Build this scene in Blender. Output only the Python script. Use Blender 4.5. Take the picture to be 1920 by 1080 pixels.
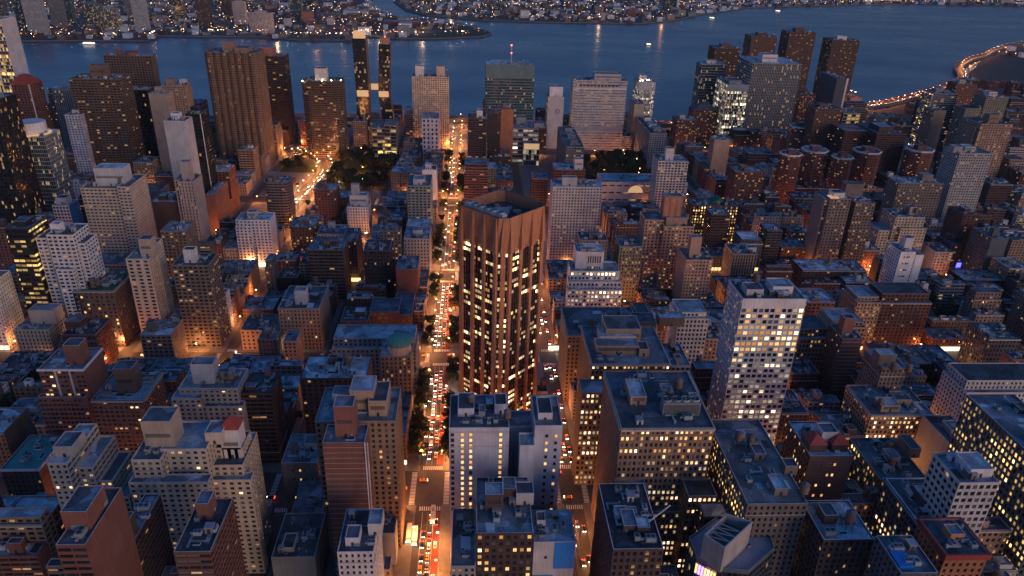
import bpy, math, random
from math import radians as R, sin, cos, pi
rnd = random.Random(7)
sc = bpy.context.scene
for o in list(bpy.data.objects): bpy.data.objects.remove(o)
COL = sc.collection.objects

# ------------------------------------------------------------------ camera, sky, sun, exposure
cam = bpy.data.cameras.new('camera'); camo = bpy.data.objects.new('camera', cam); COL.link(camo)
cam.sensor_fit = 'HORIZONTAL'; cam.sensor_width = 36.0; cam.lens = 36.0 * 1384 / 1920
cam.clip_start = 1.0; cam.clip_end = 30000
yaw, pit, rol = R(-3.467), R(25.82), R(1.796)
from mathutils import Vector, Matrix
fw = Vector((cos(pit)*cos(yaw), cos(pit)*sin(yaw), -sin(pit))); rt = Vector((sin(yaw), -cos(yaw), 0)); up = rt.cross(fw)
rt, up = cos(rol)*rt + sin(rol)*up, -sin(rol)*rt + cos(rol)*up
m = Matrix((rt, up, -fw)).transposed().to_4x4(); m.translation = Vector((-38, -24.4, 302)); camo.matrix_world = m
sc.camera = camo

SUN_EL, SUN_AZ = R(0.9), math.atan2(-0.62, -0.75)      # low in the west-south-west, behind the camera
w = bpy.data.worlds.new('World'); sc.world = w; w.use_nodes = True
nt = w.node_tree; nt.nodes.clear()
sky = nt.nodes.new('ShaderNodeTexSky'); sky.sky_type = 'NISHITA'; sky.sun_disc = False
sky.sun_elevation = SUN_EL; sky.sun_rotation = pi/2 - SUN_AZ; sky.altitude = 50; sky.air_density = 1.2; sky.dust_density = 0.4; sky.ozone_density = 4.6
bg = nt.nodes.new('ShaderNodeBackground'); bg.inputs['Strength'].default_value = 0.145
wo = nt.nodes.new('ShaderNodeOutputWorld'); nt.links.new(sky.outputs[0], bg.inputs[0]); nt.links.new(bg.outputs[0], wo.inputs[0])
sl = bpy.data.lights.new('sun', 'SUN'); sl.energy = 0.26; sl.angle = R(34); sl.color = (1.0, 0.70, 0.47)
so = bpy.data.objects.new('sun', sl); COL.link(so)
sd = Vector((cos(R(9))*cos(SUN_AZ), cos(R(9))*sin(SUN_AZ), sin(R(9))))
so.rotation_euler = sd.to_track_quat('Z', 'Y').to_euler()
sc.view_settings.view_transform = 'Standard'; sc.view_settings.look = 'None'; sc.view_settings.gamma = 1; sc.view_settings.exposure = 2.12
sc.cycles.use_denoising = True; sc.cycles.use_light_tree = True
sc.cycles.max_bounces = 4; sc.cycles.diffuse_bounces = 1; sc.cycles.glossy_bounces = 2; sc.cycles.caustics_reflective = False; sc.cycles.caustics_refractive = False
sc.cycles.sample_clamp_indirect = 3.0

# ------------------------------------------------------------------ mesh and object helpers
class MB:
    def __init__(s): s.v=[]; s.f=[]; s.m=[]; s.uv=[]; s.hasuv=False
    def quad(s, a, b, c, d, mi=0, uv=None):
        n=len(s.v); s.v += [a,b,c,d]; s.f.append((n,n+1,n+2,n+3)); s.m.append(mi)
        if uv: s.hasuv=True
        s.uv.append(uv)
    def poly(s, pts, mi=0):
        n=len(s.v); s.v += list(pts); s.f.append(tuple(range(n,n+len(pts)))); s.m.append(mi); s.uv.append(None)
    def box(s, x0,x1,y0,y1,z0,z1, mi=0, bottom=False):
        p=[(x0,y0),(x1,y0),(x1,y1),(x0,y1)]
        for i in range(4):
            a=p[i]; b=p[(i+1)%4]; s.quad((a[0],a[1],z0),(b[0],b[1],z0),(b[0],b[1],z1),(a[0],a[1],z1),mi)
        s.poly([(q[0],q[1],z1) for q in p],mi)
        if bottom: s.poly([(q[0],q[1],z0) for q in p[::-1]],mi)
    def prism(s, pts, z0, z1, mi=0, cap=True, pts2=None):
        t=pts2 or pts
        for i in range(len(pts)):
            j=(i+1)%len(pts); a,b=pts[i],pts[j]; c,d=t[j],t[i]
            s.quad((a[0],a[1],z0),(b[0],b[1],z0),(c[0],c[1],z1),(d[0],d[1],z1),mi)
        if cap: s.poly([(q[0],q[1],z1) for q in t],mi)
    def cyl(s, cx,cy,r,z0,z1,n=12,mi=0,r2=None,cap=True):
        ring=lambda r_: [(cx+r_*cos(2*pi*k/n),cy+r_*sin(2*pi*k/n)) for k in range(n)]
        s.prism(ring(r),z0,z1,mi,cap,ring(r if r2 is None else max(r2,.01)))
    def bar(s, a, b, r, n=4, mi=0):
        a=Vector(a); b=Vector(b); d=(b-a).normalized(); u=d.cross(Vector((0,0,1)) if abs(d.z)<.9 else Vector((1,0,0))).normalized(); w_=d.cross(u)
        ra=[a+r*(cos(2*pi*(k+.5)/n)*u+sin(2*pi*(k+.5)/n)*w_) for k in range(n)]; rb=[p+(b-a) for p in ra]
        for k in range(n):
            j=(k+1)%n; s.quad(tuple(ra[k]),tuple(ra[j]),tuple(rb[j]),tuple(rb[k]),mi)
        s.poly([tuple(p) for p in rb],mi); s.poly([tuple(p) for p in ra[::-1]],mi)
    def mesh(s, name, mats):
        me=bpy.data.meshes.new(name); me.from_pydata(s.v,[],s.f)
        for m_ in (mats if isinstance(mats,(list,tuple)) else [mats]): me.materials.append(m_)
        if len(me.materials)>1: me.polygons.foreach_set('material_index', s.m)
        if s.hasuv:
            ul=me.uv_layers.new(name='UVMap'); flat=[]
            for f,uv in zip(s.f,s.uv):
                for k in range(len(f)): flat += list(uv[k]) if uv else [0.0,0.0]
            ul.data.foreach_set('uv', flat)
        me.update(); return me
    def build(s, name, mats, parent=None): return put(name, s.mesh(name, mats), parent)
def put(name, me, parent=None, loc=None, scale=None, rz=None):
    o=bpy.data.objects.new(name, me); COL.link(o)
    if parent is not None: o.parent=parent
    if loc: o.location=loc
    if scale: o.scale=scale
    if rz: o.rotation_euler=(0,0,rz)
    return o
def thing(name, label, cat, loc=(0,0,0), group=None, rz=0):
    o=bpy.data.objects.new(name, None); COL.link(o); o.location=loc; o.rotation_euler=(0,0,rz); o.empty_display_size=1
    o['label']=label; o['category']=cat
    if group: o['group']=group
    return o
def tag(o, label, cat, group=None):
    o['label']=label; o['category']=cat
    if group: o['group']=group
    return o
def struct(o, kind='structure'): o['kind']=kind; return o

# ------------------------------------------------------------------ materials
def newmat(name):
    m_=bpy.data.materials.new(name); m_.use_nodes=True; n=m_.node_tree.nodes; n.clear()
    out=n.new('ShaderNodeOutputMaterial'); b=n.new('ShaderNodeBsdfPrincipled'); m_.node_tree.links.new(b.outputs[0],out.inputs[0])
    return m_, n, m_.node_tree.links, b
def math_(n,l,op,a,b=None,c=None,clamp=False):
    x=n.new('ShaderNodeMath'); x.operation=op; x.use_clamp=clamp
    for i,v in enumerate((a,b,c)):
        if v is None: continue
        if isinstance(v,(int,float)): x.inputs[i].default_value=v
        else: l.new(v,x.inputs[i])
    return x.outputs[0]
def mixc(n,l,f,a,b,mode='MIX'):
    x=n.new('ShaderNodeMix'); x.data_type='RGBA'; x.blend_type=mode
    for i,v in ((0,f),(6,a),(7,b)):
        if isinstance(v,(int,float)): x.inputs[i].default_value=v
        elif isinstance(v,tuple): x.inputs[i].default_value=v
        else: l.new(v,x.inputs[i])
    return x.outputs[2]
def noise(n,l,vec,scale,detail=3):
    x=n.new('ShaderNodeTexNoise'); x.inputs['Scale'].default_value=scale; x.inputs['Detail'].default_value=detail
    if vec is not None: l.new(vec,x.inputs['Vector'])
    return x.outputs['Fac']
def rough_mat(name, col, rough=.85, var=.35, scale=.12, objvar=.25, streak=True, brick=False):
    """weathered mineral surface: patchy, streaked down the wall, each object a little different"""
    m_,n,l,b=newmat(name); geo=n.new('ShaderNodeNewGeometry'); oi=n.new('ShaderNodeObjectInfo')
    f=noise(n,l,geo.outputs['Position'],scale,4)
    k=math_(n,l,'MULTIPLY_ADD',f,2*var,1-var)
    if streak:
        mp=n.new('ShaderNodeMapping'); mp.inputs['Scale'].default_value=(1,1,.06); l.new(geo.outputs['Position'],mp.inputs['Vector'])
        s2=noise(n,l,mp.outputs[0],.9,2); k=math_(n,l,'MULTIPLY',k,math_(n,l,'MULTIPLY_ADD',s2,.5,.75))
    if brick:
        s3=noise(n,l,geo.outputs['Position'],2.4,1); k=math_(n,l,'MULTIPLY',k,math_(n,l,'MULTIPLY_ADD',s3,.5,.75))
    k=math_(n,l,'MULTIPLY',k,math_(n,l,'MULTIPLY_ADD',oi.outputs['Random'],2*objvar,1-objvar))
    c=mixc(n,l,1.0,(*col,1),k,'MULTIPLY'); 
    l.new(c,b.inputs['Base Color']); b.inputs['Roughness'].default_value=rough; b.inputs['Specular IOR Level'].default_value=.3
    return m_
PAL=dict(wh=(.66,.62,.62),lv=(.52,.50,.56),lb=(.42,.47,.58),gw=(.55,.52,.53),gw2=(.44,.41,.40),bg=(.47,.37,.29),cr=(.52,.42,.33),tn=(.34,.235,.165),
 pk=(.56,.44,.40),pkb=(.40,.25,.185),br=(.16,.105,.08),cor=(.26,.165,.115),rb=(.20,.085,.066),rbr=(.18,.082,.065),rb2=(.12,.065,.056),db=(.085,.055,.05),dbr=(.15,.085,.06),
 gbr=(.21,.165,.145),gy=(.25,.25,.26),dg=(.10,.105,.12),ol=(.22,.20,.15),ob=(.42,.17,.09),tg=(.20,.25,.25),tl=(.14,.24,.27),bg2=(.30,.36,.40),gl=(.40,.42,.44),bk=(.025,.027,.03))
BRICK={'rb','rbr','rb2','db','br','dbr','ob','pkb','tn','cor'}
WALL={k:rough_mat('wall_'+k,c,brick=k in BRICK,rough=.35 if k in('bk','tl','bg2') else .85) for k,c in PAL.items()}
trim=rough_mat('pale_trim',(.62,.58,.57)); stonetrim=rough_mat('stone_trim',(.45,.38,.32)); metal=rough_mat('roof_metal',(.33,.36,.39),rough=.45,var=.3,scale=.5); darkm=rough_mat('dark_metal',(.05,.052,.055),rough=.5)
wood=rough_mat('tank_wood',(.20,.12,.08),scale=1.2); tealm=rough_mat('teal_copper',(.10,.36,.32)); bluew=rough_mat('blue_wall',(.012,.16,.42)); bluetarp=rough_mat('blue_sheet',(.02,.22,.62),rough=.5)
redroof=rough_mat('red_roof',(.42,.08,.06)); greenroof=rough_mat('green_roof',(.03,.15,.075),scale=.4); goldroof=rough_mat('gold_roof',(.60,.36,.10),rough=.5); whiteroof=rough_mat('white_roof',(.62,.63,.66)); redm=rough_mat('red_paint',(.5,.05,.03)); bluep=rough_mat('purple_emblem',(.12,.06,.42))
def roof_mat():
    m_,n,l,b=newmat('tar_roof'); geo=n.new('ShaderNodeNewGeometry'); oi=n.new('ShaderNodeObjectInfo')
    rp=n.new('ShaderNodeValToRGB'); e=rp.color_ramp; e.interpolation='CONSTANT'
    cols=[(0,(.085,.10,.115)),(.24,(.16,.19,.215)),(.47,(.24,.285,.32)),(.66,(.17,.165,.16)),(.72,(.42,.46,.49)),(.88,(.055,.062,.072))]
    while len(e.elements)<len(cols): e.elements.new(.5)
    for el,(p,c) in zip(e.elements,cols): el.position=p; el.color=(*c,1)
    l.new(oi.outputs['Random'],rp.inputs[0])
    f=noise(n,l,geo.outputs['Position'],.16,5); f2=noise(n,l,geo.outputs['Position'],1.1,3)
    vo=n.new('ShaderNodeTexVoronoi'); vo.inputs['Scale'].default_value=.11; l.new(geo.outputs['Position'],vo.inputs['Vector'])
    sepc=n.new('ShaderNodeSeparateColor'); l.new(vo.outputs['Color'],sepc.inputs[0])
    k=math_(n,l,'MULTIPLY',math_(n,l,'MULTIPLY_ADD',f,1.9,.1),math_(n,l,'MULTIPLY_ADD',f2,1.3,.35)); k=math_(n,l,'MULTIPLY',k,math_(n,l,'MULTIPLY_ADD',sepc.outputs[0],1.1,.45))
    l.new(mixc(n,l,1.0,rp.outputs[0],k,'MULTIPLY'),b.inputs['Base Color']); b.inputs['Roughness'].default_value=.7
    return m_
ROOF=roof_mat()
WIN_GAIN=0.37
def glass_mat(name, p, warm=(1,.42,.10), white=(1,.70,.36), gain=1.0, rowcorr=.5, tint=(.018,.021,.026), rough=.12, whiteness=.5, blinds=True):
    m_,n,l,b=newmat(name); uvn=n.new('ShaderNodeUVMap'); oi=n.new('ShaderNodeObjectInfo'); uv=uvn.outputs[0]
    fl=n.new('ShaderNodeVectorMath'); fl.operation='FLOOR'; l.new(uv,fl.inputs[0])
    fr=n.new('ShaderNodeVectorMath'); fr.operation='FRACTION'; l.new(uv,fr.inputs[0])
    sx=n.new('ShaderNodeSeparateXYZ'); l.new(fl.outputs[0],sx.inputs[0]); fx=n.new('ShaderNodeSeparateXYZ'); l.new(fr.outputs[0],fx.inputs[0])
    seed=math_(n,l,'MULTIPLY',oi.outputs['Random'],917.0)
    cb=n.new('ShaderNodeCombineXYZ'); l.new(sx.outputs[0],cb.inputs[0]); l.new(sx.outputs[1],cb.inputs[1]); l.new(seed,cb.inputs[2])
    wn=n.new('ShaderNodeTexWhiteNoise'); wn.noise_dimensions='3D'; l.new(cb.outputs[0],wn.inputs['Vector'])
    sp=n.new('ShaderNodeSeparateColor'); l.new(wn.outputs['Color'],sp.inputs[0])
    cr=n.new('ShaderNodeCombineXYZ'); l.new(sx.outputs[1],cr.inputs[1]); l.new(seed,cr.inputs[2]); l.new(math_(n,l,'FLOOR',math_(n,l,'MULTIPLY',sx.outputs[0],.12)),cr.inputs[0])
    wr=n.new('ShaderNodeTexWhiteNoise'); wr.noise_dimensions='3D'; l.new(cr.outputs[0],wr.inputs['Vector'])
    rr=math_(n,l,'POWER',wr.outputs['Value'],2.0)
    pe=math_(n,l,'MULTIPLY',math_(n,l,'MULTIPLY_ADD',rr,3*rowcorr,1-rowcorr),p)
    lit=math_(n,l,'LESS_THAN',wn.outputs['Value'],pe)
    b4=math_(n,l,'POWER',sp.outputs[0],3.0)
    br=math_(n,l,'MULTIPLY_ADD',b4,4.2,.24)
    nv=n.new('ShaderNodeTexNoise'); nv.inputs['Scale'].default_value=2.3; nv.inputs['Detail'].default_value=1; l.new(uv,nv.inputs['Vector'])
    br=math_(n,l,'MULTIPLY',br,math_(n,l,'MULTIPLY_ADD',nv.outputs['Fac'],1.3,.35))
    if blinds:
        bl=math_(n,l,'GREATER_THAN',fx.outputs[1],math_(n,l,'MULTIPLY_ADD',sp.outputs[1],.9,.25)); br=math_(n,l,'MULTIPLY',br,math_(n,l,'MULTIPLY_ADD',bl,-.55,1.0))
    l.new(math_(n,l,'MULTIPLY',math_(n,l,'MULTIPLY',lit,br),gain*WIN_GAIN),b.inputs['Emission Strength'])
    l.new(mixc(n,l,math_(n,l,'MULTIPLY_ADD',sp.outputs[2],.8,whiteness-.4,True),(*warm,1),(*white,1)),b.inputs['Emission Color'])
    tv=math_(n,l,'MULTIPLY_ADD',sp.outputs[1],1.6,.4)
    l.new(mixc(n,l,1.0,(*tint,1),tv,'MULTIPLY'),b.inputs['Base Color']); b.inputs['Roughness'].default_value=rough
    m_.cycles.emission_sampling='NONE'
    return m_
G={'0':glass_mat('glass_unlit',.012),'d':glass_mat('glass_dim',.03),'r':glass_mat('glass_few_lit',.055),'m':glass_mat('glass_some_lit',.09),'h':glass_mat('glass_many_lit',.2,rowcorr=.4),
 'o':glass_mat('glass_office',.44,white=(1,.84,.56),gain=1.0,rowcorr=.8,whiteness=.6),'y':glass_mat('glass_gold',.55,warm=(1,.5,.1),white=(1,.72,.3),gain=1.05,rowcorr=.55,whiteness=.5),
 'w':glass_mat('glass_white_lit',.6,warm=(1,.75,.42),white=(1,.9,.68),gain=.62,rowcorr=.45),'b':glass_mat('glass_black',.03,rowcorr=.9),'t':glass_mat('glass_teal',.12,rowcorr=.7,tint=(.02,.035,.04),warm=(1,.6,.22)),
 'W':glass_mat('glass_tower_rows',.46,warm=(1,.55,.18),white=(1,.8,.45),gain=1.15,rowcorr=.97,whiteness=.5,blinds=False)}
def emis(name,col,s,sample=False):
    m_,n,l,b=newmat(name); b.inputs['Base Color'].default_value=(*[c*.3 for c in col],1); b.inputs['Emission Color'].default_value=(*col,1); b.inputs['Emission Strength'].default_value=s
    if not sample: m_.cycles.emission_sampling='NONE'
    return m_
E_lamp=emis('sodium_lamp',(1,.42,.11),9); E_white=emis('white_lamp',(1,.78,.5),10); E_head=emis('headlight_glow',(1,.8,.52),9); E_tail=emis('taillight_glow',(1,.05,.02),6); E_red=emis('red_beacon',(1,.06,.05),3); E_shop=emis('shop_window',(1,.58,.24),.42); E_shopw=emis('shop_window_white',(1,.8,.5),.6); E_sign=emis('lit_sign',(1,.12,.03),.9); E_blue=emis('blue_sign',(.06,.06,1),1.3); E_cyan=emis('cyan_sign',(.1,.6,1),2.5); E_wlit=emis('lit_wall',(1,.6,.3),.13); E_win=[emis('lit_pane_%d'%k,c,v) for k,(c,v) in enumerate([((1,.46,.13),.10),((1,.5,.16),.2),((1,.6,.24),.3),((1,.68,.32),.42),((1,.78,.45),.62),((1,.42,.10),.14),((1,.72,.4),.09)])]
m_,n,l,b=newmat('dark_pane'); b.inputs['Base Color'].default_value=(.02,.023,.028,1); b.inputs['Roughness'].default_value=.1; PANE=m_
m_,n,l,b=newmat('curtained_pane'); b.inputs['Base Color'].default_value=(.16,.15,.15,1); b.inputs['Roughness'].default_value=.25; PANE2=m_
frame_m=rough_mat('window_frame',(.10,.095,.09))

# ------------------------------------------------------------------ facades
ST=dict(res=(3.4,3.0,.50,.50,'r'),resw=(3.8,3.0,.66,.52,'r'),strip=(4.6,3.0,.93,.50,'r'),grid=(3.4,3.9,.66,.58,'m'),vert=(2.6,3.2,.5,.86,'r'),curt=(1.9,3.8,.94,.86,'t'),office=(2.8,3.7,.56,.58,'h'),
 row=(2.8,3.3,.44,.56,'d'),hosp=(2.5,4.1,.62,.36,'h'),water=(4.0,2.9,.55,.5,'m'),flute=(3.0,3.0,.62,.45,'d'),mall=(9.0,9.0,.7,.18,'m'),shopwall=(4,8,.92,.8,'w'))
def parse(st):
    p=st.split(';'); d=dict(style=p[0])
    for q in p[1:]:
        k,v=q.split('='); d[k]=v if k=='lit' else float(v)
    if p[0] in ST:
        s=ST[p[0]]
        for k,v in zip(('bay','fh','wf','hf','lit'),s): d.setdefault(k,v)
    d.setdefault('top',1.0); return d
GI={k:i for i,k in enumerate(G)}; GLIST=list(G.values())
def lerp(a,b,t): return (a[0]+(b[0]-a[0])*t,a[1]+(b[1]-a[1])*t,a[2]+(b[2]-a[2])*t)
def facade(mw, mg, a, b, z0, z1, sp, dep=.35, cells=None, a2=None, b2=None, mi=0, smi=None):
    """wall from a to b (outside on the right of a->b is -normal; normal = (dy,-dx)); real piers and spandrels stand proud of the glass"""
    a2=a2 or a; b2=b2 or b; dx,dy=b[0]-a[0],b[1]-a[1]; L=math.hypot(dx,dy)
    nx,ny=dy/L,-dx/L
    def P(s,z,o):
        t=(z-z0)/(z1-z0); ax,ay=a[0]+(a2[0]-a[0])*t,a[1]+(a2[1]-a[1])*t; bx,by=b[0]+(b2[0]-b[0])*t,b[1]+(b2[1]-b[1])*t
        return (ax+(bx-ax)*s+nx*o, ay+(by-ay)*s+ny*o, z)
    if sp is None or sp['style'] in('blank','lines') or L<1.2:
        mw.quad(P(0,z0,0),P(1,z0,0),P(1,z1,0),P(0,z1,0),mi); return
    st=sp['style']; zt=z1-sp['top']; H=zt-z0
    if H<2: mw.quad(P(0,z0,0),P(1,z0,0),P(1,z1,0),P(0,z1,0),mi); return
    nc=max(1,round(L/sp['bay'])); nr=max(1,round(H/sp['fh'])); wf,hf=sp['wf'],sp['hf']
    gi=GI[sp['lit']]; ou,ov=rnd.randrange(900),rnd.randrange(900)
    mg.quad(P(0,z0,-dep),P(1,z0,-dep),P(1,zt,-dep),P(0,zt,-dep),gi,[(ou,ov),(ou+nc,ov),(ou+nc,ov+nr),(ou,ov+nr)])
    pw=(1-wf)/nc
    for i in range(nc+1):
        s0=max(0,i/nc-pw/2); s1=min(1,i/nc+pw/2)
        mw.quad(P(s0,z0,0),P(s1,z0,0),P(s1,zt,0),P(s0,zt,0),mi)
        if i>0: mw.quad(P(s0,z0,-dep),P(s0,z0,0),P(s0,zt,0),P(s0,zt,-dep),mi)
        if i<nc: mw.quad(P(s1,z0,0),P(s1,z0,-dep),P(s1,zt,-dep),P(s1,zt,0),mi)
    smi=mi if smi is None else smi
    o=.12 if st in('strip','flute') and smi==mi else -.05
    fh=H/nr; sh=(1-hf)*fh
    for j in range(nr+1):
        y0=max(z0,z0+j*fh-sh*.35) if j else z0; y1=min(zt,z0+j*fh+sh*.65)
        if j==0 : y1=z0+sh*.65
        if y1-y0<.02: continue
        mw.quad(P(0,y0,o),P(1,y0,o),P(1,y1,o),P(0,y1,o),smi)
        mw.quad(P(0,y1,o),P(1,y1,o),P(1,y1,-dep),P(0,y1,-dep),smi)
        if j: mw.quad(P(0,y0,-dep),P(1,y0,-dep),P(1,y0,o),P(0,y0,o),smi)
    mw.quad(P(0,zt,0),P(1,zt,0),P(1,z1,0),P(0,z1,0),mi)
    if cells is not None:
        for j in range(nr-1,-1,-1):
            for i in range(nc):
                zc0=z0+j*fh+sh*.65; zc1=z0+(j+1)*fh-sh*.35
                cells.append((P((i+.5)/nc,(zc0+zc1)/2,-dep+.06),(nx,ny),L/nc*wf,zc1-zc0,sp['lit']))
def inset(poly,t):
    n_=len(poly); out=[]
    for i in range(n_):
        p0,p1,p2=Vector(poly[i-1]),Vector(poly[i]),Vector(poly[(i+1)%n_])
        d1=(p1-p0).normalized(); d2=(p2-p1).normalized(); n1=Vector((-d1.y,d1.x)); n2=Vector((-d2.y,d2.x)); b_=(n1+n2); b_.normalize(); k=max(.35,b_.dot(n1))
        out.append(tuple(p1+b_*(t/k)))
    return out
def parapet(mw, mr, poly, z1, ph=.9, t=.35, copmi=1):
    q=inset(poly,t); n_=len(poly)
    for i in range(n_):
        j=(i+1)%n_
        mw.quad((*poly[i],z1),(*poly[j],z1),(*q[j],z1),(*q[i],z1),copmi)
        mw.quad((*q[i],z1),(*q[j],z1),(*q[j],z1-ph),(*q[i],z1-ph),0)
    mr.poly([(*p,z1-ph) for p in q])
def rect(x0,x1,y0,y1): return [(x0,y0),(x1,y0),(x1,y1),(x0,y1)]      # S,E,N,W edges in order
def tier(mw,mg,mr,poly,z0,z1,sps,cells=None,ph=.9):
    n_=len(poly)
    for i in range(n_):
        a,b_=poly[i],poly[(i+1)%n_]
        sp=sps(i,a,b_) if callable(sps) else sps[i]
        facade(mw,mg,a,b_,z0,z1,sp,cells=cells)
    parapet(mw,mr,poly,z1,ph)

# roof furniture, built once and copied with shared meshes
def hv():
    mb=MB(); mb.box(-1.6,1.6,-1.1,1.1,.3,1.9); mb.box(-1.4,1.4,-.9,.9,0,.3); mb.cyl(-.75,0,.62,1.9,2.05,10,1); mb.cyl(.75,0,.62,1.9,2.05,10,1); mb.box(1.6,2.9,-.35,.35,.5,1.1); return mb.mesh('hvac_unit',[metal,darkm])
def hv2():
    mb=MB(); mb.box(-.9,.9,-.8,.8,0,1.3); mb.cyl(0,0,.55,1.3,1.42,10,1); return mb.mesh('condenser',[metal,darkm])
def sk():
    mb=MB(); mb.box(-1.8,1.8,-.9,.9,0,.5); mb.prism(rect(-1.7,1.7,-.8,.8),.5,1.0,1,True,rect(-1.7,1.7,-.08,.08)); return mb.mesh('skylight',[whiteroof,PANE])
def vp():
    mb=MB(); mb.cyl(0,0,.22,0,1.5,8); mb.cyl(0,0,.4,1.5,1.75,8,0,.1); return mb.mesh('vent_pipe',[metal])
def duct():
    mb=MB(); mb.box(-3.2,3.2,-.4,.4,.5,1.2); mb.box(2.4,3.2,.4,3.4,.5,1.2); mb.box(-3.2,-2.3,-.45,.45,0,1.9)
    for x in(-1.5,.6,2): mb.box(x-.1,x+.1,-.35,.35,0,.5)
    return mb.mesh('duct_run',[metal])
def rail():
    mb=MB()
    for x in(-3,-1.5,0,1.5,3): mb.bar((x,0,0),(x,0,1.2),.05)
    mb.bar((-3,0,1.2),(3,0,1.2),.05); mb.bar((-3,0,.65),(3,0,.65),.04); return mb.mesh('railing',[darkm])
def patch():
    mb=MB(); mb.quad((-2.5,-1.6,.05),(2.2,-1.5,.05),(2.6,1.6,.05),(-2.4,1.4,.05)); return [mb.mesh('roof_patch',[q]) for q in(ROOF,ROOF,whiteroof,darkm)]
def pipes():
    mb=MB()
    for k in range(3): mb.bar((-3.5,k*.35,.35),(3.5,k*.35,.35),.09)
    for x in(-3,0,3): mb.box(x-.12,x+.12,-.1,.8,0,.3)
    return mb.mesh('pipe_run',[metal])
def shed():
    mb=MB(); mb.box(-1.5,1.5,-1.3,1.3,0,2.5,0); mb.prism(rect(-1.7,1.7,-1.5,1.5),2.52,2.75,1,True,rect(-1.7,1.7,-1.5,1.5)); mb.box(-1.55,-1.5,-.5,.5,.05,2.1,2); return [mb.mesh('stair_head',[WALL[k],metal,darkm]) for k in('gbr','br','bg','gy','wh')]
def tank():
    mb=MB(); mb.cyl(0,0,1.9,3.6,7.6,14); return mb.mesh('water_tank',[wood])
def tankroof():
    mb=MB(); mb.cyl(0,0,2.1,7.6,9.0,14,0,.05); return mb.mesh('tank_roof',[rough_mat('tank_roof_felt',(.16,.15,.15))])
def tanklegs():
    mb=MB()
    for x in(-1.3,1.3):
        for y in(-1.3,1.3): mb.bar((x,y,0),(x,y,3.5),.13)
    for x in(-1.3,1.3): mb.bar((x,-1.3,.4),(x,1.3,3.2),.07); mb.bar((-1.3,x,3.2),(1.3,x,.4),.07)
    mb.box(-1.9,1.9,-1.9,1.9,3.4,3.58); return mb.mesh('tank_stand',[darkm])
M_hv,M_hv2,M_sk,M_vp,M_tk,M_tr,M_tl=hv(),hv2(),sk(),vp(),tank(),tankroof(),tanklegs(); M_du,M_ra,M_pa,M_pi,M_sh=duct(),rail(),patch(),pipes(),shed()
def fan():
    mb=MB(); n_=16
    mb.prism([(2.2*cos(2*pi*k/n_),2.2*sin(2*pi*k/n_)) for k in range(n_)],0,1.1,0,False)
    mb.prism([(2.0*cos(-2*pi*k/n_),2.0*sin(-2*pi*k/n_)) for k in range(n_)],0,1.1,0,False)
    for k in range(6):
        a=k*pi/3; mb.quad((0,0,.7),(1.9*cos(a),1.9*sin(a),.55),(1.9*cos(a+.5),1.9*sin(a+.5),.85),(.1,.1,.75),1)
    mb.cyl(0,0,.4,.2,.9,8); return mb.mesh('cooling_fan',[metal,darkm])
M_fan=fan()
def plants():
    mb=MB(); r_=random.Random(3)
    for k in range(160):
        x,y,z=r_.uniform(-2.2,2.2),r_.uniform(-.8,.8),r_.uniform(.3,1.7); a=r_.uniform(0,6.3); e=.25
        mb.quad((x-e*cos(a),y-e*sin(a),z-e),(x+e*cos(a),y+e*sin(a),z-e*.4),(x+e*cos(a)*.8,y+e*sin(a),z+e),(x-e*cos(a),y-e*sin(a)*.6,z+e*.6))
    return mb
leaf_m=rough_mat('leaf',(.05,.065,.022),var=.5,scale=.6,streak=False); bark=rough_mat('bark',(.07,.05,.035))
M_pl=plants().mesh('roof_plants',[leaf_m])
def add_tank(t,x,y,z):
    s=rnd.uniform(.85,1.1)
    tk=put('water_tank',M_tk,t,(x,y,z),(s,s,s)); put('tank_stand',M_tl,tk); put('tank_roof',M_tr,tk)
def bulk(t,x0,x1,y0,y1,z,dz,wm,name='penthouse',glass=None,louver=False):
    mw,mr=MB(),MB(); poly=rect(x0,x1,y0,y1); mg=MB()
    tier(mw,mg,mr,poly,z,z+dz,[None]*4,ph=.5)
    o=mw.build(name,[wm,trim],t); mr.build('roof',ROOF,o)
    wx=(x0+x1)/2; wy=(y0+y1)/2
    d=MB()
    if dz>3.4 and (y1-y0)>4:
        d.box(x0-.06,x0,wy-.6,wy+.6,z+.1,z+2.3); d.build('door',darkm,o)
        if (y1-y0)>7:
            lv=MB()
            for k in range(4): lv.box(x0-.1,x0,y0+1,y1-1,z+dz*.45+k*.55,z+dz*.45+k*.55+.3)
            if louver or rnd.random()<.35: lv.build('louver',darkm,o)
    return o
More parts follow.
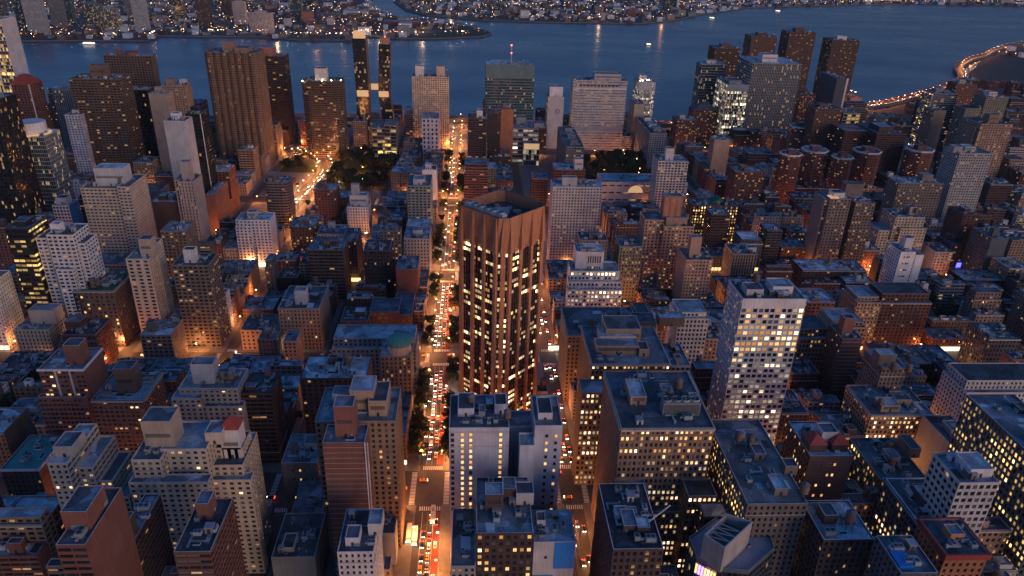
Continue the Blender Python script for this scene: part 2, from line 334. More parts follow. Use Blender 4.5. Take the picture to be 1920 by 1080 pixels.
def clutter(t,x0,x1,y0,y1,z,dens=1.0):
    A=(x1-x0)*(y1-y0); n_=min(26,int(A/30*dens+rnd.random()))
    for k in range(n_):
        x,y=rnd.uniform(x0+2.5,x1-2.5) if x1-x0>6 else (x0+x1)/2,rnd.uniform(y0+2,y1-2) if y1-y0>5 else (y0+y1)/2
        c=rnd.random(); rz=rnd.choice([0,pi/2,pi,-pi/2]); big=min(x1-x0,y1-y0)>9
        if c<.2: put('vent_pipe',M_vp,t,(x,y,z))
        elif c<.38: put('condenser',M_hv2,t,(x,y,z),(rnd.uniform(1,1.7),)*3,rz)
        elif c<.5: put('skylight',M_sk,t,(x,y,z),(rnd.uniform(.7,1.2),)*3,rz)
        elif c<.62: put('roof_patch',rnd.choice(M_pa),t,(x,y,z),(rnd.uniform(.7,2.0),rnd.uniform(.6,1.8),1),rz)
        elif c<.72: put('stair_head',rnd.choice(M_sh),t,(x,y,z),(rnd.uniform(.8,1.3),rnd.uniform(.8,1.3),rnd.uniform(.9,1.3)))
        elif c<.8 and big: put('duct_run',M_du,t,(x,y,z),None,rz)
        elif c<.86 and big: put('pipe_run',M_pi,t,(x,y,z),None,rz)
        elif c<.92 and big: put('railing',M_ra,t,(x,y,z),None,rz)
        else: put('hvac_unit',M_hv,t,(x,y,z),(rnd.uniform(.8,1.5),)*3,rz)
def windows(t,cells,wm,cap=100):
    """each window of a near building is its own pane-and-frame object; the ones beyond the cap stay the glazing sheet"""
    cells=cells[:cap]; cache={}; rows={}
    for (c,nrm,w_,h_,lit) in cells:
        pl={'0':.02,'d':.04,'r':.07,'m':.12,'h':.3,'o':.5,'y':.6,'w':.6,'W':.4}.get(lit,.1)
        k=rnd.random()/rows.setdefault(round(c[2],1),rnd.choice([.25,.5,.9,1.3,1.7,1.7])); mi=None
        if k<pl: mat=rnd.choices(range(7),[.16,.2,.2,.16,.08,.1,.1])[0]
        else: mat=7 if rnd.random()<.75 else 8
        key=(round(w_,2),round(h_,2),mat)
        if key not in cache:
            mb=MB(); a,h2=w_/2,h_/2; f=.09
            mb.quad((-a,0,-h2),(a,0,-h2),(a,0,h2),(-a,0,h2),0)
            for (x0,x1,z0,z1) in((-a,a,-h2,-h2+f),(-a,a,h2-f,h2),(-a,-a+f,-h2+f,h2-f),(a-f,a,-h2+f,h2-f),(-f/2,f/2,-h2+f,h2-f)):
                mb.quad((x0,-.05,z0),(x1,-.05,z0),(x1,-.05,z1),(x0,-.05,z1),1)
            cache[key]=mb.mesh('window',[(E_win+[PANE,PANE2])[mat],frame_m])
        o=put('window',cache[key],t,c); o.rotation_euler=(0,0,math.atan2(nrm[0],-nrm[1]))

def building(r):
    """one hero building from its data row"""
    t=thing(r['n'],r['l'],r['c'],((r['x0']+r['x1'])/2,(r['yS']+r['yN'])/2,0),r.get('g'))
    ox,oy=t.location.x,t.location.y
    x0,x1,y0,y1,h=r['x0']-ox,r['x1']-ox,r['yS']-oy,r['yN']-oy,r['h']
    wm=WALL[r['w']]; mw,mg,mr=MB(),MB(),MB(); W,Sd=r['sw'],r['ss']; ex=r['ex']
    hero=any(c=='H' for c,_ in ex); cells=[] if hero else None
    vans=W=='vans'; sw=parse('blank' if W in('vans','blankfew','blankvert') else W); ss=parse('blank' if Sd=='blankblue' else Sd)
    none=dict(style='blank')
    O=[a for c,a in ex if c=='O']
    if W=='flute':                                     # round bays all the way round
        pts=[]
        def run(ax,ay,bx,by,nb):
            dx,dy=(bx-ax)/nb,(by-ay)/nb; L=math.hypot(dx,dy); nx,ny=dy/L,-dx/L
            for k in range(nb):
                for q in range(4):
                    a_=pi*q/4; pts.append((ax+dx*(k+.5)-dx*.5*cos(a_)+nx*L*.5*sin(a_)*.8, ay+dy*(k+.5)-dy*.5*cos(a_)+ny*L*.5*sin(a_)*.8))
        run(x0,y0,x1,y0,4); run(x1,y0,x1,y1,6); run(x1,y1,x0,y1,4); run(x0,y1,x0,y0,7)
        tier(mw,mg,mr,pts,0,h,lambda i,a,b_: sw if a[0]<x1+1 else none)
    elif O:
        cx,cy=(x0+x1)/2,(y0+y1)/2; a_,b_=(x1-x0)/2,(y1-y0)/2; nn=16 if O[0][0]!=8 else 8
        pts=[]
        for k in range(nn):
            th=-pi/2+pi/nn+2*pi*k/nn; e=.45; c_,s_=cos(th),sin(th)
            pts.append((cx+a_*math.copysign(abs(c_)**e,c_),cy+b_*math.copysign(abs(s_)**e,s_)))
        tier(mw,mg,mr,pts,0,h,lambda i,a,b2: sw)
    else:
        tier(mw,mg,mr,rect(x0,x1,y0,y1),0,h,[ss,none,ss,sw],cells=None if not hero else cells)
    for c,a in ex:                                     # wings and setbacks belong to the same wall
        if c=='W':
            dx0,dx1,dy0,dy1,z=a[:5]; m2=MB(); tier(mw,mg,m2,rect(x0+dx0,x0+dx1,y1-dy1,y1-dy0),0,z+.003,[ss,none,ss,parse('office;lit=o;bay=3.2') if W=='blankvert' else sw],cells=cells); m2.build('terrace_roof',ROOF,t)
    wo=mw.build('wall',[wm,trim],t)
    rc=[a for c,a in ex if c=='g']
    mr.build('roof',greenroof if (rc and rc[0][0]==1) else tealm if rc else ROOF,t)
    if hero and cells: 
        cells.sort(key=lambda q:(q[1][0]>-.5, -q[0][2])); windows(t,cells,wm)
    if mg.f:
        g=mg.build('glazing',GLIST,t); g['kind']='stuff'
    if Sd=='blankblue':
        mb=MB(); mb.box(x0+.5,x1-.3,y0-.12,y0-.003,1,h-.4); mb.build('blue_side_wall',bluew,t)
    zr=h-.9
    def few(cols,rows,rw=1.3,rh=1.7,litp=.5,gain=None):
        for cx_ in cols:
            for rz_ in rows:
                mb=MB(); lit=rnd.random()<litp; yy=y1-cx_*(y1-y0)
                mb.quad((x0-.03,yy+rw/2,rz_),(x0-.03,yy-rw/2,rz_),(x0-.03,yy-rw/2,rz_+rh),(x0-.03,yy+rw/2,rz_+rh),0)
                for (a_,b_,c_,d_) in((-rw/2-.12,-rw/2,-.12,rh+.12),(rw/2,rw/2+.12,-.12,rh+.12),(-rw/2,rw/2,-.14,0),(-rw/2,rw/2,rh,rh+.14)):
                    mb.box(x0-.12,x0,yy+a_,yy+b_,rz_+c_,rz_+d_,1)
                mb.build('window',[rnd.choice(E_win[1:3]) if lit else PANE,stonetrim],t)
    if vans:
        rows=[h-5-3.3*k for k in range(15)]
        few([.055],rows,1.5,2.0,.0); few([.22,.36],rows,1.4,1.9,.95); few([.86],rows,1.4,1.9,.95)
        mb=MB(); mb.box(x0-.35,x0,y0+.1,y1-.1,h-3,h-2.4); mb.box(x0-.25,x0,y0+.1,y1-.1,h-11.2,h-10.9); mb.build('cornice',trim,t)
    if W=='blankfew':
        few([.3,.5,.62] if r['c']!='building site' else [.3],[h-6-6.4*k for k in range(4)] if r['c']!='building site' else [h-10],1.1,1.5,.4)
    if W=='blankvert':
        few([.45+.085*k for k in range(6)],[h-10],.9,6,.0); few([.45+.085*k for k in range(6)],[h-15,h-19],.9,1.8,.1)
    if W=='lines':
        mb=MB(); k=h-3
        while k>2: mb.box(x0-.09,x0,y0+.02,y1-.02,k,k+.28); k-=3.05
        mb.build('floor_band',stonetrim,t)
    for c,a in ex:
        if c=='A':
            for q in range(int(a[2]) if len(a)>2 else 1): put('hvac_unit',M_hv,t,(x0+a[0]+q*3.6,y1-a[1],zr),None,rnd.choice([0,pi/2]))
        elif c=='P':
            X0,X1,Y0,Y1=x0+a[0],x0+a[1],y1-a[3],y1-a[2]
            if a[4]<0: continue
            pm=wm if rnd.random()<.8 else trim
            if r['n']=='dark_balcony_tower': pm=E_redwash
            o=bulk(t,X0,X1,Y0,Y1,zr,a[4]+.9,pm)
            if r['n']=='green_roofed_tower' and a[4]>15:
                st_=MB()
                for k in range(3): yy=Y0+(k+.5)*(Y1-Y0)/3; st_.box(X0-.15,X0,yy-1.7,yy+1.7,zr+6,zr+a[4]-1)
                st_.build('orange_panel',WALL['ob'],o)
        elif c=='T': add_tank(t,x0+a[0],y1-a[1],zr)
        elif c=='V':
            mb=MB(); yy=y1-a[0]; mb.box(x0-.55,x0+.02,yy-a[1]/2,yy+a[1]/2,0,h+.2); mb.build('pilaster',trim,t)
        elif c=='L':
            mb=MB(); yy=y1-a[0]; zz=h-a[1]; n_=28
            for k in range(n_):
                t0,t1=2*pi*k/n_,2*pi*(k+1)/n_
                pr=lambda rr,tt,o_: (x0-o_,yy-rr*cos(tt),zz+rr*sin(tt))
                mb.quad(pr(a[2],t0,.25),pr(a[2]*.72,t0,.25),pr(a[2]*.72,t1,.25),pr(a[2],t1,.25)); mb.quad(pr(a[2],t1,.25),pr(a[2],t1,0),pr(a[2],t0,0),pr(a[2],t0,.25))
            mb.build('emblem_ring',bluep,t)
        elif c=='M':
            mb=MB(); X,Y=x0+a[0],y1-a[1]; mb.bar((X,Y,zr),(X,Y,zr+26),.7,6); mb.bar((X,Y-2.4,zr+16),(X,Y+2.4,zr+16),.3); mo=mb.build('mast',whiteroof,t); s_=MB(); s_.cyl(X,Y,.95,zr+26,zr+27.6,8); s_.cyl(X-.9,Y,.8,zr+15,zr+16.4,8); s_.build('beacon',E_red,mo)
        elif c=='D':
            X,Y=x0+a[0],y1-a[1]; mb=MB(); rr=float(a[2])
            if len(a)>4:
                mb.cyl(X,Y,rr,zr,zr+7,14); mo=mb.build('turret',stonetrim,t); d_=MB(); prev=(rr*1.08,zr+7)
                for k in range(1,7): th=k*pi/12; cur=(rr*1.08*cos(th),zr+7+rr*.8*sin(th)); d_.cyl(X,Y,prev[0],prev[1],cur[1],14,0,cur[0],k==6); prev=cur
                d_.build('dome',tealm,mo)
            else:
                mb.cyl(X,Y,rr,zr,zr+float(a[3])+.9,8); mb.build('roof_plant_house',WALL['rb'],t)
        elif c=='C':
            X,Y=x0+a[0],y1-a[1]; mb=MB(); mb.cyl(X,Y,a[2],zr,zr+a[3],24); mo=mb.build('roof_drum',trim,t); g_=MB(); g_.cyl(X,Y,a[2]+3.2,zr+.2,zr+1.3,24); g_.build('glowing_ring',E_wlit,mo)
        elif c=='R':
            if a[0]==0:
                for (p_,q_) in((1,9),(12,20)):
                    mb=MB(); mb.box(x0+4,x0+14,y1-q_,y1-p_,zr,zr+4.5); mo=mb.build('roof_house',wm,t); g_=MB(); cx_,cy_=x0+9,y1-(p_+q_)/2; e=.6
                    g_.prism(rect(x0+4-e,x0+14+e,y1-q_-e,y1-p_+e),zr+4.52,zr+8.2,0,True,rect(cx_-1.5,cx_+1.5,cy_-.2,cy_+.2)); g_.build('red_hipped_roof',redroof,mo)
            else:
                mb=MB(); e=.4; cx_,cy_=(x0+x1)/2,(y0+y1)/2; mb.prism(rect(x0-e,x1+e,y0-e,y1+e),h+.01,h+a[0]+3,0,True,rect(cx_-4,cx_+4,cy_-2.5,cy_+2.5)); mb.build('peaked_roof',redroof if r['w']=='rb' else WALL['dg'],t)
        elif c=='R2':
            P_=[q for k_,q in ex if k_=='P'][0]; mb=MB(); X0,X1,Y0,Y1=x0+P_[0],x0+P_[1],y1-P_[3],y1-P_[2]; cx_,cy_=(X0+X1)/2,(Y0+Y1)/2; mb.prism(rect(X0-.4,X1+.4,Y0-.4,Y1+.4),h+P_[4]+.01,h+P_[4]+5,0,True,rect(cx_-.3,cx_+.3,cy_-.3,cy_+.3)); mb.build('red_pyramid_roof',redroof,t)
        elif c=='G':
            mb=MB(); X,Y=x0+a[0],y1-a[1]; mb.prism(rect(X-7,X+7,Y-9,Y+9),h+.01,h+5,0,True,rect(X-7,X+7,Y-.3,Y+.3)); mb.build('green_gable_roof',greenroof,t)
        elif c=='g' and a[0]==1:
            for k in range(9): put('roof_plants',M_pl,t,(rnd.uniform(x0+2,x1-2),rnd.choice([y0+1.4,y1-1.4,rnd.uniform(y0+2,y1-2)]),zr))
        elif c=='Y':
            few([a[1]/(y1-y0)],[h-6-4.2*k for k in range(int(a[2]))],1.3,1.8,a[3])
        elif c=='Q':
            X,Y=x0+a[0],y1-a[1]; mb=MB(); mb.box(X-3,X+3,Y-a[2],Y,zr,zr+7,0)
            for k in range(10): mb.box(X-3.15,X-3,Y-a[2]+.4,Y-.4,zr+.6+k*.6,zr+.9+k*.6,1)
            mo=mb.build('cooling_tower',[metal,darkm],t)
            for k in range(4): put('cooling_fan',M_fan,mo,(X,Y-(k+.5)*a[2]/4,zr+7))
        elif c=='S':
            X,Y=x0+a[0],y1-a[1]; mb=MB(); mb.box(X,X+5,Y-9,Y-4,zr,zr+4.5,0); mb.build('teal_roof_box',[tealm],t); mb=MB(); mb.box(X+3,X+7,Y-3,Y-1,zr,zr+3,0); mb.build('blue_roof_box',[bluew],t)
            mb=MB()
            for yy in(y1-1.2,y0+1.2): mb.bar((x0+1.5,yy,zr+1.5),(x1-1.5,yy,zr+1.5),.3)
            mb.bar((x1-1.5,y0+1.2,zr+1.5),(x1-1.5,y1-1.2,zr+1.5),.3); mb.build('white_roof_frame',whiteroof,t)
        elif c=='N':
            mb=MB(); X,Y=x0+a[0],y1-a[1]; z_=zr
            if h<100: mb.bar((X,Y,z_+.5),(X+9,Y-13,z_+3),.3); mb.bar((X,Y,z_),(X,Y,z_+4),.3)
            else:
                mb.bar((x0-4,Y,0),(x0-4,Y,h+6),.8); mb.bar((x0-4,Y,h-12),(x0-8,Y+30,h+26),.6); mb.bar((x0-4,Y,h-10),(x0-8,Y+27,h+26),.2)
            mb.build('crane',whiteroof,t)
        elif c=='b':
            mb=MB(); yy=y1-(y1-y0)*.5; mb.box(x0-.3,x0-.02,y0+.1,yy,h-16,h-.5); mb.box(x0+1,x1-.5,y1+.01,y1+.35,h-20,h-1); mb.box(x0-.3,x0-.02,yy,y1-.1,h-24,h-20); mb.build('blue_sheeting',bluetarp,t)
            mb=MB()
            for k in range(5):
                for z_ in(h-20,h-10,h+2): mb.bar((x0+1+k*4,y0-2.2,z_-6),(x0+1+k*4,y0-2.2,z_),.12); mb.bar((x0+1,y0-2.2,z_),(x1-1,y0-2.2,z_),.1)
            mb.build('scaffold',bluep if False else bluetarp,t)
        elif c=='B':
            mb=MB(); X,Y=x0+a[0],y1-a[1]; mb.box(X-5,X+3,Y-4,Y+2,zr,zr+1.4); mb.build('blue_tarpaulin',bluetarp,t)
    # specials by kind of look
    nm=r['n']
    if nm=='cinema_hall':
        mb=MB(); n_=12; yy=y1-(y1-y0)*.40; pts=[(x0-.2,yy+9*cos(pi*k/n_),h-13+9*sin(pi*k/n_)) for k in range(n_+1)]; mb.poly(pts[::-1]); mb.build('arched_entrance',E_wlit,t)
        mb=MB(); mb.box(x0-2.5,x0,yy-9,yy+9,2,6); mb.build('lit_marquee',E_shopw,t)
    if nm=='glowing_pavilion':
        mb=MB(); mb.box(x0-.5,x0-.05,y0+.5,y1-.5,h-9,h-1); mb.build('lit_front',E_wlit,t)
    if nm=='hospital_slab':
        mb=MB(); mb.box(x0-.5,x0-.08,y0+.3,y1-.3,30,37); mb.build('blue_glass_belt',WALL['bg2'],t)
        mb=MB()
        for k in range(11): mb.box(x0-.2,x0-.02,y1-6-k*5.4-3.4,y1-6-k*5.4,h-9,h-6.2)
        mb.build('louver_row',darkm,t); mb=MB(); mb.box(x0-.3,x0-.06,y0+.1,y1-.1,h-13.5,h-10.5); mb.build('top_band',trim,t)
    if nm in('white_hospital_tower','flat_topped_tower','white_slab'):
        mb=MB()
        for k in range(5): mb.cyl(x0+3+k*3,y1-3-k*(y1-y0-6)/4,.45,zr,zr+1.2,6)
        mb.build('roof_lamp',E_white if nm!='white_slab' else darkm,t)
    if nm=='white_stepped_block' or nm=='tan_hotel':
        pass
    if nm in('tan_hotel','setback_office_block','flat_roofed_store','tan_penthouse_block','wide_brown_block','cream_terrace_block','tan_loft_block','brown_roof_garden_block'):
        mb=MB(); mb.box(x0-.7,x0+.0,y0-.02,y1+.02,h-1.6,h-.5); mb.box(x0+.1,x1-.1,y0-.7,y0,h-1.6,h-.5); mb.box(x0+.1,x1-.1,y1,y1+.7,h-1.6,h-.5); mb.build('cornice',stonetrim,t)
    if nm=='orange_rimmed_house':
        mb=MB()
        for (a_,b_,c_,d_) in((x0-.8,x0,y0-.8,y1+.8),(x1,x1+.8,y0-.8,y1+.8),(x0,x1,y0-.8,y0),(x0,x1,y1,y1+.8)): mb.box(a_,b_,c_,d_,h-2.4,h+.3)
        mb.build('cornice',redroof,t)
    if nm=='teal_roofed_brick_house' or nm=='white_ribbed_brick_block':
        mb=MB(); mb.box(x0-.6,x0,y0-.6,y1+.6,h-1.2,h+.15); mb.box(x0,x1,y0-.6,y0,h-1.2,h+.15); mb.build('white_roof_rim',trim,t)
    if nm in('lit_corner_tower',):
        mb=MB(); mb.box(x0-.3,x0+8,y1-8,y1+.3,h+.02,h+.9); mb.build('lit_corner_rim',E_wlit,t)
    if nm=='blue_white_slab': pass
    zfree=(x0+1,x1-1,y0+1,y1-1)
    if (x1-x0)*(y1-y0)>700 and not O and r['x0']<700:        # broad roofs carry more sheds, tanks and plant
        for k in range(rnd.choice([2,3,3])):
            bx,by=rnd.uniform(x0+5,x1-11),rnd.uniform(y0+2,y1-9)
            if rnd.random()<.3: add_tank(t,bx,by,zr)
            else: bulk(t,bx,bx+rnd.uniform(3,8),by,by+rnd.uniform(3,7),zr,rnd.uniform(2.2,4.2),rnd.choice([wm,metal,trim,darkm]),'plant_room')
    if W in('row','res','office') and rnd.random()<.7:
        cm=rnd.choice([stonetrim,wm])
        for z_ in (6.5,h-6.6):
            mb=MB(); mb.box(x0-.22,x0-.01,y0-.2,y1+.2,z_,z_+.5); mb.box(x0-.01,x1-.05,y0-.2,y0-.01,z_,z_+.5); mb.box(x0-.01,x1-.05,y1+.01,y1+.2,z_,z_+.5); mb.build('string_course',cm,t)
    clutter(t,*zfree,zr,1.0)
    return t
E_redwash=rough_mat('red_crown_panel',(.34,.13,.09))
TOWER=(371,-42,27.2,158.5); LAMP_O=1750; LAMP_W=1400
FAC={'c': (200.9, -139.7), 'outer': [(204.3, -121.1), (193.1, -121.6), (186.8, -128.8), (184.9, -141.6), (197.5, -157.5), (215.5, -159.7), (224.5, -147.3)], 'inner': [(192.7, -122.9), (185.1, -129.4), (199.9, -146.3), (205.2, -136.4)], 'h': 62, 'h2': 75, 'glow': (1, 2)}
BUSES=[(269.7,6.1,pi,'white city bus with lit windows, right one of the pair at the stop'),(271.8,9.5,pi,'white city bus at the kerb, left one of the pair at the stop'),(286.0,-3.0,pi,'white bus just short of the avenue crosswalk')]
FRONTS=[(628.5,185,-pi/2,44,5.5,E_shopw,'long row of bright shop windows at the foot of the white apartment block'),(469.2,-435,-pi/2,64,5,E_shopw,'glowing shop fronts under the long row of brick walk-ups'),(638.5,-350,-pi/2,14,7,E_shopw,'bright shop front below the dark brick block with signs'),(638.5,-526,-pi/2,10,6,E_blue,'shop front glowing deep blue near the dark red tower'),(639,-512,-pi/2,8,5,E_shopw,'white-lit shop front beside the deep blue one'),(470.3,-236,-pi/2,12,13,E_sign,'tall red sign behind the white grid office'),(626.3,120,-pi/2,20,5,E_shopw,'bright shop corner at the lit crossing left of the main street'),(596,88,-pi/2,16,5,E_shop,'warm shop front by the lit crossing'),(638.6,-415,-pi/2,12,6,E_sign,'red shop sign at the foot of the tower pair'),(470.2,-95,-pi/2,18,5,E_shopw,'lit shop front in the street right of the diamond tower')]
OCT=[(997.1, -495.6, 15.1, 62, 'octagonal red brick tower, farthest left, by the yellow window column'), (962.3, -600.5, 18.8, 62, 'octagonal red brick tower, at the foot of the wide red brick block'), (848.1, -421.8, 12.8, 62, 'octagonal red brick tower, leftmost of the front rank'), (867.4, -461.0, 15.4, 62, 'octagonal red brick tower, second from left in the front rank'), (843.7, -486.2, 12.2, 60, 'octagonal red brick tower, middle of the front rank, lowest roof'), (866.9, -529.4, 16.1, 62, 'octagonal red brick tower, fourth from left in the front rank'), (878.8, -605.5, 16.4, 62, 'octagonal red brick tower, rightmost of the rank by the pale slab')]
